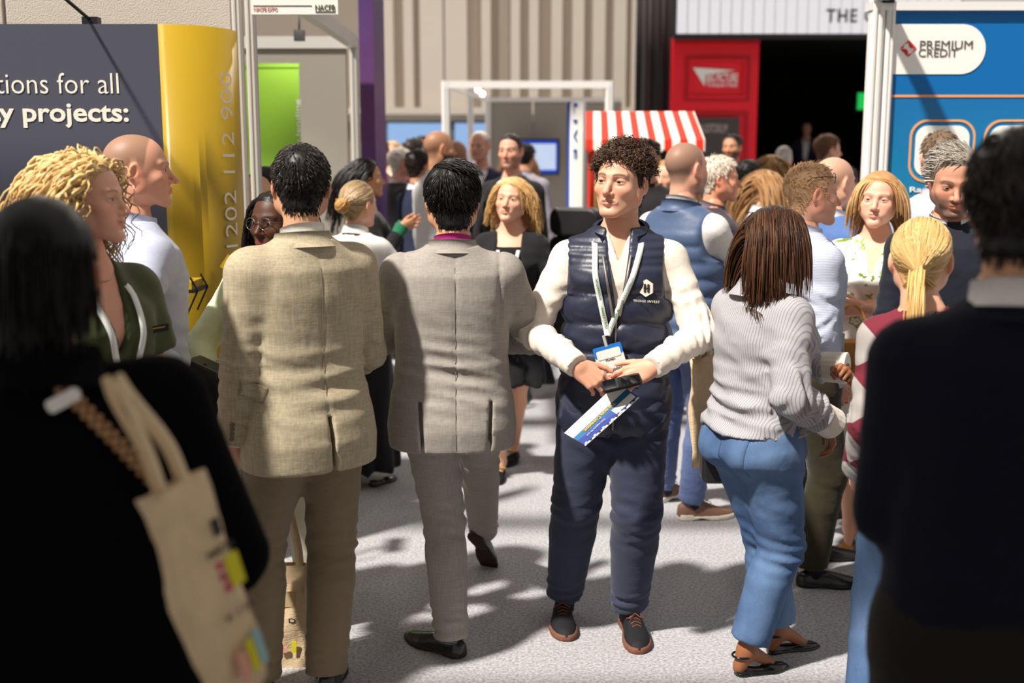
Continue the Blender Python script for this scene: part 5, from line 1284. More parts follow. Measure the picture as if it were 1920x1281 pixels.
# phone and leaflet in his hands
ph = empty('phone', y.M @ Vector(y.loc(1165, 716, 3.56))); prop(ph, 'black phone held between both hands', 'phone')
pu_ = (at(1188, 704, 3.55) - at(1132, 718, 3.55)).normalized(); pn_ = Vector((.0, -.30, .95)); pn_ = (pn_ - pu_ * pn_.dot(pu_)).normalized(); pw_ = pu_.cross(pn_)
MB().prism(rrect(.125, .066, .010), tuple(pn_ * -.009), (0, 0, 0), tuple(pu_), tuple(pw_)).build('housing', BLACK, ph)
MB().prism(rrect(.118, .060, .008), tuple(pn_ * .001), (0, 0, 0), tuple(pu_), tuple(pw_)).build('glass_screen', mat('phone_glass', rgb(12, 12, 15), rough=.08, spec=.6), ph)
lf = empty('leaflet', at(1128, 790, 3.56)); prop(lf, 'white and blue printed leaflet held below the phone', 'leaflet')
ctr = at(1128, 790, 3.56); pa = at(1058, 812, 3.53) - ctr; pb = at(1098, 836, 3.50) - ctr; pc = at(1199, 746, 3.57) - ctr; pd = at(1158, 718, 3.61) - ctr
def quad(lo, hi, lift, m, name, x0=0, x1=1):
    f = lambda u, v: (pa * (1 - u) + pd * u) * (1 - v) + (pb * (1 - u) + pc * u) * v
    nr = (pb - pa).cross(pd - pa).normalized(); nr = nr if nr.y < 0 else -nr
    A = [f(x0, lo), f(x1, lo), f(x1, hi), f(x0, hi)]; V = [q + nr * lift for q in A] + [q + nr * (lift - .0012) for q in A]
    return MB().add(V, [(0, 1, 2, 3), (7, 6, 5, 4), (0, 4, 5, 1), (1, 5, 6, 2), (2, 6, 7, 3), (3, 7, 4, 0)]).build(name, m, lf)
PB = mat('leaflet_blue', rgb(40, 66, 150), rough=.35); PT = mat('leaflet_teal', rgb(46, 110, 150), rough=.35)
quad(0, 1, 0, WHITE, 'sheet'); quad(.42, .62, .0012, PT, 'teal_band'); quad(.62, .93, .0012, PB, 'blue_band'); quad(.64, .88, .0022, WHITE, 'logo_patch', .62, .98)
rr_ = (pa - pd).normalized(); uu_ = (pa - pb).normalized()
fpt = lambda u, v: ctr + (pa * (1 - u) + pd * u) * (1 - v) + (pb * (1 - u) + pc * u) * v
nr_ = (pb - pa).cross(pd - pa).normalized(); nr_ = nr_ if nr_.y < 0 else -nr_
lt = text('leaflet_lettering', 'The more Convenient', fpt(.45, .52) - ctr + nr_ * .002, .135, .011, mat('leaflet_gold', rgb(238, 186, 70)), lf, right=tuple(rr_), up=tuple(-uu_), bold=.02)
text('leaflet_lettering', 'Extra support for you', fpt(.3, .72) - ctr + nr_ * .002, .08, .006, WHITE, lf, right=tuple(rr_), up=tuple(-uu_))
for i in range(12): quad(.90, .97, .0024, INK if i % 2 else WHITE, 'punch_mark', .02 + i * .08, .055 + i * .08)

# ------------------------------------------------------------------ 2 man in the pale grey suit, walking away
g = Person('man in a pale grey suit walking away with glossy black hair', 852, 3.74, 1.69, 2, lod=0, hv=.0045, skin='olive', head=(4, -4, 0), girth=1.08, shoulder=1.04, side=.01, hipshift=-.015,
           hands={'L': dict(w=(-.10, .30, 1.08), px=0, pole=(-1, -.75, -.3), f=(.7, .6, .2), palm=(.3, -.3, 1), pose='hold'), 'R': dict(w=(.12, .30, 1.06), px=0, pole=(1, -.75, -.3), f=(-.7, .6, .2), palm=(-.3, -.3, 1), pose='hold')},
           feet={'L': dict(g=(838, 1222), yaw=48, knee=(.2, 1, 0)), 'R': dict(g=(886, 1082), yaw=-28, pitch=52, z=.02, knee=(0, 1, 0))}, face=dict(hair=rgb(14, 12, 12)))
s = g.s; GREYS = linen('grey_suiting', (148, 141, 134), (167, 160, 152))
g.trousers(GREYS, vox=.0092, r=(.096, .078, .064), fold=2.0, top=1.02 * s, hem=.02, seat=.75)
g.top('shirt', cloth('magenta_shirt', (190, 40, 130)), .004, zb=1.0 * s, sleeve=None, fold=0)
def vents(S):
    x, yy, z = S.P()
    for xv in (-.115, .115): S.D = np.maximum(S.D, np.where((yy < 0) & (z < .98 * s), .0055 - np.abs(x - xv - .05 * (z - .98 * s) * np.sign(xv)), -1).astype(f4))
    S.D = (S.D + .004 * np.exp(-(x / .006) ** 2) * (yy < 0)).astype(f4)
    for k in 'LR':
        sh = g.J['sh' + k]; rr = np.sqrt((yy - sh[1]) ** 2 + (z - sh[2] + .05) ** 2); S.D = (S.D + .006 * np.exp(-((np.abs(x - sh[0] * .93)) / .006) ** 2) * (z > sh[2] - .14) * (yy < .04)).astype(f4)
g.top('jacket', GREYS, .026, vox=.0074, zb=.80 * s, boxy=.55, sleeve=(.074, .064, .052), slen=.97, pad=.012, fold=1.3, fn=vents, eb=.036, flare=.012, seed=9, label='pale grey suit jacket with a centre back seam')
g.collar(GREYS, .068, .044, .018, 110, z=1.468 * s, drop=.006, name='jacket_collar', thick=.008)
g.collar(cloth('magenta_shirt', (190, 40, 130)), .058, .046, .004, 60, z=1.485 * s, drop=.012, name='shirt_collar')
g.nosock = 1; g.shoes('loafer', LEATH, mat('dark_sole', rgb(52, 36, 32), rough=.6))
for k in 'LR':
    an = g.J['an' + k]; up = unit(g.J['kn' + k] - an); S_ = MB().bar(an - up * .035, an + up * .06, .042, 16, r2=.044).build('sock', stripes('patterned_sock', (60, 56, 66), (130, 126, 136), 160, 'Z'), g.o, smooth=True)
hk = rgb(16, 14, 14); g.cap(hk, .016, nape=-.012, noise=.002, nscale=60, vol=lambda V: .010 * sstep(.0, .1, V[:, 2]))
def cmb(P):
    c = np.array([-.02, -.06, .125]); d = P - c; return np.stack([d[:, 0] * 8, d[:, 1] * 8, -np.abs(d[:, 2]) * 3 - .1], 1)
g.grow(hk, 1700, .048, K=6, lift=.1, comb=cmb, grav=.06, r=.0020, jit=.04, nape=.0, hug=.45, seed=8, var=.3, clear=.018, cols=rgb(46, 40, 38), bodyclear=False)
g.grow(hk, 350, .07, K=7, lift=.15, comb=(.5, -.5, .05), grav=.05, r=.0022, jit=.05, hug=.25, seed=9, var=.3, clear=.024, cols=rgb(46, 40, 38), region=lambda V: V[:, 2] > .09)
g.nape(hk, 700, seed=4, length=.02)
gv = g.bvh(['jacket'])
sm_ = g.drape_line(gv, [(0, -.4, 1.44 * s), (.0, -.4, .82 * s)], (0, 1, 0), .0008, 40); g.ribbon('back_seam', sm_, .0022, mat('grey_seam', rgb(120, 112, 106)), g.tops['jacket'][2], nrm=(0, -1, 0), th=.001, sm=2)

# ------------------------------------------------------------------ 3 man in the beige linen jacket
b = Person('man in a beige linen jacket seen from behind with cropped black hair', 560, 3.45, 1.745, 34, lod=0, hv=.0045, skin='olive', head=(-22, -3, 2), girth=.98, shoulder=1.0, lean=.01,
           hands={'L': dict(w=(438, 838, 3.36), pole=(-.3, -1, 0), f=(.3, .5, -.8), palm=(.8, .3, 0), pose='grip'), 'R': dict(w=(.16, .24, .98), px=0, pole=(.4, -.9, 0), pose='relaxed')},
           feet={'L': dict(g=(484, 1300), yaw=10), 'R': dict(g=(614, 1290), yaw=-30)}, face=dict(hair=rgb(18, 15, 14)))
s = b.s; BEIGE = linen('beige_linen', (160, 147, 122), (190, 178, 152)); TAUPE = cloth('taupe_trousers', (128, 112, 90), bscale=50)
b.trousers(TAUPE, vox=.0092, r=(.108, .082, .068), fold=2.2, top=1.02 * s, seat=.7, hem=.02)
b.top('shirt', WSHIRT, .004, vox=.014, zb=1.0 * s, sleeve=(.05, .042, .037), fold=0, zt=1.48 * s)
def vent1(S):
    x, yy, z = S.P(); S.D = np.maximum(S.D, np.where((yy < 0) & (z < .97 * s), .0045 - np.abs(x - .01 - .05 * (.97 * s - z)), -1).astype(f4)); S.D = (S.D + .003 * np.exp(-((x - .005) / .006) ** 2) * (yy < 0)).astype(f4)
b.top('jacket', BEIGE, .028, vox=.0074, zb=.79 * s, boxy=.75, sleeve=(.080, .068, .054), slen=.97, pad=.010, fold=1.2, fn=vent1, eb=.044, flare=.015, seed=31, label='beige slubbed linen jacket with a centre vent')
b.collar(BEIGE, .072, .046, .020, 110, z=1.465 * s, drop=.006, name='jacket_collar', thick=.010); b.collar(WSHIRT, .062, .052, .004, 50, z=1.485 * s, drop=.012, name='shirt_collar')
b.shoes('derby', LEATH, BLACK)
hk2 = rgb(20, 17, 16); b.cap(hk2, .012, nape=.004, noise=.002, nscale=120, vol=lambda V: .006 * sstep(.02, .1, V[:, 2]))
b.grow(hk2, 1700, .026, K=4, lift=.3, comb=cmb, grav=.08, r=.0016, jit=.08, seed=12, var=.45, cols=rgb(70, 62, 56), clear=.011, nape=.010, hug=.35)
b.nape(hk2, 700, seed=3)
bbv = b.bvh(['jacket']); JB = b.tops['jacket'][2]
bs = b.drape_line(bbv, [(.004, -.4, 1.42 * s), (.006, -.4, .96 * s)], (0, 1, 0), .0008, 30); b.ribbon('back_seam', bs, .0024, mat('beige_seam', rgb(136, 122, 98)), JB, nrm=(0, -1, 0), th=.001, sm=2)
def local_patch(p, bv_, px, py, Y, w, h, rot, m, parent, name, dirv=None, bulge=.006, th=.004):
    """a small flap of cloth laid on the garment where the view ray at this pixel meets it"""
    o_ = p.Mi @ cam.location; t_ = Vector(p.loc(px, py, Y)); d = (t_ - o_).normalized(); hit, nn, _, _ = bv_.ray_cast(o_, d, 8)
    if hit is None: return None
    nn = nn if nn.dot(d) < 0 else -nn; up = Vector((0, 0, 1)); up = (up - nn * up.dot(nn)).normalized(); rt = up.cross(nn); q = Matrix.Rotation(R(rot), 3, nn); rt = q @ rt; up = q @ up
    return MB().prism(rrect(w, h, .006, 3), tuple(nn * (th + bulge)), hit - nn * .006, tuple(rt), tuple(up)).build(name, m, parent, bevel=.002)
b.patch(bbv, 484, 735, 3.3, .06, .045, -14, BEIGE, JB, 'pocket_flap', lift=.006)
o_ = b.Mi @ cam.location
for i in range(4):
    t_ = Vector(b.loc(436 - i * .5, 796 + i * 9, 3.3)); d = (t_ - o_).normalized(); hit, nn, _, _ = bbv.ray_cast(o_, d, 8)
    if hit: nn = nn if nn.dot(d) < 0 else -nn; MB().bar(hit, hit + nn * .004, .0075, 10).build('cuff_button', BUTTON, JB)

# ------------------------------------------------------------------ 4 woman in jeans and striped shirt
j = Person('woman with straight dark brown hair in a striped shirt and blue jeans', 1432, 3.62, 1.555, -62, sex='f', lod=0, handv=.0036, hv=.0045, skin='brown', head=(-16, -8, 4), girth=1.10, lean=.05, hipw=1.0, bust=1.1, shoulder=1.08,
           hands={'R': dict(w=(1556, 792, 3.52), pole=(.2, -1, .3), f=(.0, .25, -1), palm=(-.5, -.8, 0), pose='relaxed'), 'L': dict(w=(1582, 690, 3.66), pole=(-.4, .3, -1), f=(.75, -.55, .05), palm=(.1, -.6, -.5), pose='fist')},
           feet={'R': dict(g=(1408, 1262), yaw=-8, heel=.012), 'L': dict(g=(1468, 1222), yaw=-12, heel=.012)}, face=dict(hair=rgb(52, 34, 26)), bare=True)
s = j.s; STR = stripes('grey_striped_shirting', (172, 170, 172), (136, 135, 144), 120, 'X', width=.72); CUFF = cloth('cream_cuff', (224, 216, 202))
def _denim(N, L, bb):
    tc = N.new('ShaderNodeTexCoord'); n = N.new('ShaderNodeTexNoise'); n.inputs['Scale'].default_value = 5; n.inputs['Detail'].default_value = 6; mp = N.new('ShaderNodeMapping'); mp.inputs['Scale'].default_value = (1, 1, .6)
    L.new(tc.outputs['Object'], mp.inputs[0]); L.new(mp.outputs[0], n.inputs['Vector']); cr = N.new('ShaderNodeValToRGB'); cr.color_ramp.elements[0].position = .35; cr.color_ramp.elements[1].position = .68
    cr.color_ramp.elements[0].color = rgb(62, 86, 124); cr.color_ramp.elements[1].color = rgb(104, 130, 166); L.new(n.outputs['Fac'], cr.inputs[0])
    n2 = N.new('ShaderNodeTexNoise'); n2.inputs['Scale'].default_value = 350; L.new(tc.outputs['Object'], n2.inputs['Vector']); mx = N.new('ShaderNodeMix'); mx.data_type = 'RGBA'; mx.blend_type = 'OVERLAY'; mx.inputs['Factor'].default_value = .35
    L.new(cr.outputs[0], mx.inputs['A']); L.new(n2.outputs['Color'], mx.inputs['B']); L.new(mx.outputs['Result'], bb.inputs['Base Color']); bb.inputs['Roughness'].default_value = .85; bb.inputs['Specular IOR Level'].default_value = .15
    bp = N.new('ShaderNodeBump'); bp.inputs['Strength'].default_value = .4; bp.inputs['Distance'].default_value = .004; n3 = N.new('ShaderNodeTexNoise'); n3.inputs['Scale'].default_value = 30; L.new(tc.outputs['Object'], n3.inputs['Vector']); L.new(n3.outputs['Fac'], bp.inputs['Height']); L.new(bp.outputs[0], bb.inputs['Normal'])
DENIM = graph_mat('blue_denim', _denim); STITCH = mat('denim_stitch', rgb(150, 160, 176))
j.trousers(DENIM, vox=.0092, r=(.116, .086, .076), fold=2.0, top=1.04 * s, name='jeans', seat=1.3, e=.010, hem=-.035, stack=.5)
j.top('blouse', STR, .026, vox=.0088, zb=.965 * s, boxy=.5, sleeve=(.082, .070, .060), slen=.86, fold=2.6, flare=.0, seed=41, eb=.034, label='grey and white striped loose shirt')
for k in ('R', 'L'):
    el, wr = j.J['el' + k], j.J['wr' + k]; d = unit(wr - el); a0 = wr - d * .075; MB().bar(a0, wr + d * .012, .056 * s, 20, r2=.060 * s).build('cuff', CUFF, j.tops['blouse'][2], smooth=False, bevel=.004)
j.collar(STR, .062, .055, .03, 60, z=1.45 * s, drop=.01, name='shirt_collar', thick=.006)
BL = mat('black_patent', rgb(16, 15, 16), rough=.2, spec=.6); j.shoes('flat', BL, BL)
for k in 'LR':
    fm = j.foot[k]; MB().tube([tuple(fm @ Vector((.03 * math.cos(t), -.035 - .035 * math.sin(t), .07))) for t in np.linspace(-.4, math.pi + .4, 14)], .004, 6).build('ankle_strap', BL, j.o, smooth=True)
jb = j.bvh(['jeans'])
j.patch(jb, 1366, 846, 3.6, .115, .135, -4, DENIM, j.tops['jeans'][2], 'back_pocket', lift=.004, shape=lambda v: .82 + .18 * min(1, (v + .5) * 3))
hj = rgb(50, 32, 22); j.cap(hj, .012, noise=.001, vol=lambda V: .008 * sstep(-.02, .08, V[:, 2]))
def side_comb(P): return np.stack([np.sign(P[:, 0] + .01) * .9, -.25 + 0 * P[:, 1], -.2 + 0 * P[:, 2]], 1)
j.grow(hj, 1700, .225, K=9, lift=.25, comb=side_comb, grav=.42, r=.0020, jit=.025, seed=14, var=.4, clear=.018, cols=rgb(104, 66, 40), lenvar=.10, hard=[((0, .06, -.06), (.055, .05, .06))])
# ------------------------------------------------------------------ 5 bald man in the blue quilted vest
v = Person('bald man in a blue quilted vest with white sleeves and brown trainers', 1285, 5.18, 1.775, -44, lod=0, hv=.004, skin='rosy', head=(-12, 2, 0), girth=1.03, hipshift=0,
           hands={'R': dict(w=(.02, .36, 1.12), px=0, pole=(1, -.2, -.8), f=(-1, .1, 0), palm=(0, -1, 0)), 'L': dict(w=(.0, .34, 1.08), px=0, pole=(-1, -.2, -.8), f=(1, .1, 0), palm=(0, -1, 0))},
           feet={'L': dict(g=(1248, 938), yaw=-6), 'R': dict(g=(1302, 972), yaw=-34)}, face=dict(hair=rgb(110, 92, 78), stubble_scalp=.7, scalpc=rgb(112, 94, 80), recede=.045, beard=.6, beardc=rgb(110, 82, 64)), headkind='mold')
s = v.s; VB = mat('blue_quilt_nylon', rgb(74, 92, 124), rough=.5, spec=.4, bump=.4, bscale=30)
def quilt2(p):
    def fn(S):
        x, yy, z = S.P(); s = p.s; top_ = sstep(1.42 * s, 1.38 * s, z).astype(f4)
        S.D = (S.D - .012 * np.abs(np.sin(np.pi * (z - .8 * s) / (.075 * s))) ** .6 * top_ - .004).astype(f4)
        arm = np.interp(S.ax[2], [1.20 * s, 1.27 * s, 1.36 * s, 1.46 * s], [.40, .172, .16, .165]).astype(f4)[None, None, :]; S.D = _smax(S.D, (np.abs(x) - arm).astype(f4), f4(.012))
    return fn
v.top('shirt', WSHIRT, .004, zt=1.475 * s, zb=.97 * s, sleeve=(.068, .060, .046), slen=1.0, fold=2.0, seed=51)
v.top('vest', VB, .014, zb=.80 * s, boxy=.6, sleeve=None, fold=.6, fn=quilt2(v), pad=.010, label='blue quilted sleeveless jacket')
v.collar(VB, .076, .055, .012, 60, z=1.462 * s, drop=.012, thick=.012, name='vest_collar'); v.collar(WSHIRT, .066, .056, .004, 50, z=1.478 * s, name='shirt_collar')
CHINO = cloth('blue_chinos', (92, 108, 152), bscale=40); v.trousers(CHINO, r=(.098, .076, .062), fold=2.0, stack=1.4)
v.shoes('derby', mat('brown_trainer', rgb(132, 98, 82), rough=.5), mat('white_sole', rgb(226, 218, 204), rough=.6), mat('brown_lace2', rgb(110, 80, 68)))

# ------------------------------------------------------------------ 6 woman in a short black dress and blazer, facing us
w = Person('woman with loose blonde hair in a black dress and blazer', 958, 5.9, 1.60, 172, sex='f', lod=0, hv=.0031, handv=.004, skin='fair', head=(-10, 8, -4), bare=True, hands={'L': dict(w=(998, 578, 5.62), pole=(-.6, -.6, -.6), f=(.05, .3, 1), palm=(.9, .2, 0), pose='relaxed'), 'R': dict(w=(.16, .26, 1.0), px=0, pole=(1, -.6, -.3), pose='hold')},
           feet={'R': dict(g=(938, 893), yaw=6), 'L': dict(g=(962, 862), yaw=-4)}, face=dict(hair=rgb(140, 98, 56), lip=rgb(190, 96, 92)), gaze=(0, 1, -.1), girth=1.03)
s = w.s
w.skirt(BLACKC, .545, name='dress_skirt', a=(.215, .17), e=.014)
w.top('dress_top', BLACKC, .007, zb=1.0 * s, sleeve=None, fold=.4, neckr=.085, shoulder=False, zt=1.40 * s)
w.top('blazer', SUITBLK, .022, zb=.80 * s, boxy=.4, sleeve=(.064, .054, .044), slen=.95, fold=1.6, pad=.006, openf=[(.7 * s, .10), (1.0 * s, .055), (1.25 * s, .07), (1.44 * s, .06)], neckr=.075)
w.shoes('loafer', mat('black_suede', rgb(20, 19, 20), rough=.85), BLACK, scale=.83)
GOLD = mat('gold_trim', rgb(214, 170, 84), rough=.25, metal=.9)
for k in 'LR':
    fm = w.foot[k]; bb = MB()
    for i in range(5): bb.tube([tuple(fm @ Vector((-.024 + i * .012 + .009 * math.cos(t), .055 + .010 * math.sin(t), .064))) for t in np.linspace(0, 2 * math.pi, 9)], .003, 5)
    o_ = bb.build('shoe_chain', GOLD, w.o, smooth=True); o_['kind'] = 'stuff'
hb = rgb(220, 176, 116); w.cap(hb, .010, noise=.001, vol=lambda V: .010 * sstep(.0, .09, V[:, 2]))
def mid_comb(P): return np.stack([np.sign(P[:, 0] - .012) * 1.0, -.35 + 0 * P[:, 1], -.1 + 0 * P[:, 2]], 1)
w.grow(hb, 1300, .165, K=9, lift=.25, comb=mid_comb, grav=.36, r=.0020, jit=.03, curl=.005, freq=1.1, seed=22, var=.3, clear=.016, cols=rgb(226, 186, 124), hard=[((0, .07, -.05), (.062, .05, .09))])
w.lanyard(['dress_top', 'blazer'], 'white lanyard over the black dress of the blonde woman', zb=1.08, side=.062, badge=False, top=1.46)

# ------------------------------------------------------------------ 7 blonde bun, white shirt, long black skirt
k7 = Person('woman with a grey-blonde clipped bun in a white shirt and long black skirt', 668, 5.85, 1.585, -22, sex='f', lod=1, head=(-16, 0, 0), hands={'R': dict(w=(.12, .30, 1.05), px=0, pole=(1, -.5, -.5)), 'L': dict(w=(-.1, .3, 1.05), px=0, pole=(-1, -.5, -.5))}, face=dict(hair=rgb(150, 120, 84)), girth=1.05)
s = k7.s; k7.skirt(BLACKC, .09, a=(.20, .17), fold=.9, z1=1.03 * s, name='long_skirt')
k7.top('blouse', WSHIRT, .020, zb=.82 * s, boxy=.4, sleeve=(.066, .058, .050), slen=.85, fold=1.8, flare=.02); k7.collar(WSHIRT, .058, .045, .012, 50); k7.shoes('flat', LEATH)
hg = rgb(168, 138, 98); k7.cap(hg, .010, noise=.001); k7.grow(hg, 550, .13, K=6, lift=.15, tie=(.0, -.135, .0), r=.0026, seed=31, var=.35, cols=rgb(196, 176, 146), clear=.010)
def bun(p, c, r, col, n=60, seed=1, cols=None):
    rn = np.random.RandomState(seed); P = []
    for i in range(n):
        ax = unit(rn.normal(size=3)); u = unit(np.cross(ax, [.3, .5, .8])); w_ = np.cross(ax, u); rr = r * rn.uniform(.7, 1.05); t = np.linspace(0, 4.2, 12)
        P.append(np.array(c) + rr * (np.cos(t)[:, None] * u + np.sin(t)[:, None] * w_) + ax * r * rn.uniform(-.4, .4))
    V, F = tube_np(np.array(P), np.full((n, 12), .0042), 4); C = np.repeat(np.array(col[:3]) * (1 + .3 * rn.uniform(-1, 1, n))[:, None], 48, 0)
    me = mesh_np('hair_bun', p.h2p(V), [F], True, (hairmat(),), None, np.clip(C, 0, 1)); o = link('hair_bun', me, p.hair); o['kind'] = 'stuff'; return o
bun(k7, (.012, -.135, .0), .036, rgb(196, 150, 88))
MB().bar(Vector(k7.h2p(np.array([[-.03, -.14, .03]]))[0]), Vector(k7.h2p(np.array([[.045, -.13, .02]]))[0]), .006, 6).build('hair_clip', mat('tortoiseshell', rgb(170, 90, 40), rough=.3), k7.o)

# ------------------------------------------------------------------ 8 dark haired woman in profile, hands raised
k8 = Person('woman with long dark hair in a black jacket with green cuffs', 686, 7.1, 1.69, -78, sex='f', lod=1, skin='tan', head=(4, 4, 0), bare=True, hands={'R': dict(w=(752, 428, 6.98), pole=(.4, -.6, -1), f=(-.2, 1, .35), palm=(-1, 0, .2), pose='relaxed'), 'L': dict(w=(756, 424, 7.14), pole=(-.4, -.6, -1), f=(.2, 1, .35), palm=(1, 0, .2), pose='relaxed')}, feet={'R': dict(g=(728, 797), yaw=-6), 'L': dict(g=(700, 785), yaw=0)}, face=dict(hair=rgb(26, 20, 20)))
s = k8.s; k8.skirt(BLACKC, .50, a=(.18, .15)); k8.top('jacket', SUITBLK, .020, zb=.86 * s, boxy=.4, sleeve=(.064, .054, .046), slen=.9, fold=1.4, openf=[(.8 * s, .03), (1.44 * s, .05)]); k8.top('blouse', cloth('green_blouse', (40, 110, 80)), .008, zb=1.0 * s, sleeve=None, fold=0); k8.shoes('flat', LEATH)
for k in 'LR': d_ = unit(k8.J['wr' + k] - k8.J['el' + k]); MB().bar(k8.J['wr' + k] - d_ * .05, k8.J['wr' + k] + d_ * .012, .040, 14, r2=.046).build('cuff', cloth('green_blouse', (40, 110, 80)), k8.o)
hd = rgb(24, 18, 18); k8.cap(hd, .012, noise=.001); k8.grow(hd, 450, .30, K=9, lift=.25, comb=(0, -1, -.1), grav=.35, r=.004, jit=.03, curl=.006, freq=1.3, seed=33, var=.3, clear=.016, hard=[((0, .07, -.05), (.07, .05, .10))])
k8.lanyard(['jacket', 'blouse'], 'white lanyard on the dark haired woman with green cuffs', zb=1.14, badge=False)

# ------------------------------------------------------------------ 9 braided woman in glasses behind the beige jacket; 10 woman with black bun
k9 = Person('woman with black braids and glasses in a pale lime blazer', 518, 3.98, 1.60, 166, sex='f', lod=1, skin='dark', head=(-14, 2, 0), girth=1.05, shoulder=1.2, hands={'R': dict(w=(.16, .22, .92), px=0, pole=(1, -.35, -.1)), 'L': dict(w=(-.16, .22, .92), px=0, pole=(-1, -.35, -.1))}, face=dict(hair=rgb(12, 10, 10), lip=rgb(150, 80, 76)))
s = k9.s; LIMEC = cloth('pale_lime_suiting', (228, 234, 190), rough=.75); k9.trousers(cloth('cream_trousers', (226, 222, 200)), r=(.1, .08, .075)); k9.top('blouse', blotch('leopard_print', [(0, (150, 120, 90)), (.28, (40, 30, 26)), (.46, (196, 170, 136))], 70, 'voronoi'), .008, zb=1.0 * s, sleeve=None, fold=0)
k9.top('blazer', LIMEC, .024, zb=.76 * s, boxy=.5, sleeve=(.070, .060, .050), slen=.95, fold=2.0, pad=.008, openf=[(.7 * s, .06), (1.44 * s, .055)], flare=.03); k9.shoes('flat', LEATH)
hk9 = rgb(14, 11, 11); k9.cap(hk9, .008, noise=.002, nscale=140); k9.grow(hk9, 100, .34, K=16, lift=.25, comb=mid_comb, grav=.4, r=.0065, jit=.01, curl=.002, freq=9, seed=35, var=.3, clear=.010, sides=6, tipr=.7, hard=[((0, .07, -.05), (.066, .05, .10))])
gm = mat('spectacle_wire', rgb(120, 110, 104), rough=.3, metal=.8)
def glasses(p, m, label=None, up=0, back=0, par=None, lens=None, name='glasses'):
    gb = MB(); T = lambda a: Vector(p.h2p(np.array([a]))[0])
    for m_ in (-1, 1):
        gb.tube([T((m_ * .033 + .024 * math.cos(t), .098 - back - .004 * math.cos(t) * m_, -.002 + up + .021 * math.sin(t))) for t in np.linspace(0, 2 * math.pi, 19)], .0016, 5)
        gb.tube([T((m_ * .057, .096 - back, .004 + up)), T((m_ * .078, .04 - back, .006 + up)), T((m_ * .083, -.01 - back, .002 + up)), T((m_ * .082, -.03 - back, -.014 + up))], .0018, 5)
    gb.tube([T((-.010, .099 - back, .002 + up)), T((0, .102 - back, .006 + up)), T((.010, .099 - back, .002 + up))], .0016, 5)
    return gb.build(name, m, p.o, smooth=True)
glasses(k9, gm)
k9b = k9.bvh(['blazer']); chs = MB(); hb9 = k9.drape_line(k9b, [(.13, .3, 1.44 * s), (.17, .3, 1.1 * s)], (0, -1, 0), .008, 30)
sbw = at(402, 735, 3.72); sb = empty('shoulder_bag', sbw); prop(sb, 'dark olive shoulder bag on a pale woven strap beside the beige jacket', 'bag')
MB().prism(rrect(.26, .17, .03), (0, .09, 0), (0, -.045, 0), (.94, -.2, .28), (-.28, 0, .96)).build('bag_body', mat('olive_leather', rgb(40, 36, 24), rough=.35, spec=.5), sb, bevel=.01)
st9 = [(-.02, .03, .10), (-.03, .08, .30)] ; off9 = np.array(k9.Mi @ sbw); 
st_pts = np.concatenate([np.array([[.02, .02, .09]]), (hb9 - off9)[::-1]]); me_ = tube_np(st_pts[None], np.full((1, len(st_pts)), .010), 6); o_ = link('woven_strap', mesh_np('woven_strap', me_[0], [me_[1]], True, (stripes('woven_cream', (206, 198, 170), (160, 150, 120), 120, 'Z'),)), sb); sb.rotation_euler = (0, 0, k9.yaw)
tagm = MB().prism(rrect(.035, .05, .002), (0, .001, 0), (0, 0, 0)).build('leaflet_corner', YEL, None); tagm.location = at(428, 494, 3.7); tagm.rotation_euler = (0, R(35), 0); tagm.name = 'yellow_card'; prop(tagm, 'small yellow card sticking up beside the pale lime shoulder', 'card')
k10 = Person('woman with a small black topknot in a brown print dress', 494, 5.3, 1.66, 150, sex='f', lod=1, skin='fair', head=(0, 6, 0), bare=False, face=dict(hair=rgb(16, 13, 13)))
s = k10.s; k10.skirt(blotch('leopard_print', [(0, (150, 120, 90)), (.28, (40, 30, 26)), (.46, (196, 170, 136))], 70, 'voronoi'), .4, a=(.2, .17)); k10.top('dress_top', _M[('leopard_print',)], .012, zb=1.0 * s, slen=.9, fold=1); k10.shoes('flat', LEATH)
k10.cap(rgb(16, 13, 13), .013, noise=.001); k10.grow(rgb(16, 13, 13), 500, .14, K=8, lift=.1, tie=(0, -.09, .11), r=.003, seed=36, clear=.012); bun(k10, (0, -.075, .125), .026, rgb(16, 13, 13))
k10.lanyard(['dress_top'], 'white and teal lanyard on the woman with the topknot', zb=1.15, badge=False)

# ------------------------------------------------------------------ 11 smiling woman with blonde curls in green; 12 bald man in the pale blue shirt
c = Person('smiling woman with long blonde curls in an olive green dress', 152, 3.05, 1.715, -128, sex='f', lod=0, hv=.0031, skin=rgb(228, 172, 146), headkind='fsmile', head=(34, 2, 0), hands={'R': dict(w=(.16, .2, .98), px=0, pole=(1, -.5, -.2)), 'L': dict(pose='relaxed')}, face=dict(hair=rgb(150, 112, 66), lip=rgb(200, 100, 100), iris='blue'), gaze=(0, 1, 0), bare=True)
s = c.s; OLIVE = cloth('olive_crepe', (66, 72, 42), rough=.6, bump=.25)
c.skirt(OLIVE, .40, a=(.22, .18)); c.top('dress_top', OLIVE, .018, zb=1.0 * s, boxy=.3, sleeve=(.080, .082, .06), slen=.33, fold=1.8, vneck=(1.24 * s, .062, 1.50 * s), neckr=.066, seed=61); c.shoes('flat', LEATH)
hcu = rgb(212, 176, 116); c.cap(hcu, .010, noise=.004, nscale=80, vol=lambda V: .012 * sstep(-.02, .08, V[:, 2]))
def cu_comb(P): return np.stack([np.sign(P[:, 0] - .02) * .8, -.55 + 0 * P[:, 1], .25 + 0 * P[:, 2]], 1)
c.grow(hcu, 900, .30, K=19, lift=.35, comb=cu_comb, grav=.24, r=.0037, jit=.04, curl=.011, freq=3.2, seed=62, var=.25, clear=.022, cols=rgb(240, 212, 150), lenvar=.25, sides=3, hard=[((0, .08, -.04), (.060, .05, .11))])
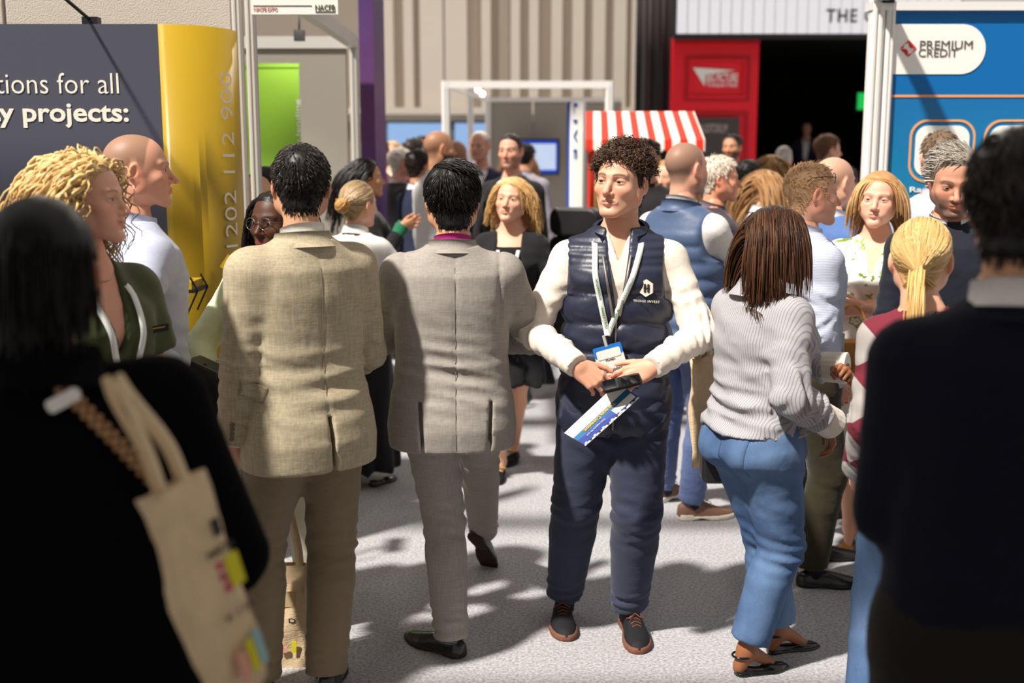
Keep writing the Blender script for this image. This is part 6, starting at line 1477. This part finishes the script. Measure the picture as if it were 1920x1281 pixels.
c.grow(hcu, 220, .26, K=20, lift=.7, comb=cu_comb, grav=.26, r=.0030, jit=.05, curl=.012, freq=3.5, seed=63, var=.25, clear=.026, cols=rgb(246, 222, 166), lenvar=.3, sides=3, hard=[((0, .08, -.04), (.064, .05, .12))])
c.grow(hcu, 420, .20, K=12, lift=.25, comb=cu_comb, grav=.2, r=.0030, jit=.04, curl=.006, freq=2.2, seed=64, var=.25, clear=.022, cols=rgb(240, 212, 150), region=lambda V: (V[:, 2] > .06), hard=[((0, .08, -.04), (.060, .05, .11))])
c.lanyard(['dress_top'], 'white printed lanyard on the olive green dress', zb=1.10, side=.066, badge=False, top=1.43, dx=-.02)
cb_ = c.bvh(['dress_top']); nm = c.drape_line(cb_, [(-.115, .3, 1.30 * s), (-.118, .3, 1.30 * s)], (0, -1, 0), .004, 2)
if len(nm): MB().prism(rrect(.07, .02, .003), (0, .004, 0), nm[0], tuple(unit((-1, .3, .1))), (0, 0, 1)).build('name_badge', BLACK, c.o); MB().prism(rrect(.05, .003, .001, cz=.003), (0, .005, 0), nm[0], tuple(unit((-1, .3, .1))), (0, 0, 1)).build('name_badge_print', GOLD, c.o)
nk = MB(); 
for t in np.linspace(-2.4, 2.4, 26):
    q = np.array([.070 * math.sin(t), c.neckb[1] + .01 + .075 * math.cos(t), c.neckb[2] + .012 - .035 * (.5 + .5 * math.cos(t))]); nk.tube([tuple(q + np.array([.006 * math.cos(a) * math.cos(t), .006 * math.cos(a) * -math.sin(t), .006 * math.sin(a)])) for a in np.linspace(0, 6.3, 9)], .0016, 4)
o_ = nk.build('chain_necklace', GOLD, c.o, smooth=True); o_['kind'] = 'stuff'

d = Person('shaven-headed man in a pale blue shirt beside the yellow panel', 256, 3.72, 1.785, -58, lod=0, skin='rosy', head=(-18, 3, 0), girth=1.04, hands={'R': dict(w=(350, 726, 3.52), pole=(.6, -.9, 0), f=(-.1, .35, -1), palm=(-.9, 0, 0), pose='grip'), 'L': dict(pose='relaxed')}, face=dict(hair=rgb(130, 104, 84), stubble_scalp=.75, scalpc=rgb(134, 106, 84), recede=.055, brow=.5), feet={})
s = d.s; PALE = cloth('pale_blue_shirting', (188, 194, 216), rough=.65, bump=.3, bscale=22); d.trousers(cloth('navy_trousers', (24, 26, 40)), r=(.1, .078, .066), top=1.03 * s); d.top('shirt', PALE, .014, zb=.98 * s, boxy=.35, sleeve=(.070, .062, .048), slen=1.0, fold=2.2, seed=71, eb=.022)
d.collar(PALE, .066, .046, .010, 46, z=1.486 * s, thick=.005, drop=.012, point=.02); d.shoes('derby', LEATH)

# ------------------------------------------------------------------ 13, 14 dark figures close to the camera
f1 = Person('woman in a black coat with dark hair seen from behind close by', 84, 1.72, 1.655, 10, sex='f', lod=1, skin='brown', head=(0, -4, 0), girth=1.14, shoulder=1.14, shrug=.03, side=-.02, hands={'R': dict(w=(318, 862, 1.92), pole=(.55, -.5, -1), f=(-.2, 1, -.2), palm=(-.4, -.2, -.9), pose='grip'), 'L': dict(pose='relaxed')}, face=dict(hair=rgb(18, 14, 13)))
s = f1.s; COAT = cloth('black_wool_coat', (10, 9, 10), rough=.95, spec=.05, sheen=.0, bump=.2)
f1.trousers(BLACKC, r=(.1, .08, .07)); f1.shoes('flat', LEATH)
f1.top('coat', COAT, .035, zb=.42, boxy=.6, sleeve=(.082, .076, .070), slen=.96, pad=.018, fold=1.6, flare=.10); f1.collar(COAT, .068, .06, .03, 80, thick=.01, name='coat_collar')
hf = rgb(15, 11, 10); f1.cap(hf, .012, noise=.001); f1.grow(hf, 1500, .10, K=5, lift=.1, comb=(0, -.6, -.5), grav=.6, r=.0022, jit=.05, seed=81, clear=.006, var=.3)
f1v = f1.bvh(['coat']); MB().prism(rrect(.045, .018, .006), (0, .004, 0), f1.drape_line(f1v, [(.03, -.4, 1.475 * s), (.031, -.4, 1.475 * s)], (0, 1, 0), .03, 2)[0], (1, 0, .5), (-.5, 0, 1)).build('white_label', WHITE, f1.o)
cs = empty('chain_strap', f1.pos, f1.yaw); prop(cs, 'bronze chain bag strap across the black coat', 'strap'); CH = mat('bronze_chain', rgb(176, 136, 92), rough=.35, metal=.3, spec=.6)
o_ = f1.Mi @ cam.location; cp = []
for q in np.linspace(0, 1, 36):
    d_ = (Vector(f1.loc(26 + 262 * q, 640 + 262 * q ** 1.05, 1.6)) - o_).normalized(); h_, n_, _, _ = f1v.ray_cast(o_, d_, 6)
    if h_ is not None: cp.append(np.array(h_ - d_ * .012))
cp = np.array(cp)
for i in range(len(cp) - 1):
    q0, q1 = cp[i], cp[i + 1]; dd = unit(q1 - q0); sd = np.array([dd[2], 0, -dd[0]]) if i % 2 else np.array([0, -1., 0]); ctr_ = (q0 + q1) / 2; L_ = np.linalg.norm(q1 - q0) * .62; w_ = .010 if i > 6 else .014
    MB().tube([tuple(ctr_ + dd * L_ * math.cos(t) + sd * w_ * math.sin(t)) for t in np.linspace(0, 2 * math.pi, 13)], .0036 if i > 6 else .005, 5).build('chain_link', CH, cs, smooth=True)
CANV = cloth('natural_canvas', (222, 196, 158), bump=.5, bscale=90, rough=.9)
def tote(label, ctr, w, h, dth, rot, handle_to=None, spread=.07, m=CANV, seed=3, hl=.3, sw=.012):
    t = empty('tote_bag', ctr); t.rotation_euler = rot; prop(t, label, 'bag'); n = 14; V = []; rn = np.random.RandomState(seed)
    rows = 12
    for r_ in range(rows + 1):
        z = -h * r_ / rows; bul = dth * (.35 + .65 * math.sin(math.pi * min(1, .1 + r_ / rows * .85)))
        for i in range(2 * n):
            a = i / (2 * n) * 2 * math.pi; sx = math.copysign(abs(math.cos(a)) ** .55, math.cos(a)); sy = math.sin(a)
            V.append((w / 2 * sx * (1 - .03 * math.sin(r_ * .9)), bul / 2 * sy + .006 * math.sin(4 * sx + r_ * .8) + .004 * rn.normal() * .5, z))
    F = []; k = 2 * n
    for r_ in range(rows):
        for i in range(k): F.append((r_ * k + i, (r_ + 1) * k + i, (r_ + 1) * k + (i + 1) % k, r_ * k + (i + 1) % k))
    F.append(tuple(rows * k + i for i in range(k))[::-1])
    o = MB().add(V, F).build('bag_body', m, t, smooth=True); so = o.modifiers.new('s', 'SOLIDIFY'); so.thickness = .002
    for sg in (-1, 1):
        q = handle_to if handle_to else (0, 0, hl)
        P = np.array([(-spread, sg * dth * .16, -.03), (-spread * .9, sg * dth * .15, .05), (q[0] * .8 - spread * .25, q[1] + sg * .012, q[2] * .8), (q[0], q[1] + sg * .012, q[2]), (q[0] * .8 + spread * .25, q[1] + sg * .012, q[2] * .8), (spread * .9, sg * dth * .15, .05), (spread, sg * dth * .16, -.03)])
        tt = np.linspace(0, 6, 40); P = np.stack([np.interp(tt, range(7), P[:, i]) for i in range(3)], 1)
        for _ in range(6): P[1:-1] = .25 * P[:-2] + .5 * P[1:-1] + .25 * P[2:]
        T = np.gradient(P, axis=0); T /= np.linalg.norm(T, axis=1, keepdims=True); S_ = np.cross(T, [0, 1., 0]); S_ /= np.linalg.norm(S_, axis=1, keepdims=True) + 1e-9; nn = len(P)
        VV = np.concatenate([P - S_ * sw, P + S_ * sw, P - S_ * sw + [0, .003, 0], P + S_ * sw + [0, .003, 0]]); FF = []
        for i in range(nn - 1): FF += [(i, i + 1, nn + i + 1, nn + i), (2 * nn + i, 3 * nn + i, 3 * nn + i + 1, 2 * nn + i + 1), (i, 2 * nn + i, 2 * nn + i + 1, i + 1), (nn + i, nn + i + 1, 3 * nn + i + 1, 3 * nn + i)]
        MB().add(VV.tolist(), FF).build('handle', m, t, smooth=True)
    return t
t1 = tote('canvas tote bag swinging from the arm of the black coat', at(322, 908, 1.46), .115, .31, .04, (Matrix.Rotation(R(-15), 3, 'Y') @ Matrix.Rotation(R(62), 3, 'Z')).to_euler(), handle_to=(-.02, .02, .165), spread=.022, sw=.006)
def print_on(t, items, y):
    for kind, a, m in items:
        if kind == 'rect': MB().prism(rrect(a[2], a[3], .002, cx=a[0], cz=a[1]), (0, .002, 0), (0, y, 0)).build('print_block', m, t)
        else: text('print_lettering', a[4], (a[0], y, a[1]), a[2], a[3], m, t)
PINK = mat('print_pink', rgb(196, 60, 110)); LEMON = mat('print_lemon', rgb(214, 204, 40)); TEAL = mat('print_teal', rgb(150, 190, 190)); SALM = mat('print_salmon', rgb(222, 160, 140))
print_on(t1, [('rect', (.028, -.075, .014, .024), INK), ('text', (.022, -.105, .05, .012, 'NACFB'), INK), ('rect', (.036, -.14, .026, .045), LEMON), ('rect', (.012, -.125, .010, .010), PINK), ('rect', (.012, -.141, .010, .010), PINK), ('rect', (.016, -.158, .012, .010), PINK), ('text', (.02, -.195, .05, .009, 'K I N'), INK), ('rect', (.0, -.265, .018, .04), SALM), ('rect', (.02, -.26, .014, .045), LEMON), ('rect', (.037, -.255, .014, .05), TEAL)], -.026)

f2 = Person('man in a navy jumper with dark hair seen from behind at the edge', 1922, 1.86, 1.755, -14, lod=1, skin='olive', head=(-26, -2, 0), girth=1.02, shoulder=.94, hands={'L': dict(w=(-.14, .26, 1.0), px=0, pole=(-.2, -1, 0)), 'R': dict(w=(.14, .26, 1.0), px=0, pole=(.2, -1, 0))}, face=dict(hair=rgb(26, 20, 18)))
s = f2.s; JUMP = cloth('navy_knit', (20, 21, 34), rough=.9, spec=.1, bump=.3, bscale=160, sheen=.05)
f2.trousers(cloth('dark_brown_trousers', (30, 23, 20), sheen=.05), r=(.112, .088, .075), top=1.06 * s, seat=.8); f2.shoes('derby', LEATH)
f2.top('jumper', JUMP, .024, zb=.965 * s, boxy=.5, sleeve=(.074, .066, .05), fold=1.6, seed=91); f2.collar(JUMP, .076, .022, .012, 30, z=1.468 * s, name='jumper_neck', thick=.008, drop=.008); f2.collar(WSHIRT, .066, .055, .006, 40, z=1.480 * s, thick=.006, drop=.010)
hf2 = rgb(24, 19, 17); f2.cap(hf2, .018, nape=.0, noise=.002, nscale=90, vol=lambda V: .008 * sstep(0, .1, V[:, 2])); f2.grow(hf2, 900, .045, K=5, lift=.3, comb=cmb, grav=.08, r=.0024, jit=.08, seed=92, var=.4, clear=.014, cols=rgb(70, 58, 52), hug=.35); f2.nape(hf2, 600, r=.002, length=.02)

# ------------------------------------------------------------------ 15 sunglasses man, 16 bald man behind, 17 bob woman, 18 grey man, 19 man behind, 20 ponytail
k15 = Person('man in a pale striped shirt with sunglasses pushed up on sandy hair', 1520, 4.4, 1.69, -76, lod=0, skin='rosy', head=(-6, 0, 0), girth=1.06, hands={'R': dict(w=(1565, 722, 4.3), pole=(.5, -.7, -.4), f=(-.2, .6, -.7), palm=(-.9, 0, 0)), 'L': dict(pose='relaxed')}, feet={'R': dict(g=(1530, 1098), yaw=-14), 'L': dict(g=(1536, 1052), yaw=-4)}, face=dict(hair=rgb(150, 108, 72), brow=.4, iris='blue', beard=.12, beardc=rgb(180, 130, 100)), headkind='mold')
s = k15.s; STB = stripes('fine_blue_stripe', (206, 208, 218), (168, 178, 204), 170, 'Z'); k15.trousers(cloth('olive_trousers', (50, 44, 28)), r=(.1, .08, .066)); k15.top('shirt', STB, .016, zb=.93 * s, boxy=.4, sleeve=(.070, .062, .05), slen=1.0, fold=2.0, seed=95); k15.collar(STB, .066, .046, .010, 50, z=1.486 * s, point=.02, thick=.005); k15.shoes('loafer', LEATH, BLACK)
hs_ = rgb(204, 162, 122); k15.cap(hs_, .006, noise=.001, recede=.012); k15.grow(hs_, 1100, .011, K=3, lift=.6, comb=(0, .5, .1), grav=.05, r=.0014, jit=.1, seed=96, var=.35, recede=.010, clear=.004)
glasses(k15, mat('sunglass_brown', rgb(60, 50, 44), rough=.2), up=.062, back=.028, name='sunglasses'); k15.lanyard(['shirt'], 'white lanyard on the pale striped shirt', zb=1.12, badge=True)
k16 = Person('bald man in a mid blue shirt behind the sandy haired man', 1564, 5.35, 1.71, -50, lod=1, skin='fair', head=(-10, 0, 0), face=dict(hair=rgb(120, 100, 84), stubble_scalp=.3), girth=1.1)
k16.top('shirt', cloth('mid_blue_shirting', (86, 116, 170)), .016, zb=.93 * k16.s, fold=1.6); k16.trousers(NAVYC); k16.shoes('derby', LEATH); k16.collar(WSHIRT, .066, .05, .01, 40)
k17 = Person('woman with a blonde bob in a white and green floral dress with folded arms', 1650, 4.85, 1.645, 158, sex='f', lod=0, hv=.0031, skin=rgb(232, 178, 152), head=(-4, 3, -3), girth=1.20, shoulder=1.05, bust=1.15, bare=True, hands={'R': dict(w=(1665, 570, 4.62), pole=(1, -.2, -.6), f=(-1, .1, .1), palm=(0, -1, 0)), 'L': dict(w=(1620, 580, 4.60), pole=(-1, -.2, -.6), f=(1, .1, .1), palm=(0, -1, 0))}, face=dict(hair=rgb(170, 124, 80), lip=rgb(196, 120, 110), iris='blue'), headkind='fold', feet={'R': dict(g=(1592, 1022), yaw=2)})
s = k17.s; FLOR = blotch('green_floral_print', [(0, (120, 140, 50)), (.40, (238, 236, 226)), (.58, (150, 170, 86)), (.64, (236, 234, 226)), (.70, (70, 90, 60))], 15, detail=4)
k17.skirt(FLOR, .36, a=(.25, .21)); k17.top('dress_top', FLOR, .020, zb=1.0 * s, boxy=.4, sleeve=(.078, .074, .07), slen=.50, fold=1.6, vneck=(1.31 * s, .055, 1.52 * s), neckr=.064); k17.shoes('flat', mat('tan_leather', rgb(200, 140, 70), rough=.5))
hw = rgb(188, 140, 92); k17.cap(hw, .012, noise=.001, vol=lambda V: .008 * sstep(0, .09, V[:, 2])); k17.grow(hw, 900, .165, K=8, lift=.25, comb=lambda P: np.stack([np.sign(P[:, 0] + .02) * 1., -.1 + 0 * P[:, 1], .0 * P[:, 2]], 1), grav=.55, r=.0026, jit=.02, seed=98, var=.3, cols=rgb(222, 184, 130), clear=.008, hard=[((0, .075, -.04), (.060, .05, .11))], lenvar=.1)
hbag = empty('handbag', (at(1590, 660, 4.5).x, 4.5, at(1590, 690, 4.5).z)); prop(hbag, 'tan leather handbag held in front of the floral dress', 'bag'); TANL = mat('tan_leather', rgb(200, 140, 70), rough=.5)
MB().prism(rrect(.20, .20, .03), (0, .09, 0), (.02, 0, 0)).build('bag_body', TANL, hbag, bevel=.01); MB().prism(rrect(.205, .09, .03), (0, .1, 0), (.02, -.005, .06)).build('bag_flap', TANL, hbag, bevel=.008); MB().tube([(.02 + .07 * math.cos(t), .045, .09 + .16 * math.sin(t)) for t in np.linspace(0, math.pi, 15)], .007, 6).build('handle', TANL, hbag, smooth=True)
k18 = Person('man with swept grey hair and a grey beard looking down', 1790, 4.2, 1.755, 172, lod=0, skin=rgb(206, 150, 122), head=(-6, -16, 0), headkind='mold', face=dict(hair=rgb(120, 110, 100), browc=rgb(70, 56, 48), beard=.72, beardc=rgb(84, 72, 66), lash=.75), gaze=(0, 1, -.35))
k18.top('shirt', cloth('navy_polo', (30, 32, 44)), .016, zb=.93 * k18.s, fold=1.2); k18.trousers(NAVYC); k18.shoes('derby', LEATH); k18.collar(WSHIRT, .066, .05, .012, 40)
hgr = rgb(140, 130, 118); k18.cap(hgr, .012, noise=.001, vol=lambda V: .012 * sstep(.05, .1, V[:, 2])); k18.grow(hgr, 1100, .05, K=5, lift=.55, comb=(.7, -.15, .1), grav=.05, r=.0021, jit=.07, seed=99, var=.35, cols=rgb(206, 200, 190), clear=.012, hug=.15)
k19 = Person('brown haired man in a light blue collar behind the grey bearded man', 1764, 5.35, 1.825, -30, lod=1, skin='rosy', head=(20, 0, 0), face=dict(hair=rgb(90, 72, 56)))
k19.top('shirt', PALE, .016, zb=.93 * k19.s, fold=1.2); k19.trousers(NAVYC); k19.shoes('derby', LEATH); k19.collar(PALE, .064, .05, .012, 40); k19.cap(rgb(110, 88, 68), .012, noise=.002, nscale=100); k19.grow(rgb(110, 88, 68), 600, .03, K=4, lift=.4, comb=cmb, grav=.08, r=.002, jit=.06, seed=100, cols=rgb(150, 130, 110), clear=.01, hug=.3)
k20 = Person('woman with a blonde ponytail in a checked maroon and grey top', 1762, 3.15, 1.545, -8, sex='f', lod=0, hv=.0045, skin='fair', head=(-14, 0, 0), girth=.96, shoulder=.9, side=-.05, hands={'L': dict(w=(-.165, .08, .80), px=0, pole=(-.1, -1, 0)), 'R': dict(w=(.20, .08, .80), px=0, pole=(.2, -1, 0))}, face=dict(hair=rgb(190, 148, 88)), feet={'L': dict(g=(1628, 1400), yaw=6)})
s = k20.s
def _check(N, L, bb):
    tc = N.new('ShaderNodeTexCoord'); mp = N.new('ShaderNodeMapping'); mp.inputs['Rotation'].default_value = (0, R(40), 0); mp.inputs['Scale'].default_value = (9, .01, 9); ck = N.new('ShaderNodeTexChecker'); ck.inputs['Scale'].default_value = 1
    ck.inputs['Color1'].default_value = rgb(166, 160, 156); ck.inputs['Color2'].default_value = rgb(112, 30, 48); L.new(tc.outputs['Object'], mp.inputs[0]); L.new(mp.outputs[0], ck.inputs['Vector']); L.new(ck.outputs['Color'], bb.inputs['Base Color']); bb.inputs['Roughness'].default_value = .9
CHECK = graph_mat('maroon_check', _check); k20.top('knit_top', CHECK, .024, zb=.88 * s, boxy=.6, sleeve=(.066, .062, .052), slen=1.0, fold=1.6); k20.trousers(DENIM, r=(.1, .08, .085), name='jeans', flare=.01); k20.shoes('flat', LEATH)
hp = rgb(206, 164, 100); k20.cap(hp, .009, noise=.0005); k20.grow(hp, 1100, .15, K=7, lift=.1, tie=(0, -.125, -.025), r=.0021, seed=101, var=.3, cols=rgb(236, 206, 148), clear=.010, lenvar=.05)
rn = np.random.RandomState(5); r0 = np.array([0, -.122, -.025]) + rn.normal(size=(220, 3)) * .007; k20.grow(hp, roots=(r0, np.tile([0, -1., 0.], (220, 1))), length=.24, K=10, lift=.8, comb=(0, -.3, -.3), grav=.35, r=.003, jit=.04, seed=102, var=.3, cols=rgb(236, 206, 148), lenvar=.15, name='ponytail')
MB().tube([tuple(k20.h2p(np.array([[.013 * math.cos(t), -.124, -.025 + .013 * math.sin(t)]]))[0]) for t in np.linspace(0, 2 * math.pi, 17)], .004, 6).build('hair_tie', mat('tan_tie', rgb(176, 130, 74)), k20.o, smooth=True)

t4 = tote('small cream tote hanging at the side of the pale striped shirt', at(1548, 572, 4.22), .10, .15, .03, (0, 0, R(30)), spread=.03, hl=.22, sw=.007)
# ------------------------------------------------------------------ bags beside the jeans woman and between the beige trousers
t2 = tote('flat natural canvas tote hanging behind the striped shirt', at(1318, 668, 3.85), .12, .39, .05, (0, R(-3), R(40)), spread=.03, hl=.14)
hb2 = empty('crossbody_bag', at(1362, 872, 3.72)); prop(hb2, 'small black crossbody bag against the back of the blue jeans', 'bag')
MB().prism(rrect(.17, .12, .025), (0, .07, 0), (0, -.03, 0)).build('bag_body', LEA, hb2, bevel=.012); MB().tube([(-.03, 0, .05), (-.04, 0, .12), (.0, .02, .25), (.08, .05, .5)], .005, 6).build('bag_strap', LEA, hb2, smooth=True); MB().bar((-.05, 0, .055), (-.03, 0, .085), .006, 8).build('buckle', GOLD, hb2)
t3 = tote('natural canvas tote with a small skyline print between the taupe trouser legs', at(540, 1058, 3.66), .15, .42, .07, (0, R(2), R(4)), spread=.04, hl=.2)
print_on(t3, [('rect', (-.02, -.11, .10, .055), mat('print_tan', rgb(196, 170, 130))), ('text', (-.02, -.185, .10, .016, 'BOND'), INK), ('rect', (-.04, -.285, .02, .03), TEAL), ('rect', (-.01, -.29, .025, .02), SALM), ('rect', (.025, -.28, .016, .04), LEMON)], -.037)
MB().tube([(-.075 + .018 * math.cos(t), -.039, -.10 + .018 * math.sin(t)) for t in np.linspace(-1.5, 1.5, 9)], .004, 5).build('print_ring', mat('print_navy', rgb(40, 60, 110)), t3)
# ------------------------------------------------------------------ the crowd further back
def crowd(label, px, top, Y, yaw, sex='m', skin='fair', hair=(60, 45, 36), style='short', topc=(40, 42, 54), shirt=None, head=(0, 0, 0), lod=2, girth=1.04, jacket=True, trous=(34, 34, 42), beard=0, hands=None, recede=0, z0=0, headkind=None, lan=None, hairhi=None, beardc=None):
    h = at(px, top, Y).z - z0 - (.012 if style != 'bald' else 0)
    p = Person(label, px, Y, h, yaw, sex=sex, skin=skin, lod=lod, head=head, girth=girth, hands=hands, headkind=headkind, face=dict(hair=rgb(*hair), beard=beard, beardc=rgb(*(beardc or hair)), stubble_scalp=.4 if style == 'bald' else 0, recede=recede))
    key = 'crowd_%d_%d_%d' % topc; s = p.s
    if shirt: p.top('shirt', cloth('crowd_%d_%d_%d' % shirt, shirt), .010, zb=.95 * s, sleeve=None, fold=.5)
    if jacket and shirt:
        p.top('jacket', cloth(key, topc), .026, zb=.82 * s, boxy=.5, sleeve=(.070, .062, .05), fold=1.4, pad=.008, openf=[(.7 * s, .01), (1.0 * s, .012), (1.46 * s, .06)], seed=int(px)); p.collar(cloth('crowd_%d_%d_%d' % shirt, shirt), .064, .05, .01, 50)
    else:
        p.top('top', cloth(key, topc), .016, zb=.90 * s, boxy=.45, sleeve=(.068, .060, .048), fold=1.4, seed=int(px)); p.collar(cloth(key, topc), .064, .045, .012, 45)
    p.trousers(cloth('crowdt_%d_%d_%d' % trous, trous), fold=1.2); p.shoes('derby' if sex == 'm' else 'flat', LEATH)
    hc = rgb(*hair); hi = rgb(*hairhi) if hairhi else None; sd = int(px) % 97
    if style == 'short':
        p.cap(hc, .014, noise=.003, nscale=90, recede=recede); p.grow(hc, 260 if lod == 2 else 650, .030, K=4, lift=.4, comb=cmb, grav=.08, r=.0042 if lod == 2 else .0026, jit=.08, seed=sd, clear=.009, cols=hi, recede=recede, hug=.2)
    elif style == 'crop': p.cap(hc, .009, noise=.002, nscale=120, recede=recede)
    elif style == 'long':
        p.cap(hc, .014, noise=.001); p.grow(hc, 300, .34, K=8, lift=.3, comb=mid_comb, grav=.38, r=.0055, jit=.03, seed=sd, clear=.016, cols=hi, var=.3, hard=[((0, .07, -.05), (.066, .05, .10))])
    if lan: p.lanyard(['shirt', 'jacket'] if (jacket and shirt) else ['top'], lan, badge=False)
    p.o.location.z = z0
    return p
crowd('bearded bald man in a light grey shirt facing the window', 823, 246, 7.7, -52, skin='tan', hair=(40, 30, 26), style='bald', topc=(196, 194, 196), beard=.95, beardc=(26, 20, 18), head=(-14, 2, 0), lod=1, jacket=False)
crowd('man with cropped dark hair in a black jacket over a white tee', 958, 248, 8.0, 150, skin='rosy', hair=(34, 26, 24), style='crop', topc=(24, 22, 24), shirt=(226, 222, 218), beard=.5, beardc=(80, 56, 46), lod=1, head=(8, 0, 0))
crowd('smiling older man in a navy suit with an open white collar', 901, 244, 9.6, 168, skin='rosy', hair=(196, 180, 166), style='crop', topc=(44, 48, 72), shirt=(232, 230, 230), recede=.012, headkind='mold', lod=1, head=(-12, 0, 0))
crowd('bald tanned man behind the bearded man in grey', 856, 264, 9.0, -20, skin='tan', hair=(90, 66, 50), style='bald', topc=(50, 48, 60))
crowd('dark haired person in grey turned to the monitor', 986, 267, 11.0, -20, hair=(24, 20, 20), topc=(150, 146, 156), jacket=False, skin='tan')
crowd('person with light brown hair between the black jacket and the monitor', 970, 276, 12.2, 160, sex='f', hair=(150, 110, 70), style='long', topc=(120, 60, 66), jacket=False)
crowd('white haired man with a black jacket looking right', 751, 276, 9.5, -70, skin='rosy', hair=(206, 198, 188), hairhi=(236, 230, 222), topc=(40, 36, 40), shirt=(210, 200, 200), headkind='mold', lod=1)
crowd('dark haired man in a navy suit behind the grey shirt', 786, 278, 8.3, -50, hair=(44, 34, 30), topc=(36, 42, 66), shirt=(220, 220, 226), skin='tan', lod=1)
crowd('man with brown hair nearest the violet banner', 711, 258, 10.2, -40, hair=(96, 72, 56), topc=(84, 44, 50), jacket=False)
crowd('fair haired man in the crowd under the windows', 737, 263, 12.2, 170, hair=(196, 170, 134), topc=(50, 52, 64), shirt=(220, 216, 212))
crowd('dark haired man in a maroon jacket under the windows', 777, 258, 10.6, -60, hair=(48, 36, 32), topc=(90, 46, 50), shirt=(206, 206, 214))
crowd('tall black haired man at the back under the windows', 793, 254, 12.6, 190, hair=(26, 22, 22), topc=(52, 50, 58), shirt=(214, 212, 214), skin='brown')
crowd('short dark haired person at the very back under the windows', 764, 266, 13.6, 120, hair=(40, 32, 30), topc=(60, 50, 56), jacket=False)
crowd('man with grey brown hair at the rear by the violet banner', 722, 268, 14.2, 200, hair=(120, 104, 90), topc=(70, 66, 74), jacket=False)
# right half
crowd('black haired person hidden behind the curly haired young man', 1213, 258, 7.4, 160, hair=(20, 17, 17), topc=(34, 30, 34), jacket=False, skin='tan')
crowd('woman with honey hair beside the black chair', 1250, 298, 7.9, 150, sex='f', hair=(170, 128, 74), style='long', topc=(90, 40, 40), jacket=False)
crowd('older grey haired man in a plum jacket', 1347, 290, 6.1, -100, skin=rgb(226, 158, 126), hair=(206, 190, 172), hairhi=(236, 226, 212), topc=(66, 52, 60), shirt=(120, 104, 116), headkind='mold', lod=1, head=(8, 0, 0))
crowd('bearded dark haired man standing before the red portal', 1372, 249, 10.6, 150, skin='tan', hair=(28, 23, 22), topc=(40, 34, 36), beard=.9, jacket=False, lod=1)
crowd('black haired man in a dark suit looking right', 1404, 298, 8.6, -75, skin='brown', hair=(20, 17, 17), topc=(32, 32, 40), shirt=(220, 220, 224), lod=1)
crowd('woman with long light brown hair and a white top', 1436, 316, 7.3, -52, sex='f', hair=(150, 108, 70), hairhi=(196, 152, 104), style='long', topc=(228, 222, 212), jacket=False, lod=1)
crowd('woman with long honey hair near the theatre', 1446, 289, 9.4, -20, sex='f', hair=(176, 132, 84), style='long', topc=(190, 200, 170), jacket=False)
crowd('silver haired man in a blue jacket facing the stage', 1469, 272, 11.4, -10, hair=(176, 166, 160), style='crop', topc=(60, 66, 120), jacket=False)
crowd('man with wavy brown hair in profile at the theatre entrance', 1550, 251, 9.4, -80, hair=(104, 72, 52), hairhi=(140, 100, 74), topc=(60, 54, 60), jacket=False, skin='rosy', lod=1)
crowd('dark haired person at the right edge of the theatre entrance', 1592, 312, 10.4, -30, hair=(40, 30, 26), topc=(90, 80, 74), jacket=False)
sp_ = crowd('speaker in a dark suit and white shirt on the theatre stage', 1510, 228, 21.6, 165, hair=(90, 60, 46), topc=(40, 38, 62), shirt=(236, 232, 230), z0=.5, skin='rosy', hands={'R': dict(w=(.34, .30, 1.22), px=0, pole=(1, -.3, -.8), f=(0, .2, 1), palm=(0, 1, 0)), 'L': dict(w=(-.08, .26, 1.1), px=0, pole=(-1, -.4, -.6))})
